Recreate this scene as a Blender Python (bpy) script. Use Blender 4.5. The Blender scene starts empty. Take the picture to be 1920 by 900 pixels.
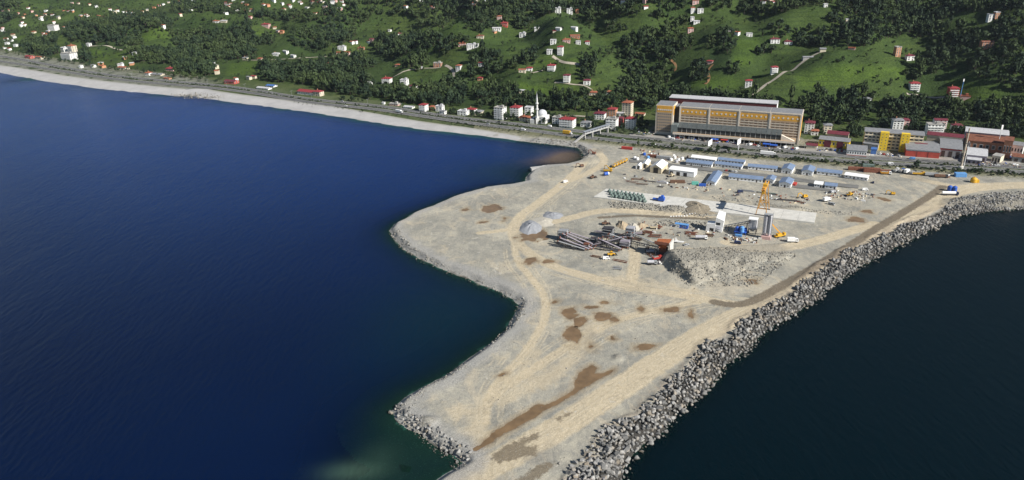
import bpy, math, random
import numpy as np
from mathutils import Matrix, Vector
R = math.radians
random.seed(7); rng = np.random.default_rng(7)
scene = bpy.context.scene
col = scene.collection

# ------------------------------------------------------------------ camera
TH, RO, F, HC = R(24), R(2), 1371.0, 230.0          # pitch, roll, focal length in photo pixels, height
cam_d = bpy.data.cameras.new('camera'); cam = bpy.data.objects.new('camera', cam_d); col.objects.link(cam)
fw = Vector((0, math.cos(TH), -math.sin(TH))); r0 = Vector((1, 0, 0)); u0 = Vector((0, math.sin(TH), math.cos(TH)))
cx = math.cos(RO)*r0 - math.sin(RO)*u0; cy = math.sin(RO)*r0 + math.cos(RO)*u0; cz = -fw
cam.matrix_world = Matrix(((cx.x, cy.x, cz.x, 0), (cx.y, cy.y, cz.y, 0), (cx.z, cy.z, cz.z, HC), (0, 0, 0, 1)))
cam_d.sensor_fit = 'HORIZONTAL'; cam_d.sensor_width = 36; cam_d.lens = 36*F/1920; cam_d.clip_start = 1; cam_d.clip_end = 20000
scene.camera = cam
# ------------------------------------------------------------------ sky, sun, exposure
SUN_AZ, SUN_EL = math.atan2(.8, -.6), R(34)       # azimuth from +Y towards +X
w = bpy.data.worlds.new('World'); scene.world = w; w.use_nodes = True
nt = w.node_tree; nt.nodes.clear()
sky = nt.nodes.new('ShaderNodeTexSky'); sky.sky_type = 'NISHITA'; sky.sun_disc = False
sky.sun_elevation = SUN_EL; sky.sun_rotation = SUN_AZ; sky.altitude = 100; sky.air_density = 1.0; sky.dust_density = .25; sky.ozone_density = 1.5
bg = nt.nodes.new('ShaderNodeBackground'); bg.inputs[1].default_value = .05
wo = nt.nodes.new('ShaderNodeOutputWorld'); nt.links.new(sky.outputs[0], bg.inputs[0]); nt.links.new(bg.outputs[0], wo.inputs[0])
sl = bpy.data.lights.new('sun', 'SUN'); sl.energy = 5.0; sl.angle = R(.5); sl.color = (1, .955, .88)
so = bpy.data.objects.new('sun', sl); col.objects.link(so)
sd_ = Vector((math.sin(SUN_AZ)*math.cos(SUN_EL), math.cos(SUN_AZ)*math.cos(SUN_EL), math.sin(SUN_EL)))
so.rotation_euler = (-sd_).to_track_quat('-Z', 'Y').to_euler(); so.location = (300, -200, 600)
vs = scene.view_settings; vs.view_transform = 'Standard'; vs.look = 'None'; vs.exposure = .62; vs.gamma = 1; vs.use_curve_mapping = False

# ------------------------------------------------------------------ projection between photo pixels and the place
cT, sT, cR, sR = math.cos(TH), math.sin(TH), math.cos(RO), math.sin(RO)
def ray(px, py):
    dx, dy = px-960., py-450.
    a = dx*cR-dy*sR; b = dx*sR+dy*cR
    return a, F*cT-b*sT, -F*sT-b*cT
def G(px, py, z=0.):
    d = ray(px, py); t = (HC-z)/-d[2]
    return d[0]*t, d[1]*t
def P(x, y, z):                                     # place -> pixel (numpy ok)
    zz = z-HC; dep = y*cT-zz*sT; b = -(y*sT+zz*cT); a = x
    a, b = a*F/dep, b*F/dep
    return a*cR+b*sR+960, -a*sR+b*cR+450
def GL(pts, z=0.): return np.array([G(p[0], p[1], z) for p in pts])
# ------------------------------------------------------------------ noise and distance helpers
_tab = np.random.default_rng(3).random((256, 256))
def vn(x, y, s=0):
    x = np.asarray(x, float)+s*17.3; y = np.asarray(y, float)+s*31.7
    xi = np.floor(x).astype(int); yi = np.floor(y).astype(int); fx = x-xi; fy = y-yi
    fx = fx*fx*(3-2*fx); fy = fy*fy*(3-2*fy)
    a = _tab[xi & 255, yi & 255]; b = _tab[(xi+1) & 255, yi & 255]; c = _tab[xi & 255, (yi+1) & 255]; d = _tab[(xi+1) & 255, (yi+1) & 255]
    return (a*(1-fx)+b*fx)*(1-fy)+(c*(1-fx)+d*fx)*fy-.5
def fbm(x, y, o=4, s=0):
    r = 0; a = 1
    for k in range(o): r = r+a*vn(x, y, s+k); x = x*2.03; y = y*2.03; a *= .5
    return r
def dline(x, y, L, closed=False):
    L = np.asarray(L, float); best = np.full(np.shape(x), 1e18); n = len(L)
    for i in range(n if closed else n-1):
        a = L[i]; b = L[(i+1) % n]; e = b-a; l2 = e@e+1e-9
        t = np.clip(((x-a[0])*e[0]+(y-a[1])*e[1])/l2, 0, 1)
        best = np.minimum(best, (x-a[0]-t*e[0])**2+(y-a[1]-t*e[1])**2)
    return np.sqrt(best)
def inside(x, y, L):
    L = np.asarray(L, float); c = np.zeros(np.shape(x), bool); n = len(L)
    for i in range(n):
        (x1, y1), (x2, y2) = L[i], L[(i+1) % n]
        if y1 == y2: continue
        c ^= ((y1 > y) != (y2 > y)) & (x < (x2-x1)*(y-y1)/(y2-y1)+x1)
    return c
def smooth(t): t = np.clip(t, 0, 1); return t*t*(3-2*t)
def chaikin(L, n=2):
    L = np.asarray(L, float)
    for _ in range(n):
        q = L[:-1]*.75+L[1:]*.25; r = L[:-1]*.25+L[1:]*.75
        L = np.vstack([L[:1], np.stack([q, r], 1).reshape(-1, 2), L[-1:]])
    return L
def resample(L, st):
    L = np.asarray(L, float); s = np.r_[0, np.cumsum(np.hypot(*np.diff(L, axis=0).T))]; t = np.arange(0, s[-1], st); return np.stack([np.interp(t, s, L[:, 0]), np.interp(t, s, L[:, 1])], 1)
# ------------------------------------------------------------------ materials
MATS = {}
def mat(name, rgb, rough=.8, var=.12, scale=.5, metal=0., bump=0., spec=.3):
    if name in MATS: return MATS[name]
    m = bpy.data.materials.new(name); MATS[name] = m; m.use_nodes = True; n = m.node_tree; b = n.nodes['Principled BSDF']
    b.inputs['Roughness'].default_value = rough; b.inputs['Metallic'].default_value = metal; b.inputs['Specular IOR Level'].default_value = spec
    g = n.nodes.new('ShaderNodeNewGeometry'); t = n.nodes.new('ShaderNodeTexNoise'); t.inputs['Scale'].default_value = scale; t.inputs['Detail'].default_value = 5; t.inputs['Roughness'].default_value = .65
    n.links.new(g.outputs['Position'], t.inputs['Vector'])
    r = n.nodes.new('ShaderNodeValToRGB'); r.color_ramp.elements[0].position = .3; r.color_ramp.elements[1].position = .7
    r.color_ramp.elements[0].color = (*[c*(1-var*1.6) for c in rgb], 1); r.color_ramp.elements[1].color = (*[min(1, c*(1+var)) for c in rgb], 1)
    n.links.new(t.outputs[0], r.inputs[0]); n.links.new(r.outputs[0], b.inputs['Base Color'])
    if bump:
        bp = n.nodes.new('ShaderNodeBump'); bp.inputs['Strength'].default_value = .6; bp.inputs['Distance'].default_value = bump
        n.links.new(t.outputs[0], bp.inputs['Height']); n.links.new(bp.outputs[0], b.inputs['Normal'])
    return m
def glass(name='window_glass', rgb=(.02, .028, .035)):
    return mat(name, rgb, .12, .3, .15, 0, 0, .5)
class NT:                                           # tiny node-graph helper
    def __init__(s, name):
        s.m = bpy.data.materials.new(name); s.m.use_nodes = True; s.t = s.m.node_tree; s.b = s.t.nodes['Principled BSDF']; s.out = s.t.nodes['Material Output']
        s.pos = s.t.nodes.new('ShaderNodeNewGeometry').outputs['Position']
    def link(s, a, b): s.t.links.new(a, b)
    def attr(s, n):
        a = s.t.nodes.new('ShaderNodeAttribute'); a.attribute_name = n; return a.outputs['Fac']
    def noise(s, scale, detail=4, rough=.6, dist=0, vec=None):
        t = s.t.nodes.new('ShaderNodeTexNoise'); t.inputs['Scale'].default_value = scale; t.inputs['Detail'].default_value = detail; t.inputs['Roughness'].default_value = rough; t.inputs['Distortion'].default_value = dist
        s.link(vec or s.pos, t.inputs['Vector']); return t.outputs[0]
    def vor(s, scale, out='Color', vec=None):
        t = s.t.nodes.new('ShaderNodeTexVoronoi'); t.inputs['Scale'].default_value = scale; s.link(vec or s.pos, t.inputs['Vector']); return t.outputs[out]
    def mapping(s, scale, rot=0):
        t = s.t.nodes.new('ShaderNodeMapping'); t.inputs['Scale'].default_value = scale; t.inputs['Rotation'].default_value = (0, 0, rot); s.link(s.pos, t.inputs[0]); return t.outputs[0]
    def math(s, op, a, b=0., clamp=False):
        t = s.t.nodes.new('ShaderNodeMath'); t.operation = op; t.use_clamp = clamp
        for i, v in enumerate((a, b)):
            if isinstance(v, (int, float)): t.inputs[i].default_value = v
            else: s.link(v, t.inputs[i])
        return t.outputs[0]
    def ramp(s, f, lo, hi, a=0., b=1.):
        t = s.t.nodes.new('ShaderNodeMapRange'); t.interpolation_type = 'SMOOTHSTEP'
        s.link(f, t.inputs[0])
        for i, v in enumerate((lo, hi, a, b)): t.inputs[i+1].default_value = v
        return t.outputs[0]
    def colr(s, f, stops):
        t = s.t.nodes.new('ShaderNodeValToRGB'); e = t.color_ramp.elements
        while len(e) < len(stops): e.new(.5)
        for k, (p, c) in enumerate(stops): e[k].position = p; e[k].color = (*c, 1)
        s.link(f, t.inputs[0]); return t.outputs[0]
    def mix(s, f, a, b, mode='MIX'):
        t = s.t.nodes.new('ShaderNodeMix'); t.data_type = 'RGBA'; t.blend_type = mode
        for k, v in ((0, f), (6, a), (7, b)):
            if isinstance(v, (int, float)): t.inputs[k].default_value = v
            elif isinstance(v, tuple): t.inputs[k].default_value = (*v, 1)
            else: s.link(v, t.inputs[k])
        return t.outputs[2]
    def bump(s, h, d, strength=1.):
        t = s.t.nodes.new('ShaderNodeBump'); t.inputs['Distance'].default_value = d; t.inputs['Strength'].default_value = strength; s.link(h, t.inputs['Height']); s.link(t.outputs[0], s.b.inputs['Normal']); return t.outputs[0]
# ------------------------------------------------------------------ objects and meshes
def link(o, parent=None):
    col.objects.link(o)
    if parent is not None: o.parent = parent
    return o
def tag(o, label=None, cat=None, group=None, kind=None):
    for k, v in (('label', label), ('category', cat), ('group', group), ('kind', kind)):
        if v: o[k] = v
    return o
def thing(name, label, cat, loc=(0, 0, 0), rz=0., group=None):
    o = bpy.data.objects.new(name, None); o.empty_display_size = 1; link(o); o.location = loc; o.rotation_euler = (0, 0, rz)
    return tag(o, label, cat, group)
def np_mesh(name, V, Fq, mats=(), attrs=None, smooth_=True):
    me = bpy.data.meshes.new(name); V = np.asarray(V, np.float32); Fq = np.asarray(Fq, np.int32); k = Fq.shape[1]
    me.vertices.add(len(V)); me.vertices.foreach_set('co', V.ravel()); me.loops.add(Fq.size); me.loops.foreach_set('vertex_index', Fq.ravel())
    me.polygons.add(len(Fq)); me.polygons.foreach_set('loop_start', np.arange(0, Fq.size, k, dtype=np.int32))
    if smooth_: me.polygons.foreach_set('use_smooth', np.ones(len(Fq), bool))
    for n, a in (attrs or {}).items():
        at = me.attributes.new(n, 'FLOAT', 'POINT'); at.data.foreach_set('value', np.asarray(a, np.float32))
    for m in mats: me.materials.append(m)
    me.update(calc_edges=True); me.validate(); return me
class MB:
    def __init__(s): s.v = []; s.f = []; s.m = []
    def add(s, vs, fs, mi=0):
        o = len(s.v); s.v += [tuple(v) for v in vs]; s.f += [tuple(i+o for i in f) for f in fs]; s.m += [mi]*len(fs); return s
    def hexa(s, q, mi=0):                           # 8 corners: bottom 4, top 4
        return s.add(q, [(3, 2, 1, 0), (4, 5, 6, 7), (0, 1, 5, 4), (1, 2, 6, 5), (2, 3, 7, 6), (3, 0, 4, 7)], mi)
    def box(s, x0, x1, y0, y1, z0, z1, mi=0):
        return s.hexa([(x0, y0, z0), (x1, y0, z0), (x1, y1, z0), (x0, y1, z0), (x0, y0, z1), (x1, y0, z1), (x1, y1, z1), (x0, y1, z1)], mi)
    def taper(s, x0, x1, y0, y1, z0, z1, k=.8, mi=0, ky=None):
        ky = k if ky is None else ky; cx_, cy_ = (x0+x1)/2, (y0+y1)/2; a, b = (x1-x0)/2, (y1-y0)/2
        return s.hexa([(x0, y0, z0), (x1, y0, z0), (x1, y1, z0), (x0, y1, z0), (cx_-a*k, cy_-b*ky, z1), (cx_+a*k, cy_-b*ky, z1), (cx_+a*k, cy_+b*ky, z1), (cx_-a*k, cy_+b*ky, z1)], mi)
    def beam(s, p, q, wx, wz=None, mi=0):
        p, q = Vector(p), Vector(q); wz = wz or wx; d = (q-p).normalized(); up = Vector((0, 0, 1)) if abs(d.z) < .95 else Vector((1, 0, 0))
        sx = d.cross(up).normalized()*wx/2; sz = sx.cross(d).normalized()*wz/2
        return s.hexa([p-sx-sz, p+sx-sz, q+sx-sz, q-sx-sz, p-sx+sz, p+sx+sz, q+sx+sz, q-sx+sz], mi)
    def tube(s, p, q, r, r2=None, n=8, mi=0):
        p, q = Vector(p), Vector(q); r2 = r if r2 is None else r2; d = (q-p).normalized(); up = Vector((0, 0, 1)) if abs(d.z) < .95 else Vector((1, 0, 0))
        a = d.cross(up).normalized(); b = a.cross(d)
        vs_ = [p+(a*math.cos(t)+b*math.sin(t))*r for t in [2*math.pi*i/n for i in range(n)]]+[q+(a*math.cos(t)+b*math.sin(t))*r2 for t in [2*math.pi*i/n for i in range(n)]]
        return s.add(vs_, [(i, (i+1) % n, n+(i+1) % n, n+i) for i in range(n)]+[tuple(range(n))[::-1], tuple(range(n, 2*n))], mi)
    def lathe(s, prof, n=12, mi=0, c=(0, 0)):
        vs_ = [(c[0]+r*math.cos(2*math.pi*i/n), c[1]+r*math.sin(2*math.pi*i/n), z) for r, z in prof for i in range(n)]
        fs = [(k*n+i, k*n+(i+1) % n, (k+1)*n+(i+1) % n, (k+1)*n+i) for k in range(len(prof)-1) for i in range(n)]
        fs += [tuple(range(n))[::-1], tuple(range((len(prof)-1)*n, len(prof)*n))]
        return s.add(vs_, fs, mi)
    def gable(s, x0, x1, y0, y1, z, rise, o=.4, th=.2, mi=0):   # ridge along x, solid sheet of thickness th
        xm0, xm1, ym = x0-o, x1+o, (y0+y1)/2; k = rise/((y1-y0)/2); a, b = y0-o, y1+o; zl = z-k*o
        pr = [(a, zl), (ym, z+rise), (b, zl), (b, zl+th), (ym, z+rise+th), (a, zl+th)]
        vs_ = [(xm0, p[0], p[1]) for p in pr]+[(xm1, p[0], p[1]) for p in pr]
        return s.add(vs_, [(i, (i+1) % 6, 6+(i+1) % 6, 6+i) for i in range(6)]+[(5, 4, 1, 0), (4, 3, 2, 1), (6, 7, 10, 11), (7, 8, 9, 10)], mi)
    def gablewall(s, x0, x1, y0, y1, z0, z1, rise, mi=0):       # walls with gable ends, ridge along x
        ym = (y0+y1)/2
        vs_ = [(x, *p) for x in (x0, x1) for p in ((y0, z0), (y1, z0), (y1, z1), (ym, z1+rise), (y0, z1))]
        return s.add(vs_, [(0, 1, 2, 3, 4), (9, 8, 7, 6, 5), (0, 5, 6, 1), (1, 6, 7, 2), (2, 7, 8, 3), (3, 8, 9, 4), (4, 9, 5, 0)], mi)
    def hip(s, x0, x1, y0, y1, z, rise, o=.6, th=.2, mi=0):
        x0 -= o; x1 += o; y0 -= o; y1 += o; h = min(x1-x0, y1-y0)/2*.98
        if x1-x0 >= y1-y0: rg = [(x0+h, (y0+y1)/2), (x1-h, (y0+y1)/2)]
        else: rg = [((x0+x1)/2, y0+h), ((x0+x1)/2, y1-h)]
        b = [(x0, y0), (x1, y0), (x1, y1), (x0, y1)]
        vs_ = [(*p, z) for p in b]+[(*p, z+th) for p in b]+[(*p, z+th+rise) for p in rg]
        top = [(4, 5, 9, 8), (5, 6, 9), (6, 7, 8, 9), (7, 4, 8)] if x1-x0 >= y1-y0 else [(4, 5, 8), (5, 6, 9, 8), (6, 7, 9), (7, 4, 8, 9)]
        return s.add(vs_, [(3, 2, 1, 0), (0, 1, 5, 4), (1, 2, 6, 5), (2, 3, 7, 6), (3, 0, 4, 7)]+top, mi)
    def mesh(s, name, mats):
        me = bpy.data.meshes.new(name); me.from_pydata(s.v, [], s.f)
        for m in (mats if isinstance(mats, (list, tuple)) else [mats]): me.materials.append(m)
        if any(s.m): me.polygons.foreach_set('material_index', s.m)
        me.update(); return me
    def build(s, name, mats, parent=None, loc=None, rz=0., label=None):
        o = bpy.data.objects.new(name, s.mesh(name, mats)); link(o, parent)
        if loc is not None: o.location = loc
        if rz: o.rotation_euler = (0, 0, rz)
        if label: o['label'] = label
        return o
def inst(name, me, parent, loc, rot=(0, 0, 0), sc=(1, 1, 1)):
    o = bpy.data.objects.new(name, me); link(o, parent); o.location = loc; o.rotation_euler = rot; o.scale = sc; return o
_box = {}
def ubox(m):                                        # shared unit box, base at z=0, centred in x and y
    if m.name not in _box: _box[m.name] = MB().box(-.5, .5, -.5, .5, 0, 1).mesh('panel', m)
    return _box[m.name]
def pbox(name, m, parent, x0, x1, y0, y1, z0, z1):
    return inst(name, ubox(m), parent, ((x0+x1)/2, (y0+y1)/2, z0), sc=(x1-x0, y1-y0, z1-z0))
# ================================================================== THE LAND
ZG = 3.0                                            # level of the filled ground
beach_px = [(-900, 40), (-420, 90), (-150, 116), (0, 137), (80, 152), (180, 166), (280, 176), (335, 181), (350, 178), (372, 183), (420, 190), (500, 200), (580, 211), (660, 223), (740, 236), (800, 244), (860, 250), (920, 257), (970, 264)]
cove_px = [(1010, 269), (1050, 273), (1080, 277), (1093, 285), (1094, 296), (1084, 305), (1060, 309), (1022, 311), (998, 321), (986, 334), (984, 341), (960, 347), (910, 353), (860, 367), (810, 386), (770, 403), (740, 420), (729, 433), (735, 450), (760, 470), (800, 493), (850, 514), (900, 533), (940, 548), (963, 560), (972, 572), (968, 590), (948, 618), (915, 645), (880, 670), (835, 705), (790, 728), (758, 746), (737, 768), (744, 784), (762, 803), (790, 817), (815, 836), (848, 856), (868, 868), (842, 886), (815, 902), (740, 955), (640, 1040)]
wall_px = [(930, 1140), (1050, 1010), (1165, 902), (1178, 860), (1205, 832), (1245, 808), (1262, 782), (1300, 750), (1345, 705), (1358, 682), (1400, 656), (1432, 622), (1480, 592), (1530, 561), (1572, 524), (1622, 492), (1690, 457), (1740, 432), (1800, 405), (1850, 396), (1920, 391), (2150, 392)]
BE = GL(beach_px); CO = GL(cove_px); WA = GL(wall_px)
coast = np.vstack([BE, CO, WA, [[1900, 560], [1900, 4000], [-3200, 4000], [-3200, BE[0, 1]]]])
hw_up_px = [(-500, 43), (-200, 82), (0, 104), (100, 123), (200, 141), (300, 151), (400, 159), (480, 169), (580, 187), (700, 197), (790, 211), (880, 224), (974, 233), (1087, 247), (1247, 263), (1389, 275), (1540, 289), (1640, 297), (1760, 304), (1900, 313), (2150, 330)]
hw_lo_px = [(-500, 52), (-200, 91), (0, 114), (100, 131), (200, 147), (300, 157), (400, 165), (480, 175), (580, 193), (700, 204), (790, 218), (880, 231), (974, 242), (1070, 255), (1247, 273), (1389, 286), (1540, 299), (1640, 306), (1760, 313), (1900, 322), (2150, 340)]
HU = chaikin(GL(hw_up_px, ZG)); HL = chaikin(GL(hw_lo_px, ZG))
foot_px = [(-900, -15), (-400, 40), (-100, 75), (0, 92), (200, 126), (400, 146), (560, 160), (640, 178), (760, 199), (860, 203), (930, 206), (1000, 209), (1100, 211), (1180, 208)]
FT = np.vstack([GL(foot_px, ZG), [[205, 862], [330, 806], [372, 790]], GL([(1640, 236), (1740, 240), (1830, 252), (1920, 262), (2150, 285), (2500, 320)], ZG)])
FTpoly = np.vstack([FT, [[2500, 300], [2500, 5000], [-4500, 5000], [-4500, FT[0, 1]]]])
def hill0(x, y):
    d = np.where(inside(x, y, FTpoly), dline(x, y, FT), 0)
    s = np.interp(x*.89-y*.1, [-1200, -700, -250, -60, 60, 250, 450], [.09, .11, .15, .19, .23, .29, .33])
    return d, ZG+s*d*d/(d+45)*np.where(d > 700, .6+.4*700/np.maximum(d, 1), 1)
def hit0(px, py, f):
    a = ray(px, py); t = np.linspace(.35, 2.2, 900); x, y, z = a[0]*t, a[1]*t, HC+a[2]*t
    g = f(x, y); k = np.argmax(g > z)
    if k == 0: k = len(t)-1
    return x[k], y[k], g[k]
_h0 = lambda x, y: hill0(x, y)[1]
valleys = [([(1232, 205), (1215, 165), (1180, 110), (1120, 60), (1080, 15)], 26, 60), ([(660, 160), (640, 90), (680, 45), (800, 10)], 24, 75), ([(1545, 225), (1660, 195), (1745, 130), (1760, 60), (1740, 5)], 24, 60), ([(1300, 150), (1380, 150), (1500, 90), (1600, 40)], 12, 40), ([(860, 190), (900, 140), (990, 100), (1000, 50)], 16, 45), ([(400, 140), (420, 80), (560, 45)], 14, 60)]
VAL = [(np.array([hit0(a, b, _h0)[:2] for a, b in L]), dp, wd) for L, dp, wd in valleys]
def hill(x, y):
    d, h = hill0(x, y); k = smooth(d/160)
    n = fbm(x/330, y/330, 3, 5)*100*smooth(d/420)+fbm(x/105, y/105, 3, 9)*34*smooth(d/150)+fbm(x/22, y/22, 2, 4)*2.2*smooth(d/50)
    v = 0
    for L, dp, wd in VAL: v = np.maximum(v, dp*np.exp(-(dline(x, y, L)/wd)**2))
    return d, np.maximum(h+n-v*k, ZG+.02*d)
# ---- heaps and the crusher ramp on the filled ground
RA, RB = np.array(G(1500, 463, 4)), np.array(G(1268, 474, 13))
def heaps(x, y):
    z = 0*x
    e = RB-RA; L = np.hypot(*e); e = e/L; nrm = np.array([-e[1], e[0]])
    u = (x-RA[0])*e[0]+(y-RA[1])*e[1]; v = (x-RA[0])*nrm[0]+(y-RA[1])*nrm[1]
    if nrm[1] > 0: v = -v                           # v>0 towards the camera
    top = (7.6+fbm(x/30, y/30, 2, 14)*1.5)*np.clip(u/L, 0, 1)
    nz = fbm(x/9, y/9, 3, 2)
    over = np.maximum(np.abs(v+1)-np.where(v > 0, 8+nz*5+fbm(x/40, y/40, 2, 19)*7, 9), 0)
    face = np.maximum(u-L, 0)
    r = top-over*np.where(v > 0, .31, .7)-face*1.1+nz*np.minimum(over+face, 5)*.55
    z = np.maximum(z, np.where(u > -5, r, 0))
    for px, py, rx, ry, h in HEAPS:
        cx_, cy_ = G(px, py, ZG); s = 1/np.hypot(*np.subtract(G(px+1, py, ZG), (cx_, cy_))); sy = 1/np.hypot(*np.subtract(G(px, py+1, ZG), (cx_, cy_)))
        q = np.hypot((x-cx_)/(rx/s), (y-cy_)/(ry/sy)); q = q*(1+.35*fbm(x/7, y/7, 3, 8))
        z = np.maximum(z, h*np.clip(1-q, 0, 1)**.85)
    return z
HEAPS = [(1262, 393, 30, 9, 3), (1158, 671, 13, 8, 1.6), (1345, 415, 20, 8, 2), (1210, 388, 60, 7, 2.2), (1480, 391, 40, 5, 1.5), (1872, 300, 18, 8, 3), (1880, 378, 60, 12, 3), (1800, 380, 45, 10, 2.5), (800, 790, 26, 12, 2.), (1240, 285, 22, 6, 1.5), (1408, 398, 24, 6, 1.5), (1100, 300, 25, 9, 1.5), (1125, 285, 20, 6, 1.5)]
# ---- puddles: ellipses and strings in photo pixels, turned into the place
PUD = [[(920, 391, 17, 7)], [(1000, 440, 27, 10)], [(1072, 627, 17, 13), (1078, 640, 8, 8)], [(1072, 590, 11, 9), (1088, 602, 13, 7)], [(1128, 592, 15, 6), (1145, 598, 9, 6)], [(1108, 578, 13, 4)], [(1255, 581, 13, 5)], [(1299, 589, 7, 7)], [(1210, 648, 19, 6)],
[(941, 703, 6, 5)], [(992, 489, 14, 4)], [(1030, 492, 9, 3)], [(1136, 568, 10, 3)], [(1205, 577, 6, 4)], [(1045, 566, 5, 3)], [(903, 416, 7, 3)], [(945, 411, 5, 3)], [(1110, 647, 4, 4)], [(1150, 632, 6, 4)], [(872, 392, 5, 2.5)], [(1415, 527, 12, 5)], [(1605, 412, 16, 5)], [(1660, 373, 9, 3.5)], [(1630, 398, 10, 3)]]
PPOLY = [[(1110, 683), (1118, 690), (1116, 700), (1135, 698), (1153, 691), (1150, 698), (1125, 709), (1090, 731), (1078, 739), (1040, 759), (985, 791), (930, 823), (890, 849), (882, 846), (912, 824), (940, 800), (975, 776), (1000, 761), (1010, 756), (1022, 759), (1060, 741), (1075, 733), (1079, 712), (1090, 697)]]
DAMP = [[(925, 850), (965, 826), (1010, 811), (1012, 820), (985, 834), (1010, 840), (1005, 855), (962, 861), (935, 869), (921, 862)], [(1040, 786), (1060, 775), (1078, 772), (1070, 780), (1050, 790)], [(960, 905), (1010, 872), (1040, 868), (1020, 890), (985, 915)]]
def poly_sdf(x, y, L, z=ZG):
    L = GL(L, z); d = dline(x, y, L, True); return np.where(inside(x, y, L), -d, d)
def pud_all(x, y):
    wx_ = x+fbm(x/9, y/9, 3, 41)*5; wy_ = y+fbm(x/9, y/9, 3, 44)*5; fine = fbm(x/1.9, y/1.9, 2, 16); nz = fbm(x/5, y/5, 4, 6)*.7+fine*.22; out = []
    for L in PUD:
        best = 1e9
        for px, py, rx, ry in L:
            c = np.array(G(px, py, ZG)); s = np.hypot(*(np.array(G(px+1, py, ZG))-c)); sy = np.hypot(*(np.array(G(px, py+1, ZG))-c)); a, b = rx*s, ry*sy
            best = np.minimum(best, (np.hypot((wx_-c[0])/a, (wy_-c[1])/b)+nz-1)*min(a, b))
        out.append(best)
    px_, py_ = x+(wx_-x)*.35, y+(wy_-y)*.35
    for L in PPOLY: out.append(poly_sdf(px_, py_, L)+fine*.9)
    return out
TR = [([(720, 985), (850, 912), (1000, 832), (1150, 737), (1300, 634), (1400, 584), (1530, 522), (1640, 446), (1740, 388), (1800, 352), (1920, 346), (2100, 350)], 8.0), ([(1112, 283), (1085, 318), (1060, 342), (1010, 380), (972, 408), (960, 430), (967, 452), (1000, 482), (1050, 505), (1120, 524), (1200, 541), (1330, 562), (1400, 575)], 4.5), ([(965, 450), (968, 490), (1000, 525), (1025, 560), (1022, 600), (1000, 640), (960, 690), (920, 730), (908, 790)], 2.6), ([(905, 775), (922, 742), (1000, 692), (1060, 652), (1150, 600), (1250, 577), (1330, 560)], 3.2), ([(1060, 342), (1110, 322), (1140, 300), (1110, 280)], 4), ([(960, 430), (1060, 412), (1130, 392), (1240, 400), (1340, 410)], 5), ([(900, 437), (960, 430)], 3), ([(1360, 455), (1440, 470), (1530, 450), (1600, 430)], 4), ([(1180, 540), (1190, 500), (1190, 470)], 4), ([(1700, 330), (1760, 345), (1800, 352)], 5), ([(1290, 470), (1400, 478), (1500, 462), (1640, 420)], 5)]
SAND = [(chaikin(GL(L, ZG)), h) for L, h in (([(860, 775), (890, 768), (900, 825)], 6), ([(1120, 600), (1060, 690), (1000, 720), (940, 750)], 5), ([(1000, 660), (960, 720), (900, 760)], 3), ([(1140, 520), (1300, 545)], 4))]
TRW = [(chaikin(GL(L, ZG)), h) for L, h in TR]
WET = [(chaikin(GL([(1340, 566), (1372, 573), (1405, 568), (1450, 545), (1560, 482), (1650, 424), (1742, 369), (1768, 350)], ZG)), 3.6), (chaikin(GL([(1125, 408), (1180, 404), (1250, 407), (1330, 411)], ZG)), 2.2)]
def lines(x, y, LS):
    b = 0*x+1e9
    for L, h in LS: b = np.minimum(b, dline(x, y, L)-h)
    return b
def sea_sd(x, y):
    d = dline(x, y, coast[:-4]); return np.where(inside(x, y, coast), d, -d)
SH = np.array(G(735, 870))
def Zplain(x, y, detail=True):
    sd = sea_sd(x, y)+fbm(x/14, y/14, 3, 1)*2.2
    kb = smooth(1-(dline(x, y, BE)-np.abs(sd)-4)/12)      # 1 along the beach
    dw = dline(x, y, WA); kw = smooth(1-(dw-np.abs(sd)-2)/10)
    wd = 5.5+kb*25
    up = ZG*np.where(kw > .5, smooth((sd+1)/7), smooth(sd/wd))
    slope = np.where(kw > .5, .75, .26-.215*np.exp(-(np.hypot(x-SH[0], y-SH[1])/50)**2))
    return sd, np.where(sd > 0, up, np.maximum(sd*slope, -14)), kb, kw
def Zsite(x, y, full=False):
    sd, z, kb, kw = Zplain(x, y)
    ps = pud_all(x, y); pm = np.minimum.reduce(ps)
    k = smooth(pm/5)*smooth(sd/8)
    z = z+k*(fbm(x/26, y/26, 3, 3)*.5+fbm(x/4, y/4, 2, 7)*.14)
    dwl = dline(x, y, WA); z = z+(.5+fbm(x/9, y/9, 2, 52)*1.2)*np.exp(-((dwl-16.5-fbm(x/16, y/16, 3, 21)*6)/1.7)**2)*(sd > 9)
    z = z-.22*smooth(-pm/1.2+.25)*(sd > 2)
    z = z+heaps(x, y)*smooth(sd/6)
    if full: return z, sd, kb, kw, pm, ps
    return z
def Zhill(x, y):
    sd, z, kb, kw = Zplain(x, y); d, h = hill(x, y)
    return np.where(sd > 0, np.maximum(z, h-ZG+z), z), sd, d, kb
# ---- grids
def grid(xs, ys):
    X, Y = np.meshgrid(xs, ys, indexing='ij'); nx, ny = len(xs), len(ys); i = np.arange(nx*ny).reshape(nx, ny)
    Fq = np.stack([i[:-1, :-1], i[1:, :-1], i[1:, 1:], i[:-1, 1:]], -1).reshape(-1, 4)
    return X.ravel(), Y.ravel(), Fq
def keep(V, Fq, m, attrs):
    Fq = Fq[m]; u, inv = np.unique(Fq, return_inverse=True)
    return V[u], inv.reshape(Fq.shape), {k: a[u] for k, a in attrs.items()}
mid = (HL+HU[:len(HL)])/2 if len(HL) == len(HU) else HL
sitepoly = np.vstack([HL[HL[:, 0] > -40], [[640, 560], [640, 380], [300, 380], [120, 230], [-150, 180], [-190, 300], [-190, 600], [-60, 740]]])
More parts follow.
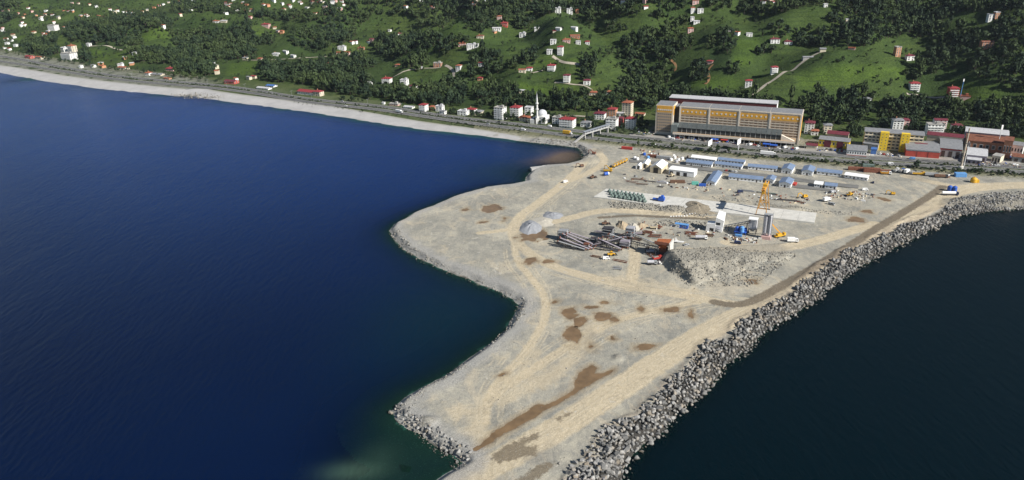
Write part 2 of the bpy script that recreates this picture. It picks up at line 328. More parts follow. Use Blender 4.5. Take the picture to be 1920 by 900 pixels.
# fine sheet: the filled ground down to its seabed
xs = np.arange(-175, 620, 1.15); ys = np.arange(200, 850, 1.15); X, Y, Fq = grid(xs, ys)
ins = inside(X, Y, sitepoly); sdq = dline(X, Y, coast[:-4]); ok = ins & (inside(X, Y, coast) | (sdq < 30))
use = ok[Fq].all(1); V0 = np.stack([X, Y, 0*X], 1); V1, F1, A1 = keep(V0, Fq, use, {})
x, y = V1[:, 0], V1[:, 1]; z, sd, kb, kw, pm, ps = Zsite(x, y, True); V1[:, 2] = z
hwd = dline(x, y, HL)
TY = []
rt = random.Random(12)
base_l = [T[0] for T in TRW]
for k in range(26):
    L = base_l[rt.choice([0, 0, 1, 1, 2, 2, 3, 3])]; i = rt.randrange(0, max(1, len(L)-8)); seg = L[i:i+rt.randrange(8, 24)].copy(); sh_ = rt.uniform(-14, 14); seg[:, 0] += sh_+np.linspace(0, rt.uniform(-12, 12), len(seg)); seg[:, 1] += rt.uniform(-8, 8); TY.append((seg, 0))
tyre = lines(x, y, TY)
site_attr = {'tyre': np.clip(tyre, 0, 30), 'sd': np.clip(sd, -20, 60), 'track': np.clip(lines(x, y, TRW), -20, 60), 'sand': np.clip(lines(x, y, SAND), -20, 60), 'wet': np.clip(lines(x, y, WET), -20, 60), 'damp': np.clip(np.minimum.reduce([poly_sdf(x, y, L)*1.3 for L in DAMP]), -20, 60), 'pud': np.clip(pm, -20, 60), 'road': np.clip(hwd, 0, 200), 'wall': kw, 'wallband': np.clip(dline(x, y, WA), 0, 60), 'heap': heaps(x, y)}
# coarse sheet: plain behind the highway, beach and hills
xs = np.arange(-2250, 1500, 7.); ys = np.arange(470, 3050, 7.); X, Y, Fq = grid(xs, ys)
z2, sd2, d2, kb2 = Zhill(X, Y); ZH = z2.reshape(len(xs), len(ys)); HX0, HY0, HS = xs[0], ys[0], 7.
ins2 = inside(X, Y, sitepoly)
V2 = np.stack([X, Y, z2-np.where(ins2, 1.2, 0)], 1)
def zh(x, y):                                       # quick height of the coarse sheet
    fx = np.clip((np.asarray(x)-HX0)/HS, 0, ZH.shape[0]-1.001); fy = np.clip((np.asarray(y)-HY0)/HS, 0, ZH.shape[1]-1.001)
    i = fx.astype(int) if isinstance(fx, np.ndarray) else int(fx); j = fy.astype(int) if isinstance(fy, np.ndarray) else int(fy)
    fx = fx-i; fy = fy-j
    return (ZH[i, j]*(1-fx)+ZH[i+1, j]*fx)*(1-fy)+(ZH[i, j+1]*(1-fx)+ZH[i+1, j+1]*fx)*fy
def hit(px, py): return hit0(px, py, zh)
keepc = (sd2[Fq] > -40).any(1) & ~ins2[Fq].all(1)
V2[:, 2] -= np.where((kb2 > .3) & (sd2 < 38) & (sd2 > -30), .9*smooth((38-sd2)/6)*smooth((sd2+30)/10), 0)
beachF = keepc & ((sd2[Fq].mean(1) < np.interp(X[Fq].mean(1), [-1000, -480, -470, -240, -30, 0], [30, 28, 24, 22, 12, 6])) & (kb2[Fq].mean(1) > .3))
hwd2 = np.minimum(dline(X, Y, HL), dline(X, Y, HU))
FIELDS = [[(165, 92), (240, 90), (232, 106), (180, 113)], [(432, 120), (470, 114), (505, 116), (520, 122), (470, 140), (425, 143)], [(1382, 76), (1424, 72), (1420, 100), (1380, 101)], [(1376, 104), (1412, 104), (1405, 126), (1370, 124)], [(1000, 112), (1085, 112), (1080, 122), (1000, 122)], [(955, 158), (1090, 158), (1090, 176), (990, 178)], [(1490, 142), (1700, 128), (1700, 150), (1500, 170)], [(1775, 150), (1920, 190), (1920, 200), (1790, 196)], [(775, 60), (815, 56), (812, 66), (780, 68)], [(780, 80), (812, 92), (800, 102), (785, 95)], [(30, 68), (62, 70), (55, 95), (35, 98)], [(860, 20), (885, 15), (860, 50), (838, 60)], [(480, 60), (512, 58), (510, 72), (482, 78)], [(1275, 160), (1390, 155), (1380, 172), (1280, 174)], [(260, 60), (320, 58), (315, 80), (265, 78)]]
field2 = 0*X
for L in FIELDS:
    Lw = np.array([hit(a, b)[:2] for a, b in L]); dd = dline(X, Y, Lw, True); field2 = np.maximum(field2, smooth(np.where(inside(X, Y, Lw), dd, -dd)/10+.5))
at2 = {'d': np.clip(d2, 0, 3000), 'sd': np.clip(sd2, -50, 300), 'road': np.clip(hwd2, 0, 300), 'field': field2, 'urban': smooth((X-120)/70)*(1-smooth((X-560)/60))+smooth((-X-420)/100)*.75}
# ------------------------------------------------------------------ ground materials
def m_site():
    s = NT('crushed_stone_fill'); n1 = s.noise(.03, 6, .6); n2 = s.noise(.35, 6, .7); n3 = s.noise(2.2, 4, .7); n4 = s.noise(.09, 5, .65, .8)
    c = s.colr(n1, [(.3, (.245, .243, .218)), (.46, (.315, .308, .272)), (.6, (.375, .362, .312)), (.75, (.45, .43, .365))])
    tan = s.colr(n2, [(.3, (.42, .355, .245)), (.7, (.58, .505, .37))])
    c = s.mix(s.ramp(n4, .56, .68, 0, .3), c, tan)                                    # loose sandy patches
    st = s.noise(.22, 6, .7, .5, s.mapping((1, .16, 1), -.86)); c = s.mix(.35, c, s.mix(s.ramp(st, .32, .68), (.76, .77, .79), (1.16, 1.13, 1.07)), 'MULTIPLY')
    mt = s.noise(.1, 9, .72, 1.5); c = s.mix(.6, c, s.mix(s.ramp(mt, .4, .6), (.78, .79, .8), (1.16, 1.13, 1.06)), 'MULTIPLY'); fd = s.noise(.035, 8, .7, 1.8, s.mapping((1, .55, 1), -.7)); c = s.mix(s.ramp(fd, .53, .6, 0, .5), c, s.mix(n2, (.4, .345, .25), (.56, .5, .39))); c = s.mix(s.ramp(fd, .36, .44, .4, 0.), c, (.235, .24, .22))
    c = s.mix(s.ramp(s.noise(.05, 7, .75, 2.), .62, .66, 0, .5), c, (.56, .535, .48)); c = s.mix(s.ramp(s.noise(.045, 7, .75, 2.5), .26, .34, .3, 0.), c, (.19, .165, .125))
    sn = s.math('ADD', s.attr('sand'), s.math('MULTIPLY', s.math('SUBTRACT', n4, .5), 30.)); c = s.mix(s.ramp(sn, -5, 5, .75, 0.), c, tan)
    # wheel tracks
    tr = s.math('ADD', s.attr('track'), s.math('MULTIPLY', s.math('SUBTRACT', n4, .5), 4.)); tr = s.math('ADD', tr, s.math('MULTIPLY', s.math('SUBTRACT', n2, .5), 2.5))
    tm = s.ramp(tr, -1., 1.2, .92, 0.)
    rut = s.math('SINE', s.math('MULTIPLY', s.math('ADD', s.attr('track'), s.math('MULTIPLY', n4, 2.)), 3.1))
    tanr = s.mix(s.math('MULTIPLY', s.ramp(rut, .1, .9, 0, .5), s.ramp(n4, .45, .62)), tan, (.3, .265, .2))
    c = s.mix(tm, c, tanr)
    ty = s.math('ABSOLUTE', s.math('SUBTRACT', s.attr('tyre'), 1.1)); tw = s.math('MULTIPLY', s.ramp(ty, .25, .75, .6, 0.), s.ramp(n4, .4, .55))
    c = s.mix(tw, c, (.54, .48, .36)); c = s.mix(s.math('MULTIPLY', s.ramp(s.attr('tyre'), 0., 3.4, .35, 0.), s.ramp(n2, .4, .6)), c, (.35, .3, .215))
    n5 = s.noise(.016, 4, .6, 1.2); c = s.mix(s.ramp(n5, .56, .7, 0, .5), c, (.18, .175, .16)); c = s.mix(s.ramp(s.noise(.22, 3, .5, 1.), .66, .76, 0, .7), c, (.47, .45, .4))
    # muddy rims of puddles, damp haul road
    pd = s.math('ADD', s.attr('pud'), s.math('MULTIPLY', s.math('SUBTRACT', n2, .5), 2.5))
    c = s.mix(s.ramp(pd, .5, 4.5, .55, 0.), c, (.33, .27, .18)); c = s.mix(s.ramp(pd, -.6, 1.6, .8, 0.), c, (.17, .125, .08))
    mud = s.colr(n3, [(.3, (.125, .102, .072)), (.7, (.21, .175, .125))]); dm = s.math('ADD', s.attr('damp'), s.math('ADD', s.math('MULTIPLY', s.math('SUBTRACT', n2, .5), 9.), s.math('MULTIPLY', s.math('SUBTRACT', n4, .5), 8.))); c = s.mix(s.ramp(dm, -1.2, 1.4, .85, 0.), c, mud)
    wt = s.math('ADD', s.attr('wet'), s.math('MULTIPLY', s.math('SUBTRACT', n2, .5), 5.)); c = s.mix(s.ramp(wt, -.9, 1., .93, 0.), c, s.colr(n3, [(.3, (.115, .095, .07)), (.7, (.19, .16, .12))]))
    # rinsed grey shore shingle
    sh = s.math('ADD', s.attr('sd'), s.math('MULTIPLY', s.math('SUBTRACT', n4, .5), 12.)); c = s.mix(s.ramp(sh, 7, 16, .75, 0.), c, s.colr(n3, [(.3, (.19, .19, .185)), (.5, (.31, .31, .3)), (.68, (.4, .395, .38))]))
    c = s.mix(s.ramp(sh, -1.2, .8, .85, 0.), c, (.075, .07, .06))
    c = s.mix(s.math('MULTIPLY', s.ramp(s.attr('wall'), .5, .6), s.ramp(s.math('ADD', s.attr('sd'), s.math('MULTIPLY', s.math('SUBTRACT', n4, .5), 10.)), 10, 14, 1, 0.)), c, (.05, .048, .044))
    c = s.mix(s.math('MULTIPLY', s.ramp(s.attr('wallband'), 15, 22, .6, 0.), s.math('MULTIPLY', s.ramp(s.attr('wallband'), 12, 15), s.ramp(n2, .38, .6))), c, (.26, .215, .165))
    # rough weeds beside the highway
    vg = s.math('ADD', s.attr('road'), s.math('MULTIPLY', s.math('SUBTRACT', n2, .5), 30.)); c = s.mix(s.ramp(vg, 11, 24, .85, 0.), c, s.colr(n3, [(.35, (.065, .08, .03)), (.65, (.17, .165, .09))]))
    # heaps: rubble
    c = s.mix(s.ramp(s.attr('heap'), .3, 1.2, 0, .7), c, s.colr(s.noise(.9, 5, .75), [(.3, (.13, .12, .1)), (.5, (.26, .245, .205)), (.7, (.38, .365, .33))]))
    c = s.mix(s.ramp(s.vor(.55, 'Distance'), .05, .22, .35, 0.), c, (.48, .46, .42))   # pale stones
    c = s.mix(.85, c, s.mix(s.ramp(n3, .3, .7), (.7, .7, .71), (1.16, 1.14, 1.11)), 'MULTIPLY')
    s.link(c, s.b.inputs['Base Color']); s.b.inputs['Roughness'].default_value = .93; s.b.inputs['Specular IOR Level'].default_value = .15
    s.bump(s.math('ADD', n3, s.math('MULTIPLY', n2, 2.)), .3, .8); return s.m
def m_hill():
    s = NT('hill_grass'); n1 = s.noise(.006, 5, .6, .6); n2 = s.noise(.05, 6, .7); n3 = s.noise(.45, 5, .75); v = s.vor(.012, 'Color', s.mapping((1, .55, 1), .5))
    c = s.colr(n1, [(.34, (.028, .052, .018)), (.5, (.05, .085, .024)), (.66, (.082, .118, .031))])
    c = s.mix(.35, c, s.mix(v, (.018, .036, .015), (.072, .1, .03)))
    c = s.mix(s.ramp(n2, .5, .7, 0, .65), c, (.018, .031, .013)); c = s.mix(s.ramp(n2, .2, .36, .3, 0.), c, (.06, .07, .03)); c = s.mix(s.math('MULTIPLY', s.attr('field'), s.ramp(n2, .3, .6, .85, .45)), c, (.075, .125, .022))
    c = s.mix(.9, c, s.mix(s.ramp(n3, .3, .72), (.55, .58, .55), (1.25, 1.2, 1.1)), 'MULTIPLY')
    sp = s.t.nodes.new('ShaderNodeSeparateXYZ'); s.link(s.pos, sp.inputs[0]); ter = s.math('SINE', s.math('ADD', s.math('MULTIPLY', sp.outputs[2], 1.25), s.math('MULTIPLY', n2, 9.))); c = s.mix(s.math('MULTIPLY', s.ramp(ter, .55, .95, 0, .5), s.ramp(n1, .42, .58)), c, (.024, .042, .016))
    near = s.math('ADD', s.attr('d'), s.math('MULTIPLY', s.math('SUBTRACT', n2, .5), 60.))
    plain = s.mix(s.ramp(s.math('ADD', n2, s.math('MULTIPLY', s.math('MULTIPLY', s.attr('urban'), s.ramp(s.attr('road'), 40, 75, 1, 0.)), .16)), .54, .66), s.colr(n3, [(.3, (.05, .075, .022)), (.7, (.1, .12, .045))]), s.colr(n3, [(.3, (.2, .185, .15)), (.7, (.32, .3, .26))]))
    rd = s.math('ADD', s.attr('road'), s.math('MULTIPLY', s.math('SUBTRACT', n2, .5), 20.))
    plain = s.mix(s.math('MULTIPLY', s.ramp(rd, 16, 38, .85, 0.), s.math('ADD', s.math('MULTIPLY', s.attr('urban'), .8), .12)), plain, s.colr(n3, [(.3, (.2, .2, .18)), (.7, (.3, .295, .27))]))
    plain = s.mix(s.ramp(rd, 4, 7, .8, 0.), plain, s.colr(n3, [(.35, (.05, .065, .028)), (.65, (.15, .15, .085))]))
    c = s.mix(s.ramp(near, -4, 9), plain, c)
    s.link(c, s.b.inputs['Base Color']); s.b.inputs['Roughness'].default_value = .95; s.b.inputs['Specular IOR Level'].default_value = .1
    s.bump(s.math('ADD', n3, s.math('MULTIPLY', n2, 3.)), 1.6, .7); return s.m
def m_beach():
    s = NT('beach_shingle'); n = s.noise(.06, 5, .65); n3 = s.noise(.8, 4, .7)
    sd_ = s.math('ADD', s.attr('sd'), s.math('MULTIPLY', s.math('SUBTRACT', n, .5), 8.))
    c = s.colr(n, [(.3, (.33, .325, .32)), (.7, (.43, .42, .41))]); c = s.mix(s.ramp(sd_, 22, 34, 0, .8), c, (.17, .17, .1)); c = s.mix(s.ramp(sd_, -1, 3, .7, 0.), c, (.2, .2, .19))
    c = s.mix(.7, c, s.mix(n3, (.7, .7, .7), (1.2, 1.2, 1.2)), 'MULTIPLY')
    s.link(c, s.b.inputs['Base Color']); s.b.inputs['Roughness'].default_value = .95; s.bump(n3, .3, .6); return s.m
M_SITE, M_HILL, M_BEACH = m_site(), m_hill(), m_beach()
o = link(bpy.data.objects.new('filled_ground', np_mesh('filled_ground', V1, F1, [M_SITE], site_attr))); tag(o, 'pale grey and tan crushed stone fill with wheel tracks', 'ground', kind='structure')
Vh, Fh, Ah = keep(V2, Fq, keepc, at2)
o = link(bpy.data.objects.new('hillside', np_mesh('hillside', Vh, Fh, [M_HILL], Ah))); tag(o, 'green hillside of grass and tea fields above the coast', 'hillside', kind='structure')
BL = resample(chaikin(BE[1:]), 5.); tb_ = np.gradient(BL, axis=0); tb_ /= np.hypot(*tb_.T)[:, None]; nb_ = np.stack([-tb_[:, 1], tb_[:, 0]], 1)
wb_ = np.interp(BL[:, 0], [-1400, -900, -480, -240, -60, 20], [40, 36, 34, 30, 20, 12]); of_ = np.linspace(-.35, 1, 13)
Xb = (BL[:, None, 0]+nb_[:, None, 0]*wb_[:, None]*of_).ravel(); Yb = (BL[:, None, 1]+nb_[:, None, 1]*wb_[:, None]*of_).ravel(); sdb, zb, _, _ = Zplain(Xb, Yb)
ib = np.arange(len(Xb)).reshape(len(BL), 13); Fb = np.stack([ib[:-1, :-1], ib[1:, :-1], ib[1:, 1:], ib[:-1, 1:]], -1).reshape(-1, 4)
Vb = np.stack([Xb, Yb, zb+.05], 1); Ab = {'sd': sdb*30/np.repeat(wb_, 13)}
o = link(bpy.data.objects.new('beach', np_mesh('beach', Vb, Fb, [M_BEACH], Ab))); tag(o, 'pale shingle beach between the sea and the coastal highway', 'beach', kind='structure')
# ------------------------------------------------------------------ puddles
def m_mud():
    s = NT('muddy_water'); n = s.noise(.12, 4, .6)
    s.link(s.colr(n, [(.3, (.125, .084, .047)), (.7, (.23, .15, .08))]), s.b.inputs['Base Color']); s.b.inputs['Roughness'].default_value = .22; s.b.inputs['Specular IOR Level'].default_value = .35; return s.m
M_MUD = m_mud()
for p_ in ps:
    m_ = (p_[F1] < 2.0).all(1)
    if m_.sum() < 4: continue
    Vp, Fp, _ = keep(np.stack([x, y, 0*x+ZG-.075], 1), F1, m_, {})
    o = link(bpy.data.objects.new('puddle', np_mesh('puddle', Vp, Fp, [M_MUD]))); tag(o, 'brown muddy rain puddle on the stone fill', 'puddle', kind='structure')
# ------------------------------------------------------------------ sea
def spaced(a, b, st, lo, hi):
    c = list(np.arange(a, b, st)); s_, v = st, c[-1]
    while v < hi: s_ *= 1.22; v += s_; c.append(v)
    s_, v = st, c[0]
    while v > lo: s_ *= 1.22; v -= s_; c.insert(0, v)
    return np.array(c)
xs = spaced(-190, 520, 2.6, -9000, 9000); ys = spaced(190, 760, 2.6, -3000, 9000); Xs, Ys, Fs = grid(xs, ys)
sds, zs, _, _ = Zplain(Xs, Ys); dep = np.clip(-zs, -1, 14); far = sea_sd(Xs, Ys) < -60; dep[far] = 14
def blob(px, py, rx, ry):
    c = np.array(G(px, py)); s = np.hypot(*(np.array(G(px+1, py))-c)); sy = np.hypot(*(np.array(G(px, py+1))-c))
    return np.exp(-(((Xs-c[0])/(rx*s))**2+((Ys-c[1])/(ry*sy))**2)*1.2)
silt = np.clip(blob(1066, 295, 36, 13)*1.3+blob(1030, 303, 40, 9)*.5, 0, 1)
east = smooth((inside(Xs, Ys, np.vstack([WA, [[9000, 540], [9000, -3000], [300, -3000]]]))*1.)); east = np.where(inside(Xs, Ys, np.vstack([WA[:-1], [[420, 560], [9000, 560], [9000, -3000], [0, -3000]]])), 1., 0.)
green = np.clip(blob(850, 600, 190, 130)*.75+blob(760, 800, 90, 80)*.6+blob(970, 322, 110, 26)*.7+blob(1020, 280, 80, 18)*.5+blob(690, 880, 80, 35)*.7, 0, 1)
def m_sea():
    s = NT('sea_water'); n = s.noise(.004, 3, .5)
    c = s.mix(s.attr('bay'), s.colr(n, [(.3, (.0008, .0058, .027)), (.7, (.0012, .0082, .036))]), s.colr(n, [(.3, (.0022, .0215, .112)), (.7, (.003, .0275, .14))])); c = s.mix(s.attr('green'), c, (.002, .0155, .022))  # bay blend paints the brighter sky reflection of distant water into the base colour
    c = s.mix(s.attr('shoal'), c, (.075, .14, .105))
    c = s.mix(s.attr('east'), c, (.0006, .0058, .0088))
    c = s.mix(s.math('MULTIPLY', s.attr('silt'), 1.15, True), c, (.12, .085, .062))
    s.link(c, s.b.inputs['Base Color']); s.b.inputs['Roughness'].default_value = .14; s.b.inputs['IOR'].default_value = 1.33; s.b.inputs['Specular IOR Level'].default_value = .11; s.b.inputs['Specular Tint'].default_value = (.12, .4, 1, 1)
    v1 = s.mapping((1, .3, 1), .62)
    w1 = s.noise(.35, 4, .6, .4, v1); w2 = s.noise(.045, 3, .55, .5, v1); w3 = s.noise(1.3, 3, .6)
    s.bump(s.math('ADD', s.math('ADD', s.math('MULTIPLY', w1, 1.), s.math('MULTIPLY', w2, 1.2)), s.math('MULTIPLY', w3, .3)), .9, .6)
    tr = s.t.nodes.new('ShaderNodeBsdfTransparent'); tr.inputs[0].default_value = (.26, .5, .45, 1)
    mx = s.t.nodes.new('ShaderNodeMixShader')
    s.link(s.math('SUBTRACT', 1., s.math('POWER', 2.718, s.math('MULTIPLY', s.attr('depth'), -.33)), True), mx.inputs[0]); s.link(tr.outputs[0], mx.inputs[1]); s.link(s.b.outputs[0], mx.inputs[2]); s.link(mx.outputs[0], s.out.inputs['Surface'])
    return s.m
o = link(bpy.data.objects.new('sea', np_mesh('sea', np.stack([Xs, Ys, 0*Xs], 1), Fs, [m_sea()], {'depth': dep, 'silt': silt, 'green': green, 'east': east, 'shoal': np.clip(blob(676, 884, 62, 20)*.9+blob(720, 850, 40, 22)*.35, 0, 1), 'bay': smooth((Ys-300-np.abs(np.minimum(Xs+60, 0))*.15)/680)*(1-east)}))); tag(o, 'deep blue sea with small ripples', 'sea', kind='structure')  # bay: distance gradient that drives the painted sky sheen
# ------------------------------------------------------------------ roads
def strip(name, L, width, z, m, label, cat, kind='structure', zf=None, close=None, off=0.):
    L = np.asarray(L, float); t = np.gradient(L, axis=0); t /= np.hypot(t[:, 0], t[:, 1])[:, None]; n = np.stack([-t[:, 1], t[:, 0]], 1)
    a = L+n*(width/2+off); b = L+n*(off-width/2); za = zf(a[:, 0], a[:, 1])+z if zf else np.full(len(L), z); zb = zf(b[:, 0], b[:, 1])+z if zf else np.full(len(L), z)
    V = np.concatenate([np.column_stack([a, za]), np.column_stack([b, zb])]); k = len(L); i = np.arange(k-1)
    Fq_ = np.stack([i+k, i+k+1, i+1, i], 1)
    o = link(bpy.data.objects.new(name, np_mesh(name, V, Fq_, [m]))); 
    return tag(o, label, cat, kind=kind)
ASPH = mat('asphalt', (.115, .115, .112), .9, .14, .12); ASPH2 = mat('worn_asphalt', (.16, .158, .15), .92, .14, .1); PAVE = mat('pale_paving', (.29, .275, .25), .9, .15, .15); PAINT = mat('road_paint', (.7, .7, .68), .7, .1, 1.)
HU5, HL5 = resample(HU, 5), resample(HL, 5)
strip('carriageway', HU5, 10.5, ZG+.35, ASPH, 'inland carriageway of the coastal highway', 'road')
strip('carriageway', HL5, 10.5, ZG+.35, ASPH, 'seaward carriageway of the coastal highway', 'road')
for L in (HU5, HL5):
    for off in (-4.7, 4.7): strip('edge_line', L, .3, ZG+.36, PAINT, 'white edge line painted along the highway', 'road marking', off=off)
near = [L[(L[:, 0] > -120)] for L in (HU5, HL5)]
for L in near:
    mb = MB()
    for k in range(0, len(L)-1, 2):
        p, q = L[k], L[k]+(L[k+1]-L[k])*.7; d = q-p; n = np.array([-d[1], d[0]])/np.hypot(*d)*.12
        mb.add([(*(p-n), ZG+.36), (*(q-n), ZG+.36), (*(q+n), ZG+.36), (*(p+n), ZG+.36)], [(0, 1, 2, 3)])
    o = mb.build('lane_line', PAINT); tag(o, 'dashed white lane line on the highway', 'road marking', kind='structure')
# ================================================================== ROCKS AND RUBBLE
import bmesh
def rock_mesh(k, flat=.75):
    r = np.random.default_rng(100+k); bm = bmesh.new()
    for p in r.normal(size=(15, 3)):
        p = p/np.linalg.norm(p)*(.5+.14*(r.random()-.5)); p = np.clip(p, -.4, .42); bm.verts.new((p[0]*(1+.25*(k % 3-1)), p[1], p[2]*flat))
    h = bmesh.ops.convex_hull(bm, input=bm.verts); bmesh.ops.delete(bm, geom=[v for v in bm.verts if not v.link_faces], context='VERTS'); bmesh.ops.triangulate(bm, faces=bm.faces)
    me = bpy.data.meshes.new('boulder'); bm.to_mesh(me); bm.free(); return me
def m_rock(name, tones, sc=.35):
    s = NT(name); v = s.vor(sc, 'Color'); n = s.noise(1.1, 5, .7); oi = s.t.nodes.new('ShaderNodeObjectInfo')
    c = s.colr(s.math('FRACT', s.math('ADD', v, oi.outputs['Random'])), [(0, tones[0]), (.35, tones[1]), (.7, tones[2]), (1, tones[3])])
    c = s.mix(.8, c, s.mix(s.ramp(n, .3, .7), (.62, .62, .63), (1.15, 1.14, 1.1)), 'MULTIPLY')
    sp = s.t.nodes.new('ShaderNodeSeparateXYZ'); s.link(s.pos, sp.inputs[0]); c = s.mix(s.ramp(s.math('ADD', sp.outputs[2], s.math('MULTIPLY', n, .8)), .3, 1.1, .85, 0.), c, (.05, .043, .032))   # weed and wet at the waterline
    s.link(c, s.b.inputs['Base Color']); s.b.inputs['Roughness'].default_value = .88; s.bump(n, .25, .8); return s.m
M_ROCK = m_rock('armour_stone', [(.11, .11, .108), (.2, .197, .19), (.35, .345, .335), (.235, .2, .155)])
M_RUB = m_rock('rubble_stone', [(.13, .125, .11), (.22, .21, .185), (.36, .35, .32), (.25, .22, .175)], .8)
ROCKS = [rock_mesh(k) for k in range(16)]
for me in ROCKS: me.materials.append(M_ROCK)
RV = []
for me in ROCKS:
    v = np.zeros(len(me.vertices)*3, np.float32); me.vertices.foreach_get('co', v); f = np.zeros(len(me.loops), np.int32); me.loops.foreach_get('vertex_index', f); RV.append((v.reshape(-1, 3), f.reshape(-1, 3)))
def rotm(r):
    a, b, c = r.random(3)*6.28; ca, sa, cb, sb, cc, sc = math.cos(a), math.sin(a), math.cos(b*.15), math.sin(b*.15), math.cos(c*.15), math.sin(c*.15)
    return np.array([[ca, -sa, 0], [sa, ca, 0], [0, 0, 1]])@np.array([[cb, 0, sb], [0, 1, 0], [-sb, 0, cb]])@np.array([[1, 0, 0], [0, cc, -sc], [0, sc, cc]])
def scatter(name, pts, sizes, m, parent=None, seed=1):
    r = np.random.default_rng(seed); Vs_, Fs_, o = [], [], 0
    for p, s in zip(pts, sizes):
        v, f = RV[r.integers(16)]; Vs_.append((v*(s*(.75+.5*r.random(3))))@rotm(r).T+p); Fs_.append(f+o); o += len(v)
    ob = bpy.data.objects.new(name, np_mesh(name, np.vstack(Vs_), np.vstack(Fs_), [m], smooth_=False)); link(ob, parent); ob['kind'] = 'stuff'; return ob
def cand(pxpoly, n, z=ZG, seed=2):                  # random points over a ground polygon traced on the photo
    r = np.random.default_rng(seed); L = GL(pxpoly, z); lo, hi = L.min(0), L.max(0); p = lo+(hi-lo)*r.random((n*6, 2)); p = p[inside(p[:, 0], p[:, 1], L)][:n]; return p
def thin(p, dmin):
    cell = {}; out = []
    for q in p:
        k = (int(q[0]//dmin), int(q[1]//dmin))
        if all((q[0]-o_[0])**2+(q[1]-o_[1])**2 > dmin*dmin for i in (-1, 0, 1) for j in (-1, 0, 1) for o_ in cell.get((k[0]+i, k[1]+j), ())): cell.setdefault(k, []).append(q); out.append(q)
    return np.array(out)
# ---- the armour stone seawall along the right shore
r = np.random.default_rng(5); pts = []
Wl = resample(WA, .8); tg = np.gradient(Wl, axis=0); tg /= np.hypot(*tg.T)[:, None]; nl = np.stack([-tg[:, 1], tg[:, 0]], 1)
if not inside(np.array([Wl[50, 0]+nl[50, 0]*5]), np.array([Wl[50, 1]+nl[50, 1]*5]), coast)[0]: nl = -nl
for rep in range(34):
    off = -4+r.random(len(Wl))**1.25*27; pts.append(np.column_stack([Wl+nl*off[:, None]+r.normal(size=Wl.shape)*.5, off]))
pts = np.vstack(pts); pts = pts[(pts[:, 1] > 205) & (pts[:, 0] < 520)]; r.shuffle(pts)
wn = fbm(pts[:, 0]/16, pts[:, 1]/16, 3, 21)*9; wid = np.interp(pts[:, 0], [40, 120, 260, 350, 420], [17, 13.5, 10.5, 9, 7.5])+wn
pts = pts[pts[:, 2] < wid]; sel = thin(pts[:, :2], 1.5); dw = dline(sel[:, 0], sel[:, 1], WA)*np.where(inside(sel[:, 0], sel[:, 1], coast), 1, -1)
zz = np.interp(dw, [-4, 0, 4.5, 9, 15, 20], [-1.6, .4, 2.9, 4.3, 3.7, 3.3])+r.normal(size=len(sel))*.3
sz = 1.55+2.5*r.random(len(sel))**2.2+np.interp(sel[:, 1], [250, 420], [.25, 0]); dist = np.hypot(sel[:, 0], sel[:, 1])
fx_, fy_ = P(sel[:, 0], sel[:, 1], zz); vis = (fx_ > 0) & (fx_ < 1920) & (fy_ < 905)
wall_t = thing('rock_seawall', 'long sloping seawall of grey armour boulders along the right shore', 'seawall', (*G(1400, 620, 0), 0)); wx, wy = wall_t.location.x, wall_t.location.y
order = np.argsort(np.where(vis & (dw > -1), dist-sz*12, 1e9)); big = set(order[:300].tolist()); rest = [i for i in range(len(sel)) if i not in big]
for i in big: inst('boulder', ROCKS[i % 16], wall_t, (sel[i, 0]-wx, sel[i, 1]-wy, zz[i]), (r.random()*.6-.3, r.random()*.6-.3, r.random()*6.28), tuple(sz[i]*(.8+.45*r.random(3))))
b = scatter('boulder_mass', np.column_stack([sel[rest]-[wx, wy], zz[rest]]), sz[rest], M_ROCK, wall_t)
# ---- boulders at the lower left corner
bt = thing('rock_revetment', 'short heap of pale boulders at the near left corner of the fill', 'boulders', (*G(790, 800, 0), 0)); bx_, by_ = bt.location.x, bt.location.y
Lb = resample(GL([(742, 772), (752, 790), (775, 806), (800, 818), (825, 840), (855, 858), (868, 868)]), .9); q = []
for k in range(9): q.append(Lb+r.normal(size=Lb.shape)*1.5+np.array([1.8, 1.6]))
q = thin(np.vstack(q), 1.5)
for i, p in enumerate(q):
    s_ = 1.1+1.8*r.random()**1.5; d_ = sea_sd(p[:1], p[1:2])[0]; inst('boulder', ROCKS[i % 16], bt, (p[0]-bx_, p[1]-by_, max(.1, min(3.1, d_*.5+.5))), (r.random()-.5, r.random()-.5, r.random()*6.28), tuple(s_*(.8+.4*r.random(3))))
# ---- rubble nobody could count
def zs_at(p): return Zsite(p[:, 0], p[:, 1])
def rubble(name, label, px, n, lo, hi, m=M_RUB, seed=3, sink=.1, zz=None, pw=2.5):
    p = cand(px, n, ZG, seed); r_ = np.random.default_rng(seed); s = lo+(hi-lo)*r_.random(len(p))**pw; z_ = zs_at(p)
    o = scatter(name, np.column_stack([p, z_+s*(.25-sink)]), s, m, None, seed); tag(o, label, 'rubble', kind='stuff'); return o
rubble('shore_rubble', 'grey rubble strewn along the left shoreline of the fill', [(728, 432), (745, 425), (775, 462), (850, 503), (940, 538), (985, 560), (985, 590), (930, 640), (900, 655), (940, 615), (966, 585), (955, 558), (850, 516), (760, 474)], 2600, .35, 1.5)
rubble('shore_rubble', 'stones along the waterline below the left corner of the fill', [(740, 768), (800, 715), (870, 672), (880, 685), (820, 720), (765, 770), (830, 830), (880, 866), (860, 880), (800, 830)], 700, .3, 1.1, seed=4)
rubble('ramp_rubble', 'broken stone covering the face of the crusher ramp', [(1258, 478), (1330, 474), (1430, 476), (1500, 475), (1440, 520), (1400, 538), (1290, 536), (1255, 510)], 2400, .35, 1.6, seed=5)
rubble('yard_rubble', 'row of rough stones beside the concrete apron', [(1140, 380), (1180, 377), (1250, 388), (1330, 400), (1330, 410), (1240, 396), (1150, 392)], 750, .6, 2., seed=6)
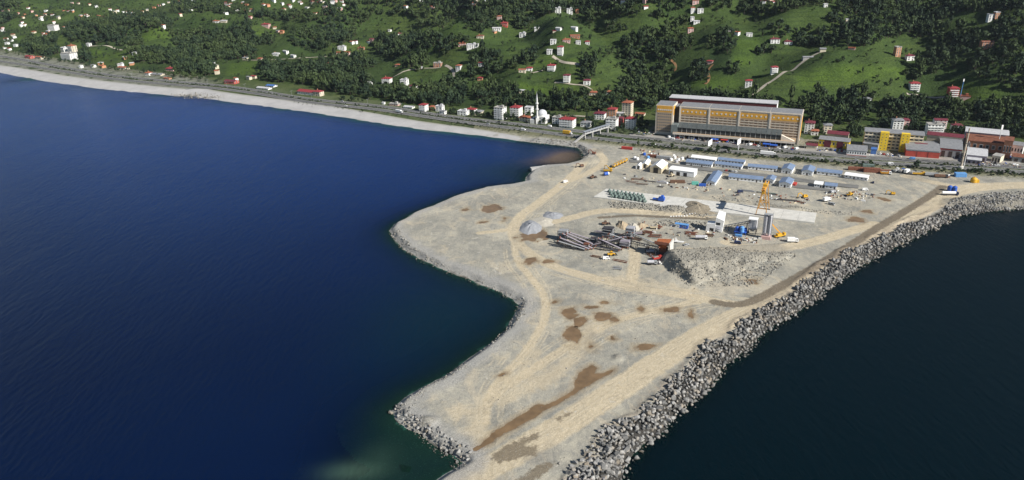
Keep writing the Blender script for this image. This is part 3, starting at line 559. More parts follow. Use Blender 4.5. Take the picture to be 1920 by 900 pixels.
rubble('yard_rubble', 'dark stones lining the bank beside the batching plant', [(1225, 415), (1260, 412), (1335, 418), (1335, 430), (1280, 426), (1230, 424)], 420, .6, 1.7, seed=7)
rubble('yard_rubble', 'stone debris along the far edge of the concrete apron', [(1330, 366), (1420, 378), (1530, 393), (1600, 398), (1600, 404), (1520, 398), (1400, 381), (1330, 371)], 380, .5, 1.6, seed=8)
rubble('shore_rubble', 'grey rubble slope at the head of the right bay', [(1735, 425), (1790, 372), (1850, 362), (1930, 358), (1990, 372), (1990, 398), (1860, 396), (1800, 404)], 1900, .6, 2.4, M_ROCK, seed=9)
rubble('shore_rubble', 'stone bank along the cove below the highway', [(985, 258), (1080, 266), (1110, 282), (1100, 300), (1088, 290), (1070, 278), (1000, 270)], 900, .6, 1.8, seed=10)
rubble('heap_rubble', 'loose stones on the brown earth heap', [(1255, 392), (1280, 380), (1335, 380), (1345, 392), (1300, 400)], 350, .4, 1.5, seed=11)
rubble('scattered_stones', 'single stones scattered over the open fill', [(800, 440), (960, 370), (1080, 350), (1330, 545), (1180, 690), (960, 840), (850, 790), (980, 620), (1000, 560)], 500, .3, 1.0, seed=12)
rubble('scattered_stones', 'stones dropped along the inner edge of the seawall', [(1010, 880), (1200, 760), (1330, 655), (1500, 556), (1660, 455), (1675, 462), (1520, 570), (1360, 660), (1230, 770), (1050, 895)], 450, .4, 1.6, seed=13)

# ---- rocks of the river mouth on the left beach, and a weedy rock under water
rp = GL([(345, 180), (360, 181), (375, 184), (395, 184), (410, 183), (400, 178), (380, 178)], 0); r2 = np.random.default_rng(77); q = rp[r2.integers(0, len(rp), 420)]+r2.normal(size=(420, 2))*np.array([12, 5]); s_ = r2.uniform(.7, 2.2, 420)
tag(scatter('river_mouth_rocks', np.column_stack([q, .6+1.6*r2.random(420)]), s_, M_RUB, None, 31), 'pale rocks of the river mouth breaking the left beach', 'rocks', kind='stuff')
M_WEED = mat('weedy_rock', (.045, .06, .025), .9, .35, .6)
a, b = G(757, 874, 0); me = rock_mesh(3, .3); me.materials.append(M_WEED); o = link(bpy.data.objects.new('submerged_rock', me)); o.location = (a, b, -1.15); o.scale = (12, 10, 7.6); tag(o, 'dark weedy rock just under the shallow water at the near corner', 'rock')
# ================================================================== BUILDINGS
WALL = {'W': mat('white_render', (.76, .76, .74), .85, .1, .4), 'C': mat('cream_render', (.58, .52, .4), .85, .1, .4), 'P': mat('pink_render', (.55, .36, .33), .85, .1, .4), 'O': mat('orange_render', (.5, .25, .14), .85, .12, .4), 'B': mat('hollow_brick', (.42, .2, .12), .9, .2, .6), 'G': mat('grey_render', (.3, .3, .3), .9, .12, .4), 'Y': mat('yellow_render', (.8, .55, .04), .8, .1, .4), 'R': mat('red_render', (.42, .07, .05), .8, .12, .4), 'L': mat('lilac_render', (.36, .32, .36), .85, .12, .4)}
ROOF = {'R': mat('red_tile', (.25, .035, .04), .8, .2, 1.2), 'M': mat('maroon_sheet', (.14, .028, .04), .7, .2, .6), 'T': mat('terracotta_tile', (.3, .1, .055), .85, .22, 1.2), 'G': mat('grey_sheet', (.21, .215, .225), .75, .18, .5), 'W': mat('pale_sheet', (.46, .46, .47), .7, .12, .5), 'N': mat('roof_screed', (.33, .32, .3), .9, .2, .4), 'U': mat('rust_sheet', (.19, .075, .045), .85, .25, .5), 'A': mat('blue_sheet', (.06, .15, .4), .6, .15, .5)}
GL_ = glass(); FRAME = mat('window_frame', (.6, .6, .58), .7, .05, 1.); SLAB = mat('concrete_slab', (.42, .41, .39), .9, .12, .4); RAIL = mat('painted_rail', (.5, .5, .5), .6, .1, 1.)
_wm = MB().box(-.5, .5, -.04, 0, 0, 1).box(-.4, .4, -.07, -.04, .12, .9, 1).mesh('window', [FRAME, GL_])          # faces -y
_dm = MB().box(-.5, .5, -.05, 0, 0, 1).mesh('door', mat('dark_door', (.06, .045, .04), .6))
_wb = MB().box(-.5, .5, -.04, 0, 0, 1).box(-.42, .42, -.07, -.04, .15, .9, 1).mesh('window', [mat('tan_frame', (.45, .38, .3), .8), mat('brown_glazing', (.17, .115, .075), .3, .35, .3, 0, 0, .4)])
def window(par, x, y, z, w_, h_, face='f'):
    rz = {'f': 0, 'r': math.pi/2, 'b': math.pi, 'l': -math.pi/2}[face]
    return inst('window', _wm, par, (x, y, z), (0, 0, rz), (w_, 1, h_))
def house(px, py, w_, d_, fl, label, wall='W', roof='R', kind='hip', rz=-25, cat='house', group=None, name='house', fh=3., bal=0, win=True, pos=None, sink=4):
    x_, y_, z_ = pos or (hit(px, py))
    k_ = .68 if y_ > 900 else .8; w_, d_, fh = w_*k_, d_*k_, fh*k_
    t = thing(name, label, cat, (x_, y_, z_), R(rz), group); H = fl*fh; x0, x1 = -w_/2, w_/2
    pbox('wall', WALL[wall], t, x0, x1, 0, d_, -sink, H)
    rf = MB()
    if kind == 'hip': rf.hip(x0, x1, 0, d_, H+.01, min(w_, d_)*.2, .7)
    elif kind == 'gable': rf.gable(x0, x1, 0, d_, H, d_*.14, .6); MB().gablewall(x0, x1, 0, d_, H-.5, H-.01, d_*.14).build('gable_end', WALL[wall], t)
    else:
        rf.box(x0-.25, x1+.25, -.25, d_+.25, H+.005, H+.3)
        for a, b, c, e in ((x0-.25, x1+.25, -.25, 0), (x0-.25, x1+.25, d_, d_+.25), (x0-.25, x0, 0, d_), (x1, x1+.25, 0, d_)): rf.box(a, b, c, e, H+.3, H+.9)
        if w_ > 9: rf.box(x0+w_*.55, x0+w_*.55+3, d_*.5, d_*.5+3, H+.3, H+2.6)
    ro = rf.build('roof', ROOF[roof], t)
    if kind == 'hip' and w_ > 9: pbox('chimney', WALL['B'], ro, x0+w_*.3, x0+w_*.3+.9, d_*.55, d_*.55+.9, H+.5, H+min(w_, d_)*.2+1.6)
    if win:
        nc = max(2, int(w_/3.2)); ns = max(1, int(d_/3.8))
        for f in range(fl):
            for c in range(nc):
                xx = x0+(c+.5)*w_/nc
                if f == 0 and c == nc//2: inst('door', _dm, t, (xx, -.003, 0), sc=(1.3, 1, 2.2)); continue
                window(t, xx, -.003, f*fh+1., w_/nc*.5, 1.5)
            for c in range(ns): window(t, x1+.003, (c+.5)*d_/ns, f*fh+1., d_/ns*.4, 1.5, 'r')
    for f in range(1, fl if bal else 0):
        b_ = MB().box(x0+.4, x1-.4, -1.5, -.12, f*fh-.1, f*fh+.1).box(x0+.4, x1-.4, -1.5, -1.4, f*fh+.1, f*fh+1.); b_.build('balcony', [WALL['W'] if bal == 1 else WALL['P']], t)
    return t
HS_ = [  # px, py, width, depth, storeys, label, wall, roof, kind, rot, balconies
 (792, 209, 13, 12, 4, 'white four-storey house with flat red roof beside the highway, left of a low white shed', 'W', 'R', 'hip', -25, 1),
 (808, 207, 9, 9, 2, 'small orange-roofed house tucked behind the white four-storey house by the highway', 'O', 'T', 'hip', -25, 0),
 (823, 210, 14, 10, 3, 'white flat-roofed three-storey block by the highway', 'W', 'W', 'flat', -25, 0),
 (829, 215, 11, 8, 2, 'low white house with dark doors in front of the white flat-roofed block', 'W', 'G', 'gable', -25, 0),
 (765, 204, 19, 10, 1, 'low white shed with pale sheet roof beside the highway', 'W', 'W', 'gable', -25, 0),
 (738, 199, 20, 9, 1, 'long low pinkish roofless ruin beside the highway', 'P', 'N', 'flat', -25, 0),
 (718, 196, 5, 5, 1, 'tiny white hut on the verge by the yellow grass', 'W', 'W', 'flat', -25, 0),
 (866, 217, 15, 11, 2, 'plain white two-storey building left of a red hip roof by the highway', 'W', 'W', 'flat', -25, 0),
 (882, 212, 17, 11, 2, 'white house with broad red hip roof by the highway', 'W', 'R', 'hip', -25, 0),
 (896, 217, 11, 10, 2, 'small cream house with grey roof beside the broad red hip roof', 'C', 'G', 'hip', -25, 0),
 (935, 226, 15, 12, 6, 'tall white six-storey apartment block with balconies by the highway', 'W', 'N', 'flat', -28, 1),
 (965, 221, 15, 13, 5, 'white five-storey apartment block with red roof left of the minaret', 'W', 'R', 'hip', -25, 1),
 (990, 217, 11, 10, 4, 'narrow white four-storey house just left of the minaret', 'W', 'W', 'flat', -25, 0),
 (984, 229, 18, 10, 2, 'low house with worn terracotta roof in front of the minaret', 'C', 'T', 'hip', -25, 0),
 (1043, 233, 13, 10, 3, 'plain grey-white three-storey house right of the mosque', 'W', 'N', 'flat', -25, 0),
 (1061, 240, 21, 13, 4, 'wide white house with bright red hip roof right of the mosque', 'W', 'R', 'hip', -25, 1),
 (1097, 239, 14, 11, 2, 'low two-storey house with grey roof left of the footbridge', 'W', 'G', 'hip', -25, 0),
 (1123, 225, 16, 12, 3, 'white and pink three-storey house with maroon roof above the footbridge', 'W', 'M', 'hip', -25, 0),
 (1146, 221, 13, 11, 4, 'orange four-storey house with red roof above the footbridge', 'O', 'R', 'hip', -25, 0),
 (1145, 244, 15, 12, 5, 'white five-storey block with wide balconies at the footbridge end', 'W', 'N', 'flat', -25, 1),
 (1161, 238, 9, 9, 4, 'narrow red house squeezed beside the balcony block', 'R', 'M', 'hip', -25, 0),
 (1174, 219, 14, 12, 7, 'tall cream apartment tower with pink top storeys below the green slope', 'C', 'T', 'hip', -25, 0),
 (1162, 221, 10, 8, 2, 'small white annex left of the cream tower', 'W', 'W', 'flat', -25, 0),
 (1180, 243, 13, 11, 5, 'white five-storey house with bright red roof nearest the huge orange building', 'W', 'R', 'hip', -25, 1),
 (1199, 218, 14, 8, 1, 'low shed with pinkish roof behind the red-roofed apartment house', 'C', 'T', 'gable', -25, 0),
 (1516, 252, 12, 11, 5, 'white five-storey house with maroon roof at the right end of the huge building', 'W', 'M', 'hip', -20, 0),
 (1527, 254, 9, 8, 2, 'small house with brown roof right of the white maroon-roofed house', 'W', 'T', 'hip', -20, 0),
 (1551, 252, 10, 9, 4, 'narrow cream house with grey hip roof at the foot of the dark wood', 'C', 'G', 'hip', -15, 0),
 (1682, 247, 13, 11, 5, 'white tower block rising behind the yellow stair towers', 'W', 'G', 'hip', -12, 0),
 (1695, 243, 11, 10, 4, 'maroon-roofed house right of the white tower block', 'P', 'M', 'hip', -12, 0),
 (1752, 256, 20, 11, 5, 'white apartment house with stepped balconies above the maroon factory roof', 'W', 'N', 'flat', -15, 1),
 (1760, 251, 15, 10, 6, 'pink and white apartment house with maroon gable behind the stepped balconies', 'W', 'M', 'gable', -15, 2),
 (1793, 249, 12, 9, 3, 'white house with dark red roof beside the tall chimney mast', 'W', 'M', 'hip', -15, 0),
 (572, 178, 44, 20, 2, 'long white warehouse with red roof and red end wall by the highway', 'W', 'R', 'gable', -27, 0),
 (594, 181, 18, 13, 3, 'cream three-storey house with red roof right of the long white warehouse', 'C', 'R', 'hip', -27, 0),
 (618, 126, 17, 12, 3, 'white hillside house with wide red roof above the coastal wood', 'W', 'T', 'hip', -20, 0),
 (586, 121, 10, 9, 3, 'narrow white hillside house left of the wide red roof', 'W', 'G', 'hip', -10, 0),
 (641, 106, 40, 12, 3, 'long pink hillside building with two storeys of windows', 'P', 'T', 'flat', -12, 0),
 (640, 96, 20, 12, 3, 'bright white block just above the long pink building', 'W', 'W', 'flat', -15, 0),
 (676, 94, 16, 11, 2, 'pink hollow-brick house right of the long pink building', 'B', 'T', 'hip', -15, 0),
 (724, 159, 19, 13, 4, 'white hillside house with red roof and pink attic above the wood', 'W', 'R', 'hip', -18, 1),
 (757, 162, 15, 11, 4, 'white flat-roofed hillside block with balconies above the wood', 'W', 'W', 'flat', -18, 1),
 (774, 167, 15, 10, 2, 'low white house with maroon roof right of the flat-roofed hillside block', 'W', 'M', 'hip', -18, 0),
 (693, 160, 8, 7, 2, 'little white hut alone on the slope left of the pink attic house', 'W', 'W', 'flat', -18, 0),
 (820, 127, 18, 10, 3, 'unfinished brick house with open floors at the top of a pale lane', 'B', 'N', 'flat', -15, 0),
 (859, 134, 11, 10, 4, 'white and pink house with red roof beside the pale lane', 'W', 'T', 'hip', -22, 0),
 (902, 128, 12, 9, 3, 'white house with red roof standing alone right of the pale lane', 'W', 'R', 'hip', -22, 0),
 (900, 154, 11, 9, 2, 'small orange-red house alone on the green slope', 'O', 'R', 'hip', -20, 0),
 (979, 138, 14, 10, 2, 'weathered two-storey farmhouse on the terrace edge', 'C', 'T', 'gable', -10, 0),
 (992, 134, 12, 10, 2, 'white house with red roof right of the weathered farmhouse', 'W', 'R', 'hip', -10, 0),
 (1033, 135, 16, 11, 4, 'white four-storey hillside house with pink-red roof', 'W', 'R', 'hip', -20, 1),
 (1062, 156, 13, 11, 5, 'tall white hillside house with maroon roof on a cleared ledge', 'W', 'M', 'hip', -12, 1),
 (1100, 160, 13, 10, 3, 'white house with maroon roof right of the tall hillside house', 'W', 'M', 'hip', -12, 0),
 (1112, 181, 16, 10, 2, 'orange-roofed house half hidden in trees above the coastal row', 'C', 'T', 'hip', -18, 0),
 (1138, 179, 12, 10, 2, 'white house with reddish roof at the right edge of the coastal wood', 'W', 'T', 'hip', -18, 0),
 (978, 176, 10, 8, 2, 'small pale house at the upper edge of the coastal wood', 'C', 'W', 'gable', -18, 0),
 (745, 125, 13, 9, 1, 'low reddish house behind a hedge on the slope', 'P', 'T', 'hip', -18, 0),
 (786, 130, 14, 8, 1, 'low white barn beside a hedge on the slope', 'W', 'W', 'gable', -18, 0),
 (979, 71, 14, 11, 3, 'white block house on the upper slope with pale roof', 'W', 'W', 'flat', -18, 0),
 (1050, 106, 12, 11, 6, 'tall white house with dark red roof at the top of a bent lane', 'W', 'R', 'hip', -15, 1),
 (1030, 105, 11, 9, 3, 'white cubic house left of the tall house on the bent lane', 'W', 'W', 'flat', -15, 0),
 (1037, 84, 12, 9, 3, 'white house above the tall dark red roof', 'W', 'W', 'flat', -10, 0),
 (1062, 82, 16, 10, 2, 'pink terracotta-roofed house in the cluster above the bent lane', 'P', 'T', 'hip', -10, 0),
 (1078, 73, 20, 10, 2, 'long brick-red house at the top of the cluster', 'B', 'T', 'gable', -10, 0),
 (1084, 85, 10, 8, 2, 'little white house right of the pink cluster', 'W', 'W', 'flat', -10, 0),
 (1101, 84, 9, 8, 2, 'single white hut farthest right of the pink cluster', 'W', 'R', 'hip', -10, 0),
 (886, 93, 26, 12, 3, 'long white terraced house on the ridge shoulder', 'W', 'W', 'flat', -10, 0),
 (866, 88, 16, 10, 2, 'pale pink house left of the long white terraced house', 'P', 'T', 'flat', -10, 0),
 (900, 74, 16, 10, 2, 'brown-roofed house half hidden by trees above the terraced house', 'C', 'U', 'hip', -10, 0),
 (931, 58, 20, 11, 2, 'white house below the red house on the ridge', 'W', 'W', 'gable', -10, 0),
 (945, 51, 16, 11, 3, 'red-walled house on the ridge', 'R', 'R', 'hip', -10, 0),
 (936, 38, 11, 9, 3, 'pink house on the ridge top beside a white mast', 'P', 'P' if 0 else 'T', 'hip', -10, 0),
 (1046, 26, 14, 10, 4, 'left white house of the pair high in the woods', 'W', 'W', 'flat', -10, 0),
 (1068, 27, 14, 10, 4, 'right white house of the pair high in the woods', 'W', 'W', 'flat', -10, 0),
 (1082, 26, 7, 7, 3, 'thin orange house right of the white pair in the woods', 'O', 'T', 'hip', -10, 0),
 (1452, 140, 12, 10, 4, 'white banded house with red roof beside the climbing lane', 'W', 'R', 'hip', -5, 1),
 (1403, 164, 12, 10, 4, 'white house with bright red roof at the bottom of the climbing lane', 'W', 'R', 'hip', -15, 0),
 (1453, 84, 18, 10, 3, 'white house with maroon roof on the far meadow', 'W', 'M', 'hip', -8, 0),
 (1478, 84, 15, 10, 2, 'lower white house with maroon roof right on the far meadow', 'W', 'M', 'hip', -8, 0),
 (1516, 111, 20, 9, 1, 'long low grey shed beside the top of the climbing lane', 'G', 'G', 'gable', -5, 0),
 (1405, 69, 12, 8, 2, 'little white house above the square meadow', 'W', 'W', 'flat', -5, 0),
 (1365, 61, 10, 8, 2, 'white hut above the dark round copse', 'W', 'W', 'gable', -5, 0),
 (1683, 108, 10, 9, 6, 'tall orange brick house with blank dark side below the right forest', 'O', 'N', 'flat', 8, 0),
 (1707, 114, 14, 9, 3, 'white house with purple roof right of the tall brick house', 'W', 'M', 'hip', 0, 0),
 (1714, 174, 14, 11, 4, 'white gridded house with red roof above the yellow building', 'W', 'R', 'hip', -10, 1),
 (1786, 188, 13, 11, 5, 'red house with white balconies on the right slope', 'R', 'R', 'hip', -10, 1),
 (1858, 40, 11, 9, 4, 'white house pair member at the upper right meadow, left one', 'W', 'W', 'flat', -5, 0),
 (1869, 36, 8, 8, 4, 'narrow white and orange house at the upper right meadow, right one', 'O', 'W', 'flat', -5, 0),
 (1851, 92, 20, 12, 4, 'rust-red timber house half hidden in the right forest', 'U' if 0 else 'B', 'U', 'gable', -5, 0),
 (1584, 62, 8, 8, 3, 'white house in the dark trees left of the right forest', 'W', 'W', 'flat', -5, 0),
 (1588, 46, 6, 6, 3, 'little pale hut above the white house in the dark trees', 'C', 'W', 'flat', -5, 0),
 (1626, 198, 9, 8, 3, 'white house with dark roof in the wood above the yellow building', 'W', 'G', 'hip', -10, 0),
 (1548, 15, 8, 7, 2, 'single white house on the far crest meadow', 'W', 'W', 'flat', -5, 0),
 (1295, 62, 12, 9, 3, 'pinkish house at the foot of the straggling white hamlet', 'P', 'T', 'hip', -5, 0),
 (1306, 47, 13, 9, 2, 'low white house in the straggling hamlet', 'W', 'W', 'gable', -5, 0),
 (1298, 42, 8, 8, 3, 'slim white house left in the straggling hamlet', 'W', 'W', 'flat', -5, 0),
 (1313, 29, 13, 9, 3, 'white house right in the straggling hamlet', 'W', 'W', 'flat', -5, 0),
 (1299, 27, 9, 8, 4, 'white and pink house left in the upper hamlet', 'W', 'T', 'hip', -5, 0),
 (1304, 12, 14, 9, 3, 'pink house at the top of the straggling hamlet', 'P', 'T', 'hip', -5, 0),
 (497, 52, 26, 14, 3, 'red-roofed pink house on the upper left slope', 'P', 'R', 'hip', -15, 0),
 (405, 44, 20, 9, 2, 'left of two long low houses on the upper left meadow', 'W', 'T', 'hip', -10, 0),
 (419, 44, 20, 9, 2, 'right of two long low houses on the upper left meadow', 'C', 'W', 'hip', -10, 0),
 (516, 105, 18, 10, 2, 'white house with cream roof at the end of a curved lane', 'W', 'C' if 0 else 'W', 'hip', -15, 0),
 (534, 101, 16, 8, 2, 'upper of two white sheds stepping down the slope', 'W', 'W', 'gable', -40, 0),
 (548, 108, 14, 8, 2, 'lower of two white sheds stepping down the slope', 'W', 'W', 'gable', -40, 0),
 (486, 112, 12, 9, 1, 'small pink hut above the round green field', 'P', 'T', 'hip', -15, 0),
 (458, 111, 14, 10, 1, 'domed grey-brown hut above the round green field', 'C', 'G', 'hip', -15, 0),
 (506, 164, 22, 12, 1, 'blue-roofed shed beside the highway at the left', 'W', 'A', 'gable', -27, 0),
 (492, 168, 34, 12, 1, 'long pale shed left of the blue-roofed shed', 'W', 'W', 'gable', -27, 0),
 (97, 58, 32, 20, 6, 'large blue-glass fronted building in the far left village', 'W', 'N', 'flat', -20, 0),
 (125, 113, 40, 22, 6, 'large pale block with dark blue side in the left coastal village', 'W', 'N', 'flat', -30, 1),
 (133, 100, 20, 16, 7, 'terracotta-topped house behind the pale block in the left village', 'C', 'T', 'hip', -30, 1),
 (118, 100, 18, 12, 5, 'tall white house left behind the pale coastal block', 'W', 'W', 'flat', -30, 0),
 (52, 110, 26, 14, 2, 'red-walled shed by the highway at the far left', 'R', 'R', 'gable', -30, 0),
 (72, 111, 26, 12, 2, 'low terracotta-roofed house right of the red-walled shed', 'C', 'T', 'gable', -30, 0),
 (165, 88, 12, 10, 3, 'single white hut at the corner of the bright green field', 'W', 'W', 'flat', -20, 0),
 (228, 131, 26, 14, 2, 'striped terracotta-roofed house below the dark copse', 'C', 'T', 'gable', -25, 0),
 (252, 106, 12, 10, 3, 'white house on the edge of the dark copse', 'W', 'W', 'hip', -25, 0),
 (327, 112, 12, 10, 4, 'cream house alone against the dark copse', 'C', 'W', 'flat', -25, 0),
 (290, 142, 40, 14, 1, 'long grey-roofed shed beside the highway before the river mouth', 'C', 'G', 'gable', -25, 0),
 (318, 134, 26, 14, 2, 'pink-red roofed house beside the highway before the river mouth', 'P', 'R', 'hip', -25, 0),
 (276, 142, 14, 12, 2, 'small house with orange roof left of the long grey shed', 'W', 'T', 'hip', -25, 0),
 (312, 149, 18, 8, 1, 'little orange hut beside the highway before the river mouth', 'O', 'T', 'gable', -25, 0),
 (430, 158, 30, 16, 2, 'dark red sheds clustered beside the river mouth bridge', 'R', 'M', 'gable', -25, 0),
]
for q in HS_:
    house(*q[:6], wall=q[6], roof=q[7], kind=q[8], rz=q[9]+random.uniform(-3, 3), bal=q[10], win=q[2] > 7.5)
# far village houses, a few pixels each
VIL = [(5, 92), (12, 84), (20, 78), (28, 88), (16, 95), (24, 72), (10, 76), (62, 63), (80, 66), (88, 62), (105, 56), (118, 54), (26, 30), (33, 27), (58, 24), (52, 18), (66, 30), (76, 34), (84, 31), (75, 38), (98, 30), (127, 22), (135, 24), (150, 32), (160, 30), (167, 34), (145, 43), (156, 44), (192, 35), (134, 7), (146, 8), (178, 14), (206, 20), (214, 26), (220, 22), (230, 25), (240, 29), (247, 27), (265, 24), (276, 22), (288, 16), (296, 12), (304, 10), (316, 6), (300, 47), (305, 54), (335, 5), (345, 10), (350, 18), (356, 22), (362, 6), (336, 15), (425, 12), (432, 8), (438, 3), (443, 21), (460, 23), (470, 24), (455, 6), (462, 12), (492, 10), (500, 12), (512, 5), (530, 20), (540, 12), (548, 5), (566, 10), (574, 16), (585, 8), (609, 18), (624, 10), (600, 5), (620, 24), (545, 30), (555, 28), (468, 35), (515, 55), (520, 62), (528, 64), (640, 5), (645, 12), (790, 5), (826, 3), (888, 13), (896, 4), (920, 22), (913, 5), (1000, 4), (1036, 8), (1154, 7), (1207, 8), (1168, 6), (1430, 8), (1455, 6), (1445, 3), (225, 125), (247, 123), (150, 128), (172, 127), (190, 128), (232, 112), (188, 122), (402, 130), (407, 140), (398, 122), (465, 150), (475, 148), (440, 152), (770, 122), (690, 82), (697, 80), (658, 83), (665, 82), (730, 60), (750, 67), (925, 62), (1006, 58), (1046, 58), (1040, 62), (1075, 57), (1380, 68), (1330, 122), (1596, 95), (1543, 98), (1808, 190)]
rv = random.Random(5); VIL += [(rv.uniform(420, 650), rv.uniform(2, 30)) for _ in range(14)]+[(rv.uniform(120, 340), rv.uniform(4, 34)) for _ in range(5)]+[(rv.uniform(2, 120), rv.uniform(20, 70)) for _ in range(16)]+[(rv.uniform(700, 1250), rv.uniform(3, 22)) for _ in range(5)]
CN = {'W': 'white', 'C': 'cream', 'P': 'pink', 'O': 'orange', 'R': 'red', 'T': 'terracotta', 'N': 'grey', 'G': 'dark grey', 'M': 'maroon'}
def vlabel(a, b, wl, rf_, kd):
    place = 'at the far left edge of the coast' if a < 35 and b > 60 else 'below the village on the left slope' if a < 420 and b > 100 else 'in the far left village' if a < 200 else 'in the upper village left of centre' if a < 380 else 'in the hilltop village above the round field' if a < 700 and b < 40 else 'on the left middle slope' if a < 800 else 'high on the central ridge' if a < 1250 else 'high on the right slopes'
    return 'tiny %s house with %s %s roof %s' % (CN[wl], CN[rf_], kd, place)
for a, b in VIL:
    kd = random.choice(['hip', 'flat', 'gable']); wl = random.choice('WWWWCCPO'); rf_ = random.choice('WWRTTNGM')
    house(a, b, random.uniform(8, 14), random.uniform(7, 11), random.choice([1, 2, 2, 2, 3]), vlabel(a, b, wl, rf_, kd), wl, rf_, kd, random.uniform(-50, 10), group='tiny houses scattered on the distant hills', win=False)
# ------------------------------------------------------------------ the huge orange and beige building
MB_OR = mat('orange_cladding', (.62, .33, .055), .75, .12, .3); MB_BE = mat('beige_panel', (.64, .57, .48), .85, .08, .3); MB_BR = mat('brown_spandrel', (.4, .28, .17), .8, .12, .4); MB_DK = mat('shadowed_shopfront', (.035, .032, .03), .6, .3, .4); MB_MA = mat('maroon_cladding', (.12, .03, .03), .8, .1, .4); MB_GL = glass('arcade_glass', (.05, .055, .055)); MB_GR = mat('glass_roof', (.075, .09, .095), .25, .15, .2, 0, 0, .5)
A, B = np.array(G(1229, 249.5, ZG)), np.array(G(1497, 271, ZG)); LL = np.hypot(*(B-A)); rzb = math.atan2(B[1]-A[1], B[0]-A[0])
t = thing('long_building', 'huge orange and beige building with glazed arcade behind the highway', 'building', (*A, ZG), rzb); HB = 31.
x0m = 25.; nb = 4; bw = (LL-x0m)/nb
MB().box(x0m, LL, 0, 20, 0, HB-.01).build('wall', MB_BE, t)
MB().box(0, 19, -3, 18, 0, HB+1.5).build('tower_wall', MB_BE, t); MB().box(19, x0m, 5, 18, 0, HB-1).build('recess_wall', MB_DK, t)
rf = MB().box(x0m-.3, LL+.5, -.6, 20.5, HB, HB+1).build('roof_parapet', MB_BE, t)
for k in range(nb): pbox('roof_panel', ROOF['G'], t, x0m+k*bw+.4, x0m+(k+1)*bw-.2, .2, 19.8, HB+1, HB+1.25)
pbox('roof_panel', ROOF['G'], t, .5, 18.5, -2.5, 17.5, HB+1.5, HB+1.8); pbox('roof_panel', ROOF['G'], t, 19, x0m-.4, 5.2, 18, HB-1, HB-.7)
pbox('end_cladding', MB_OR, t, LL, LL+.25, .8, 19.5, 5, HB-3.5); pbox('end_band', MB_BE, t, LL, LL+.3, .8, 19.5, HB-3.4, HB-.05)
disc = MB().lathe([(.9, 0), (.9, .16)], 12).mesh('ornament', FRAME)
for k in range(nb):
    a = x0m+k*bw; b = a+bw; i0, i1 = a+1.8, b-1.6
    pbox('pilaster', MB_BE, t, a, a+1.5, -.8, -.01, 0, HB-.02)
    pbox('orange_frieze', MB_OR, t, i0, i1, -.25, -.01, HB-7.2, HB-1.6)
    pbox('window_ground', MB_BR, t, i0, i1, -.2, -.01, 6., HB-7.35)
    for j in range(6): inst('ornament', disc, t, (i0+(j+.5)*(i1-i0)/6, -.26, HB-4.4), (math.pi/2, 0, 0))
    for f in range(6):
        z_ = HB-10.2-f*2.75
        pbox('sill_band', MB_BE, t, i0, i1, -.45, -.21, z_-.75, z_-.1)
        for j in range(6): w2 = (i1-i0)/6; inst('window', _wb, t, (i0+(j+.5)*w2, -.24, z_), sc=(w2*.86, 1, 1.55))
pbox('pilaster', MB_BE, t, LL-1.4, LL+.26, -.8, -.01, 0, HB-.02)
pbox('orange_frieze', MB_OR, t, 1, 18, -3.25, -3.01, HB-6, HB+1); pbox('orange_frieze', MB_OR, t, 19.01, 19.25, -2.6, 4.8, HB-9, HB+1)
for j in range(7): inst('ornament', disc, t, (1.6+(j+.5)*2.25, -3.26, HB-3.4), (math.pi/2, 0, 0))
pbox('window_ground', MB_BR, t, 1.4, 17.6, -3.2, -3.01, 3, HB-6.2)
for f in range(7):
    for j in range(7): window(t, 1.6+(j+.5)*2.25, -3.21, HB-9-f*3.15, 1.55, 1.9)
# rear wing
MB().box(8, 122, 27, 42, 0, 34).build('rear_wing_wall', MB_MA, t); 
for k in range(6): pbox('rear_roof_panel', ROOF['W'], t, 7.5+k*19.2, 7.5+(k+1)*19.2-.15, 26.5, 42.5, 34, 34.6)
pbox('rear_end_wall', WALL['W'], t, 122, 122.3, 27.2, 41.8, 5, 33.9)
# arcade
MB().box(22, LL-3, -15, -1, 5.2, 6.6).build('arcade_floor', MB_BR, t); pbox('arcade_fascia', MB_BE, t, 22, LL-3, -15.3, -15.01, 4.7, 6.8)
na = 21; aw = (LL-17-26)/na
for k in range(na):
    xx = 26+k*aw; pbox('glass_panel', MB_GL, t, xx+.15, xx+aw-.15, -12.1, -11.9, 6.6, 11.6); pbox('mullion', FRAME, t, xx-.13, xx+.13, -12.3, -11.85, 6.6, 11.8)
    MB().hexa([(xx+.1, -13, 11.85), (xx+aw-.1, -13, 11.85), (xx+aw-.1, -1, 14.6), (xx+.1, -1, 14.6), (xx+.1, -13, 12.05), (xx+aw-.1, -13, 12.05), (xx+aw-.1, -1, 14.8), (xx+.1, -1, 14.8)]).build('roof_glass', MB_GR, t)
MB().add([(LL-17, -12.5, 6.6), (LL-17, -12.5, 12), (LL-4, -12.5, 6.6), (LL-17, -9, 6.6), (LL-17, -9, 12), (LL-4, -9, 6.6)], [(0, 2, 1), (3, 4, 5), (0, 1, 4, 3), (1, 2, 5, 4), (0, 3, 5, 2)]).build('sloped_end', MB_BE, t)
pbox('lift_tower', mat('lift_glass', (.17, .2, .2), .3, .2, .5, 0, 0, .5), t, 19.5, 26.2, -13, -4, 0, 14.5)
for k in range(24): pbox('column', SLAB, t, 24+k*(LL-30)/23-.35, 24+k*(LL-30)/23+.35, -14.5, -13.8, 0, 5.2)
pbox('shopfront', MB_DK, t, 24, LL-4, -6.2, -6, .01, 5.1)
# dark-glazed neighbour in its shadow
CONC0 = SLAB
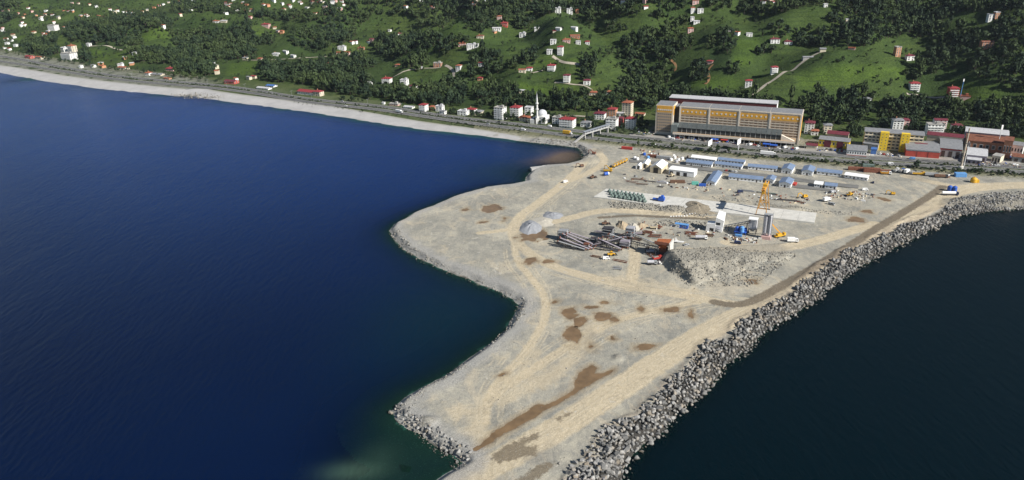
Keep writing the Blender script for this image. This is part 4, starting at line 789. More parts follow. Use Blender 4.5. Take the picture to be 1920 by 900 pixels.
# ------------------------------------------------------------------ yellow school-like block
A, B = np.array(G(1617, 277, ZG)), np.array(G(1727, 286, ZG)); L2 = np.hypot(*(B-A)); rz2 = math.atan2(B[1]-A[1], B[0]-A[0])
t = thing('yellow_building', 'tan five-storey building with two bright yellow stair towers', 'building', (*A, ZG), rz2); YB = mat('tan_render', (.52, .42, .24), .85, .1, .4)
MB().box(0, L2, 0, 16, 0, 17).build('wall', YB, t); MB().gable(0, L2, 0, 16, 17.01, 1.2, .6).build('roof', ROOF['G'], t); MB().gablewall(.1, L2-.1, .1, 15.9, 16, 16.9, 1.1).build('gable_end', WALL['C'], t)
for a in (.27, .62):
    tw = MB().box(a*L2, a*L2+7.5, -4, -.01, 0, 18.6).build('stair_tower', WALL['Y'], t)
    for f in range(6):
        for s_ in (2, 5.5): inst('window', _wm, tw, (a*L2+s_, -4.003, 1.6+f*2.9), sc=(.9, 1, .9))
for f in range(5):
    for (a, b) in ((.0, .27), (.27+7.5/L2, .62), (.62+7.5/L2, 1.)):
        pbox('balcony_band', WALL['C'], t, a*L2+.3, b*L2-.3, -1.1, -.01, f*3.3+.15, f*3.3+1.15)
        n_ = max(2, int((b-a)*L2/3.4))
        for c in range(n_): window(t, a*L2+(c+.5)*(b-a)*L2/n_, -.006, f*3.3+1.3, (b-a)*L2/n_*.8, 1.8)
def shed(px, py, px2, py2, depth, h, label, wall, roof, rise=.1, kind='gable', name='factory_hall', cat='factory', bands=(), z=ZG, nwin=0, doors=0):
    A, B = np.array(G(px, py, z)), np.array(G(px2, py2, z)); L = np.hypot(*(B-A)); t = thing(name, label, cat, (*A, z), math.atan2(B[1]-A[1], B[0]-A[0]))
    if kind == 'gable': MB().gablewall(0, L, 0, depth, 0, h, depth*rise).build('wall', WALL[wall] if isinstance(wall, str) else wall, t); MB().gable(0, L, 0, depth, h+.01, depth*rise, .5).build('roof', ROOF[roof] if isinstance(roof, str) else roof, t)
    else: MB().box(0, L, 0, depth, 0, h).build('wall', WALL[wall] if isinstance(wall, str) else wall, t); MB().box(-.3, L+.3, -.3, depth+.3, h+.005, h+.4).build('roof', ROOF[roof] if isinstance(roof, str) else roof, t)
    for (za, zb, m) in bands: pbox('wall_band', m, t, .05, L-.05, -.12, -.005, za, zb)
    for k in range(nwin): window(t, (k+.5)*L/nwin, -.004, h*.35, L/nwin*.55, h*.38)
    for k in range(doors): inst('door', _dm, t, ((k+.5)*L/doors, -.01, 0), sc=(L/doors*.5, 2, h*.7))
    return t, L
t, L = shed(1697, 293, 1760, 298, 34, 7.2, 'bright red-walled factory hall with white band under a grey roof', 'R', 'G', .07, bands=[(6.1, 7.1, FRAME)])
for k in (1, 2): pbox('joint', MB_DK, t, k*L/3-.12, k*L/3+.12, -.16, -.006, 0, 6)
MB().gable(8, L-10, 13, 20, 8.9, .8, .3).build('roof_monitor', ROOF['M'], t)
t, L = shed(1760, 293, 1801, 297, 38, 8.5, 'grey-roofed open factory hall with red fascia beside the red hall', 'G', 'G', .06, bands=[(7.2, 8.2, WALL['R'])], doors=3)
shed(1735, 272, 1802, 279, 12, 11, 'long maroon-roofed hall behind the grey factory roof', 'C', 'M', .16)
shed(1808, 282, 1878, 289, 26, 10.5, 'rust-brown roofed factory hall right of the chimney mast', 'U' and 'B', 'U', .12, nwin=6)
shed(1806, 268, 1886, 276, 20, 12, 'factory hall with pale blue-grey roof behind the rust roof', 'L', 'W', .08)
shed(1811, 302, 1848, 306, 26, 6.5, 'lilac sheds with pale roofs beside the highway', 'L', 'W', .1, doors=3)
shed(1812, 306, 1838, 309, 9, 4, 'low lilac lean-to nearest the highway with dark bays', 'L', 'L' and 'W', .1, doors=3)
shed(1876, 296, 1892, 298, 16, 17, 'tall orange brick tower house of the old factory', 'B', 'U', .1, 'flat', nwin=3)
shed(1893, 290, 1915, 293, 14, 10, 'white and grey processing shed right of the brick tower', 'W', 'G', .1, nwin=4)
shed(1858, 303, 1874, 306, 10, 6, 'ruined cream walls in front of the brick tower', 'C', 'N', .1, 'flat', doors=3)
shed(1897, 303, 1925, 306, 12, 5, 'grey shed at the right edge of the old factory', 'G', 'U', .1, doors=2)
t, L = shed(1534, 274, 1591, 280, 14, 7.5, 'yellow and dark red two-storey building with grey roof', 'Y', 'G', .12, nwin=9)
for a, b in ((.18, .4), (.6, .8)):
    pbox('red_panel', ROOF['M'], t, a*L, b*L, -.3, -.006, 0, 7)
shed(1549, 264, 1588, 268, 12, 8, 'dark red roofed building behind the yellow and red one', 'C', 'M', .16)
t, L = shed(1587, 291, 1624, 294, 20, 5.5, 'white and red striped building with broad grey hip-like roof', 'W', 'G', .12, nwin=8, bands=[(0, .8, WALL['R'])])
shed(1617, 279, 1645, 283, 12, 6, 'grey-roofed annex in front of the tan building', 'G', 'G', .1)
shed(1632, 289, 1642, 290, 7, 5, 'small blue kiosk in front of the yellow stair tower', ROOF['A'], 'A', .1, 'flat', 'kiosk', 'kiosk')
shed(1511, 279, 1531, 281, 8, 4, 'maroon-roofed stalls beside the right end of the huge building', 'C', 'M', .15)
t = thing('jetty', 'short pale concrete jetty at the cove mouth', 'jetty', (*G(1012, 316, 1), 0), R(14)); MB().box(-9, 9, -3, 3, -1, 2.6).build('quay_slab', CONC0, t); MB().box(4, 9.5, 2, 5, -1, 2.2).build('quay_end', CONC0, t)
# ------------------------------------------------------------------ mosque and minaret
MW = mat('mosque_stone', (.6, .6, .58), .8, .06, .5); LEAD = mat('lead_dome', (.5, .51, .53), .6, .1, .5)
x_, y_ = G(1013, 232, ZG); t = thing('mosque', 'small white mosque with pale dome beside the minaret', 'mosque', (x_, y_, ZG), R(-25))
MB().box(-6.5, 6.5, 0, 13, 0, 8.5).build('wall', MW, t); MB().lathe([(5.6, 8.5), (5.6, 10.5)], 20, 0, (0, 6.5)).build('drum', MW, t); MB().lathe([(5.7, 10.51)]+[(5.7*math.cos(a*.157), 10.5+5*math.sin(a*.157)) for a in range(1, 10)]+[(.05, 15.6)], 20, 0, (0, 6.5)).build('dome', LEAD, t)
MB().box(-12, -6.6, -3, 11, 0, 5).build('porch', MW, t)
for c in range(3):
    window(t, -4+c*4, -.004, 1.5, 1.6, 2.6); window(t, -4+c*4, -.004, 5.4, 1.3, 2); window(t, 6.504, 2.5+c*4, 2, 1.5, 3, 'r')
x_, y_ = G(1007.5, 232, ZG); t = thing('minaret', 'slender white minaret with pointed cap and two balconies', 'minaret', (x_, y_, ZG))
MB().box(-1.7, 1.7, -1.7, 1.7, 0, 7).build('base', MW, t); MB().lathe([(1.5, 7.01), (1.15, 9), (1.1, 22)], 12).build('shaft', MW, t); MB().lathe([(1.0, 22.01), (.95, 29)], 12).build('upper_shaft', MW, t)
for z_ in (17, 24): MB().lathe([(1.12, z_-1), (1.9, z_), (1.9, z_+1), (1.7, z_+1)], 12).build('balcony', MW, t)
MB().lathe([(1.1, 29.01), (.9, 30), (.04, 37)], 12).build('cap', LEAD, t); MB().tube((0, 0, 37), (0, 0, 38.5), .1).build('finial', LEAD, t)
# ================================================================== TREES
def m_leaf():
    s = NT('foliage'); n = s.noise(.35, 3, .6); n0 = s.noise(.012, 3, .5); oi = s.t.nodes.new('ShaderNodeObjectInfo')
    c = s.colr(s.math('ADD', s.math('MULTIPLY', n, .6), s.math('MULTIPLY', oi.outputs['Random'], .45)), [(.2, (.012, .024, .015)), (.5, (.025, .044, .02)), (.8, (.05, .074, .027))])
    c = s.mix(s.ramp(n0, .48, .64, 0, .75), c, (.055, .08, .026))
    s.link(c, s.b.inputs['Base Color']); s.b.inputs['Roughness'].default_value = .75; s.b.inputs['Specular IOR Level'].default_value = .2; return s.m
M_LEAF = m_leaf(); M_BARK = mat('bark', (.07, .055, .042), .95, .25, 2.)
def crown(k, n=120, tall=1., lumps=9):
    r = np.random.default_rng(40+k); V = []; Fq_ = []
    C = r.normal(size=(lumps, 3)); C /= np.linalg.norm(C, axis=1)[:, None]; C *= (r.random((lumps, 1))**.4)*np.array([.62, .62, .62]); rad = .3+.2*r.random(lumps)
    for j in range(n):
        i = r.integers(lumps); d = r.normal(size=3); d[2] = abs(d[2])*1.1-.25; d /= np.linalg.norm(d); p = C[i]+d*rad[i]*(.75+.35*r.random())
        u = np.cross(d+r.normal(size=3)*.55, r.normal(size=3)); u /= np.linalg.norm(u); v = np.cross(u, d+r.normal(size=3)*.5); v /= np.linalg.norm(v); s = .13+.1*r.random()
        q = [p+u*s+v*s*.3, p+v*s*1.1, p-u*s+v*s*.1, p-v*s*.9]; o_ = len(V); V += [a*np.array([1, 1, .95*tall]) for a in q]; Fq_.append((o_, o_+1, o_+2, o_+3))
    return np.array(V)*.62+np.array([0, 0, .62*tall]), np.array(Fq_)
def trunk(k):
    r = random.Random(k); mb = MB().tube((0, 0, -.15), (.02, .01, .34), .045, .03, 6)
    for a in range(3): t_ = a*2.1+k; mb.tube((.02, .01, .3), (.25*math.cos(t_), .25*math.sin(t_), .62), .025, .012, 5)
    return mb
CR = [crown(0), crown(1, 120, 1.25, 8), crown(2, 130, .85, 11), crown(3, 110, 1.6, 9), crown(4, 120, 1.05, 12)]
TRK = [trunk(k).mesh('trunk', M_BARK) for k in range(5)]
CRM = [np_mesh('crown', V, Fq_, [M_LEAF], smooth_=False) for V, Fq_ in CR]
tcol = bpy.data.collections.new('tree_templates')
for k in range(5):                                  # one joined mesh per kind, for the woods
    V, Fq_ = CR[k]; tb = trunk(k); nv = len(V); fs = [tuple(f) for f in Fq_]+[tuple(i+nv for i in f) for f in tb.f]
    me = bpy.data.meshes.new('forest_tree'); me.from_pydata([tuple(v) for v in V]+tb.v, [], fs); me.materials.append(M_LEAF); me.materials.append(M_BARK); me.polygons.foreach_set('material_index', [0]*len(Fq_)+[1]*len(tb.f)); me.update()
    tcol.objects.link(bpy.data.objects.new('forest_tree_%d' % k, me))
ng = bpy.data.node_groups.new('plant_woods', 'GeometryNodeTree'); ng.interface.new_socket('Geometry', in_out='INPUT', socket_type='NodeSocketGeometry'); ng.interface.new_socket('Geometry', in_out='OUTPUT', socket_type='NodeSocketGeometry')
N = ng.nodes; gi = N.new('NodeGroupInput'); go = N.new('NodeGroupOutput'); iop = N.new('GeometryNodeInstanceOnPoints'); ci = N.new('GeometryNodeCollectionInfo'); ci.inputs['Collection'].default_value = tcol; ci.inputs['Separate Children'].default_value = True; ci.inputs['Reset Children'].default_value = True
iop.inputs['Pick Instance'].default_value = True
def na_(n, dt):
    a = N.new('GeometryNodeInputNamedAttribute'); a.data_type = dt; a.inputs['Name'].default_value = n; return a.outputs['Attribute']
cr_ = N.new('ShaderNodeCombineXYZ'); ng.links.new(na_('rz', 'FLOAT'), cr_.inputs[2]); cs_ = N.new('ShaderNodeCombineXYZ'); w_a = na_('sw', 'FLOAT'); ng.links.new(w_a, cs_.inputs[0]); ng.links.new(w_a, cs_.inputs[1]); ng.links.new(na_('sh', 'FLOAT'), cs_.inputs[2])
ng.links.new(gi.outputs[0], iop.inputs['Points']); ng.links.new(ci.outputs[0], iop.inputs['Instance']); ng.links.new(na_('vi', 'INT'), iop.inputs['Instance Index']); ng.links.new(cr_.outputs[0], iop.inputs['Rotation']); ng.links.new(cs_.outputs[0], iop.inputs['Scale']); ng.links.new(iop.outputs[0], go.inputs[0])
def woods(name, label, p, sw, sh, vi):
    me = bpy.data.meshes.new(name); me.vertices.add(len(p)); me.vertices.foreach_set('co', np.asarray(p, np.float32).ravel())
    for n, a, t_ in (('rz', rng.random(len(p))*6.28, 'FLOAT'), ('sw', sw, 'FLOAT'), ('sh', sh, 'FLOAT'), ('vi', vi, 'INT')):
        at = me.attributes.new(n, t_, 'POINT'); at.data.foreach_set('value', np.asarray(a, np.float32 if t_ == 'FLOAT' else np.int32))
    me.materials.append(M_LEAF); o = link(bpy.data.objects.new(name, me)); md = o.modifiers.new('woods', 'NODES'); md.node_group = ng; return tag(o, label, 'woods', kind='stuff')
FOREST = [[(0, 0), (35, 0), (42, 18), (22, 40), (0, 46)], [(120, 62), (150, 48), (220, 32), (330, 36), (318, 62), (262, 64), (272, 86), (220, 88), (160, 82), (130, 76)], [(55, 78), (110, 70), (108, 100), (96, 116), (82, 117), (40, 101)], [(150, 95), (163, 94), (174, 110), (165, 116), (150, 111)], [(95, 121), (190, 124), (205, 136), (320, 145), (320, 150), (220, 141), (100, 129)], [(238, 96), (290, 90), (325, 95), (325, 122), (258, 119)],
 [(325, 66), (400, 62), (438, 56), (446, 48), (470, 45), (480, 65), (478, 112), (400, 113), (395, 96), (328, 91)], [(324, 96), (360, 92), (380, 100), (400, 110), (404, 140), (340, 146), (324, 132)], [(480, 76), (520, 70), (512, 83), (490, 86)], [(485, 128), (520, 120), (560, 125), (600, 118), (640, 120), (690, 145), (722, 178), (690, 186), (620, 182), (590, 162), (500, 152)], [(320, 0), (420, 20), (432, 24), (560, 28), (640, 40), (645, 78), (610, 72), (590, 46), (500, 36), (440, 27), (320, 23)], [(548, 60), (600, 62), (622, 90), (580, 96), (545, 86)],
 [(600, 10), (660, 0), (905, 0), (872, 22), (802, 42), (760, 36), (702, 31), (672, 52), (656, 76), (640, 88), (600, 82), (610, 50)], [(783, 45), (815, 47), (815, 54), (785, 53)], [(815, 52), (822, 42), (850, 18), (884, 4), (890, 10), (850, 35), (832, 55)], [(865, 56), (880, 35), (920, 25), (1005, 30), (1000, 60), (960, 50), (900, 62)], [(704, 82), (735, 72), (770, 78), (792, 90), (802, 108), (770, 119), (740, 116), (718, 106), (704, 93)], [(768, 70), (830, 78), (872, 70), (877, 80), (860, 93), (830, 106), (798, 96)], [(755, 130), (800, 116), (805, 122), (775, 141)], [(615, 110), (680, 111), (702, 125), (690, 131), (640, 126)],
 [(688, 172), (740, 170), (800, 168), (842, 157), (862, 160), (882, 178), (862, 186), (872, 196), (845, 205), (800, 202), (770, 194), (730, 192), (700, 183)], [(842, 149), (880, 138), (930, 127), (960, 119), (980, 109), (1002, 98), (1013, 118), (962, 131), (890, 151), (850, 153)], [(800, 70), (872, 75), (872, 96), (830, 99), (800, 91)], [(903, 101), (935, 95), (942, 116), (910, 141), (872, 150), (852, 150), (880, 135)], [(888, 173), (930, 161), (952, 170), (985, 178), (1040, 183), (1095, 171), (1150, 178), (1174, 186), (1168, 202), (1120, 214), (1020, 214), (960, 200), (898, 208)], [(1088, 112), (1117, 114), (1112, 152), (1090, 152)],
 [(1118, 105), (1146, 99), (1172, 130), (1182, 150), (1150, 174), (1180, 187), (1222, 212), (1230, 186), (1242, 166), (1264, 150), (1268, 116), (1305, 88), (1272, 68), (1200, 63), (1158, 80), (1176, 100)], [(878, 0), (1284, 0), (1290, 30), (1240, 42), (1200, 26), (1130, 42), (1110, 46), (1070, 26), (1000, 32), (930, 26), (900, 62), (868, 50)], [(1130, 47), (1176, 47), (1182, 63), (1140, 66)], [(1236, 56), (1256, 26), (1282, 0), (1345, 0), (1342, 26), (1300, 52), (1270, 62)], [(1328, 76), (1350, 65), (1382, 61), (1382, 101), (1345, 102), (1323, 89)], [(1415, 102), (1450, 88), (1458, 98), (1420, 108)], [(1330, 0), (1570, 0), (1542, 13), (1480, 22), (1440, 32), (1380, 27), (1330, 22)], [(1438, 51), (1465, 45), (1468, 64), (1565, 52), (1565, 92), (1500, 87), (1450, 72)], [(1294, 130), (1320, 129), (1326, 156), (1294, 156)], [(1358, 128), (1386, 132), (1382, 147), (1360, 140)], [(1222, 182), (1260, 173), (1300, 176), (1390, 178), (1450, 190), (1510, 193), (1532, 178), (1562, 190), (1548, 238), (1512, 244), (1500, 208), (1400, 192), (1250, 194)],
 [(1555, 15), (1640, 0), (1920, 0), (1920, 26), (1872, 28), (1842, 24), (1800, 27), (1772, 55), (1762, 75), (1746, 102), (1740, 75), (1700, 70), (1640, 86), (1555, 88)], [(1753, 60), (1792, 54), (1840, 66), (1872, 46), (1922, 34), (1922, 178), (1880, 162), (1830, 146), (1800, 131), (1755, 126), (1743, 106)], [(1678, 141), (1710, 125), (1740, 104), (1767, 130), (1762, 147), (1720, 150), (1688, 147)], [(1546, 234), (1568, 196), (1600, 180), (1620, 174), (1637, 185), (1634, 216), (1602, 243), (1553, 246)], [(1640, 222), (1660, 195), (1720, 199), (1800, 204), (1880, 194), (1925, 204), (1925, 244), (1850, 236), (1800, 232), (1740, 234), (1700, 238), (1650, 238)], [(1195, 60), (1250, 70), (1220, 62)]]
# candidate spots over the visible slopes
n = 230000; p = np.column_stack([rng.uniform(-2100, 1300, n), rng.uniform(640, 2700, n)]); d_, _ = hill0(p[:, 0], p[:, 1]); p = p[d_ > 2]; zc = zh(p[:, 0], p[:, 1]); fx_, fy_ = P(p[:, 0], p[:, 1], zc)
m_ = (fx_ > -160) & (fx_ < 2080) & (fy_ > -90); p, zc, fx_, fy_ = p[m_], zc[m_], fx_[m_], fy_[m_]
fin = np.zeros(len(p), bool); nz = fbm(p[:, 0]/20, p[:, 1]/20, 2, 31)*7; jx, jy = fx_+nz, fy_+nz*.5
for L in FOREST: fin |= inside(jx, jy, L)
off = (fy_ < 0) | (fx_ < 0) | (fx_ > 1920); fin |= off & (fbm(p[:, 0]/140, p[:, 1]/140, 3, 12) > .02)
dens = fbm(p[:, 0]/60, p[:, 1]/60, 3, 33)
lone = ~fin & (rng.random(len(p)) < np.where(dens > .08, .16, .04)*np.where(fy_ < 60, 2.2, 1.2)*np.where((fx_ < 700) & (fy_ < 70), 2.2, 1))
# keep clear of houses and lanes
hp = np.array([[o_.location.x, o_.location.y] for o_ in col.objects if o_.type == 'EMPTY' and o_.name.startswith('house')])
def clear(q, rad=7.):
    cell = {}
    for h in hp: cell.setdefault((int(h[0]//30), int(h[1]//30)), []).append(h)
    return np.array([all((a-h[0])**2+(b+2-h[1])**2 > rad*rad for i in (-1, 0, 1) for j in (-1, 0, 1) for h in cell.get((int(a//30)+i, int(b//30)+j), ())) for a, b in q])
sel = fin | lone; p, zc, fx_, fy_, fin = p[sel], zc[sel], fx_[sel], fy_[sel], fin[sel]
q = {}; keep_ = []
for i, (a, b) in enumerate(p):                       # spacing
    dm = 4.4+max(0, b-900)*.002; k = (int(a//dm), int(b//dm), int(dm*4))
    if k in q: continue
    q[k] = 1; keep_.append(i)
p, zc, fx_, fy_, fin = p[keep_], zc[keep_], fx_[keep_], fy_[keep_], fin[keep_]
c_ = clear(p); p, zc, fx_, fy_, fin = p[c_], zc[c_], fx_[c_], fy_[c_], fin[c_]
sh = np.where(fin, 4+8.5*rng.random(len(p))**1.3, 1.2+4.6*rng.random(len(p))**1.8)*np.interp(p[:, 1], [800, 1500], [1, 1.15]); sw = sh*rng.uniform(.75, 1.05, len(p)); vi = rng.integers(0, 5, len(p))
vis = (fx_ > 5) & (fx_ < 1915) & (fy_ > 4)
front = np.where(vis, np.hypot(p[:, 0], p[:, 1])-sh*14, 1e9); od = np.argsort(front)[:260]; isin = np.zeros(len(p), bool); isin[od] = True
print('TREES', len(p), 'forest', fin.sum())
for i in od:
    reg = 'in the wood behind the coastal houses' if fx_[i] < 1240 else ('in the wood behind the huge orange building' if fx_[i] < 1560 else 'in the wood above the yellow building')
    t = thing('tree', 'dark green broadleaf tree '+reg, 'tree', (p[i, 0], p[i, 1], zc[i]-.3), rng.random()*6.28, 'trees '+reg); k = vi[i]
    inst('trunk', TRK[k], t, (0, 0, 0), sc=(sw[i], sw[i], sh[i])); inst('crown', CRM[k], t, (0, 0, 0), sc=(sw[i], sw[i], sh[i]))
rs = ~isin; woods('distant_woods', 'dark green woods and lone trees covering the hillsides', np.column_stack([p, zc-.3])[rs], sw[rs], sh[rs], vi[rs])
# shrubs of the highway median and verge
mid_ = []
for L1, L2_, a, b, st in ((HU5, HL5, .5, .0, 2.2),):
    M_ = resample(np.array([(u+L2_[np.argmin(np.hypot(*(L2_-u).T))])/2 for u in L1[::4]]), 2.4); mid_.append(M_)
M_ = np.vstack(mid_); M_ = M_[(M_[:, 0] > -900) & (M_[:, 0] < 560)]; M_ = M_+rng.normal(size=M_.shape)*.7; M_ = M_[fbm(M_[:, 0]/25, M_[:, 1]/25, 2, 3) > -.15]
s_ = rng.uniform(.9, 2.1, len(M_)); woods('median_shrubs', 'low dark shrubs in the strip between the two carriageways', np.column_stack([M_, np.full(len(M_), ZG)]), s_*1.3, s_, rng.integers(0, 5, len(M_)))
VG = []
for px0, px1, py0, py1, n in ((1200, 1920, 283, 330, 420), (1240, 1300, 262, 276, 14), (560, 1000, 212, 250, 150), (900, 1240, 225, 262, 60)):
    for _ in range(n):
        u_ = random.random(); i = int(np.argmin(np.abs(P(HL5[:, 0], HL5[:, 1], ZG)[0]-(px0+(px1-px0)*u_)))); q_ = HL5[i]+np.array([-.42, -.9])*random.uniform(6.5, 12)*(.9 if random.random() < .8 else 1.5)
        VG.append((*(q_+np.array([random.gauss(0, 2), random.gauss(0, 1.2)])), ZG))
VG = np.array(VG); s_ = rng.uniform(.6, 2., len(VG))*np.where(VG[:, 0] < 60, .55, 1)*np.where(rng.random(len(VG)) < .06, 2.2, 1); woods('verge_shrubs', 'scrubby bushes along the seaward edge of the highway', VG, s_*1.4, s_, rng.integers(0, 5, len(VG)))
# garden trees among the coastal houses
GT = []
for _ in range(420):
    a = random.uniform(640, 1215); up = np.interp(a, [640, 760, 900, 1100, 1215], [185, 205, 215, 222, 226]); lo = np.interp(a, [640, 790, 974, 1087, 1215], [190, 208, 229, 242, 255])
    q_ = G(a, random.uniform(up, lo), ZG)
    if np.min(np.hypot(hp[:, 0]-q_[0], hp[:, 1]+5-q_[1])) > 9 and np.min(np.hypot(*(HU5-q_).T)) > 9: GT.append((*q_, ZG))
for _ in range(130):
    a = random.uniform(0, 420); b_ = np.interp(a, [0, 200, 420], [96, 130, 154]); q_ = G(a, random.uniform(b_-6, b_+3), ZG)
    if np.min(np.hypot(*(HU5-q_).T)) > 12: GT.append((*q_, zh(*q_)))
for zx0, zy0, zx1, zy1, hh, nn in ((1512, 246, 1562, 250, 12, 60), (1590, 250, 1618, 252, 14, 45), (1636, 240, 1740, 244, 7, 110), (1738, 245, 1925, 256, 10, 190), (1228, 214, 1500, 232, 6, 60)):
    for _ in range(nn):
        u_ = random.random(); q_ = G(zx0+(zx1-zx0)*u_, zy0+(zy1-zy0)*u_+random.uniform(-hh, hh)/2, ZG)
        if np.min(np.hypot(hp[:, 0]-q_[0], hp[:, 1]+5-q_[1])) > 8: GT.append((*q_, float(zh(*q_))))
GT = np.array(GT); s_ = rng.uniform(2.5, 6.5, len(GT)); woods('garden_trees', 'small trees and bushes between the coastal houses', GT, s_*.9, s_, rng.integers(0, 5, len(GT)))
# ================================================================== THE WORKS YARD
def zs(px, py, it=3):                               # ground point of the fill under a pixel
    z = ZG
    for _ in range(it): a, b = G(px, py, z); z = float(Zsite(np.array([a]), np.array([b]))[0])
    return a, b, z
def pl(px, py, name, label, cat, rz=0., group=None, dz=0.):
    a, b, z = zs(px, py) if b_site(px, py) else (*G(px, py, ZG), ZG+.36)
    return thing(name, label, cat, (a, b, z+dz), R(rz), group)
def b_site(px, py):
    a, b = G(px, py, ZG); return bool(inside(np.array([a]), np.array([b]), sitepoly)[0])
YR = -26.
CL = {'white': mat('white_paint', (.78, .78, .77), .45, .06, 1.), 'yellow': mat('yellow_paint', (.6, .34, .03), .5, .12, 1.), 'orange': mat('orange_paint', (.62, .3, .04), .5, .12, 1.), 'blue': mat('blue_paint', (.03, .1, .42), .45, .12, 1.), 'ltblue': mat('light_blue_paint', (.12, .3, .6), .45, .12, 1.), 'red': mat('red_paint', (.42, .05, .04), .5, .12, 1.), 'rust': mat('rusty_steel', (.2, .08, .05), .9, .25, .8), 'grey': mat('grey_paint', (.3, .31, .32), .55, .12, 1.), 'silver': mat('silver_paint', (.45, .46, .48), .35, .08, 1.), 'black': mat('black_paint', (.02, .02, .022), .45, .2, 1.), 'navy': mat('navy_paint', (.02, .03, .08), .45, .2, 1.), 'teal': mat('teal_paint', (.12, .4, .33), .6, .12, 1.), 'green': mat('green_mould_steel', (.15, .2, .18), .75, .2, .8), 'brown': mat('brown_steel', (.15, .085, .055), .9, .25, .8), 'mauve': mat('dusty_conveyor_belt', (.3, .27, .305), .85, .15, .8), 'dark': mat('dark_steel', (.06, .058, .065), .7, .25, 1.), 'pale': mat('pale_steel', (.42, .42, .45), .6, .12, .8), 'cream': mat('cream_paint', (.55, .47, .33), .6, .1, .8)}
TYRE = mat('tyre_rubber', (.018, .018, .018), .9, .2, 2.); BLUER = mat('blue_grey_sheet', (.17, .23, .34), .55, .14, .5); WHR = mat('white_membrane', (.8, .8, .79), .7, .05, .4); CONC = mat('cast_concrete', (.53, .52, .48), .9, .12, .25, 0, .02)
_wh = {}
def wheels(t, xs, yw, r, wd=.45):
    k = round(r, 2)
    if k not in _wh: _wh[k] = MB().tube((0, -wd/2, 0), (0, wd/2, 0), r, n=10).mesh('wheel', TYRE)
    for x in xs:
        for s in (-1, 1): inst('wheel', _wh[k], t, (x, s*yw, r))
def car(px, py, rz, c, label, group=None, sc=1., kind='car'):
    t = pl(px, py, kind, label, kind, rz, group); t.scale = (sc,)*3
    if kind == 'car':
        MB().hexa([(-2.1, -.85, .35), (2.1, -.85, .35), (2.1, .85, .35), (-2.1, .85, .35), (-2.05, -.8, .9), (2.05, -.8, .8), (2.05, .8, .8), (-2.05, .8, .9)]).build('body', CL[c], t); MB().taper(-1.5, 1., -.78, .78, .86, 1.42, .72, 0, .85).build('cabin', GL_, t); pbox('roof', CL[c], t, -1.1, .6, -.64, .64, 1.421, 1.47)
        wheels(t, (-1.3, 1.3), .8, .33, .25)
    else:
        MB().hexa([(-2.6, -.95, .4), (2.6, -.95, .4), (2.6, .95, .4), (-2.6, .95, .4), (-2.55, -.92, 2.1), (1.6, -.92, 2.1), (1.6, .92, 2.1), (-2.55, .92, 2.1)]).build('body', CL[c], t); MB().hexa([(1.62, -.8, 1.25), (2.35, -.8, 1.25), (2.35, .8, 1.25), (1.62, .8, 1.25), (1.55, -.75, 2.0), (1.75, -.75, 2.0), (1.75, .75, 2.0), (1.55, .75, 2.0)]).build('windscreen', GL_, t)
        for s in (-1, 1): pbox('side_window', GL_, t, -.2, 1.4, s*.95-.02, s*.95+.02, 1.25, 1.85)
        wheels(t, (-1.6, 1.6), .88, .38, .28)
    return t
def truck(px, py, rz, cab, load, label, L=7., kind='box', group=None, cat='truck', h=2.6):
    t = pl(px, py, 'truck', label, cat, rz, group); m1 = CL[cab]; m2 = CL[load]
    pbox('chassis', CL['dark'], t, -L/2, L/2, -.9, .9, .7, 1.05)
    cb = MB().hexa([(L/2-2.2, -1.2, 1.06), (L/2, -1.2, 1.06), (L/2, 1.2, 1.06), (L/2-2.2, 1.2, 1.06), (L/2-2.2, -1.15, 3.), (L/2-.35, -1.15, 3.), (L/2-.35, 1.15, 3.), (L/2-2.2, 1.15, 3.)]).build('cab', m1, t)
    MB().hexa([(L/2-.1, -1., 1.95), (L/2-.02, -1., 1.95), (L/2-.02, 1., 1.95), (L/2-.1, 1., 1.95), (L/2-.32, -1., 2.85), (L/2-.24, -1., 2.85), (L/2-.24, 1., 2.85), (L/2-.32, 1., 2.85)]).build('windscreen', GL_, cb)
    for s in (-1, 1): pbox('side_window', GL_, cb, L/2-1.7, L/2-.7, s*1.19-.03, s*1.19+.03, 2., 2.75)
    x1 = L/2-2.4
    if kind == 'box': MB().box(-L/2, x1, -1.25, 1.25, 1.06, 1.06+h).build('box_body', m2, t)
    elif kind == 'tip':
        MB().hexa([(-L/2, -1.1, 1.06), (x1, -1.1, 1.06), (x1, 1.1, 1.06), (-L/2, 1.1, 1.06), (-L/2-.3, -1.3, 2.5), (x1+.1, -1.3, 2.7), (x1+.1, 1.3, 2.7), (-L/2-.3, 1.3, 2.5)]).build('tipper_body', m2, t); MB().taper(-L/2+.1, x1-.3, -1.05, 1.05, 2.55, 2.95, .6).build('load', M_RUB, t)
    elif kind == 'mix': MB().tube((-L/2, 0, 2.9), (-L/2+1.5, 0, 2.5), .7, 1.25, 12).tube((-L/2+1.5, 0, 2.5), (x1-.8, 0, 2.3), 1.25, 1.25, 12).tube((x1-.8, 0, 2.3), (x1, 0, 2.2), 1.25, .6, 12).build('drum', m2, t)
    elif kind == 'tank': MB().tube((-L/2, 0, 2.3), (x1, 0, 2.3), 1.2, n=14).build('tank', m2, t)
    wheels(t, [L/2-1.2, -L/2+1., -L/2+2.3]+([-L/2+3.6] if L > 10 else []), 1., .5, .4); return t
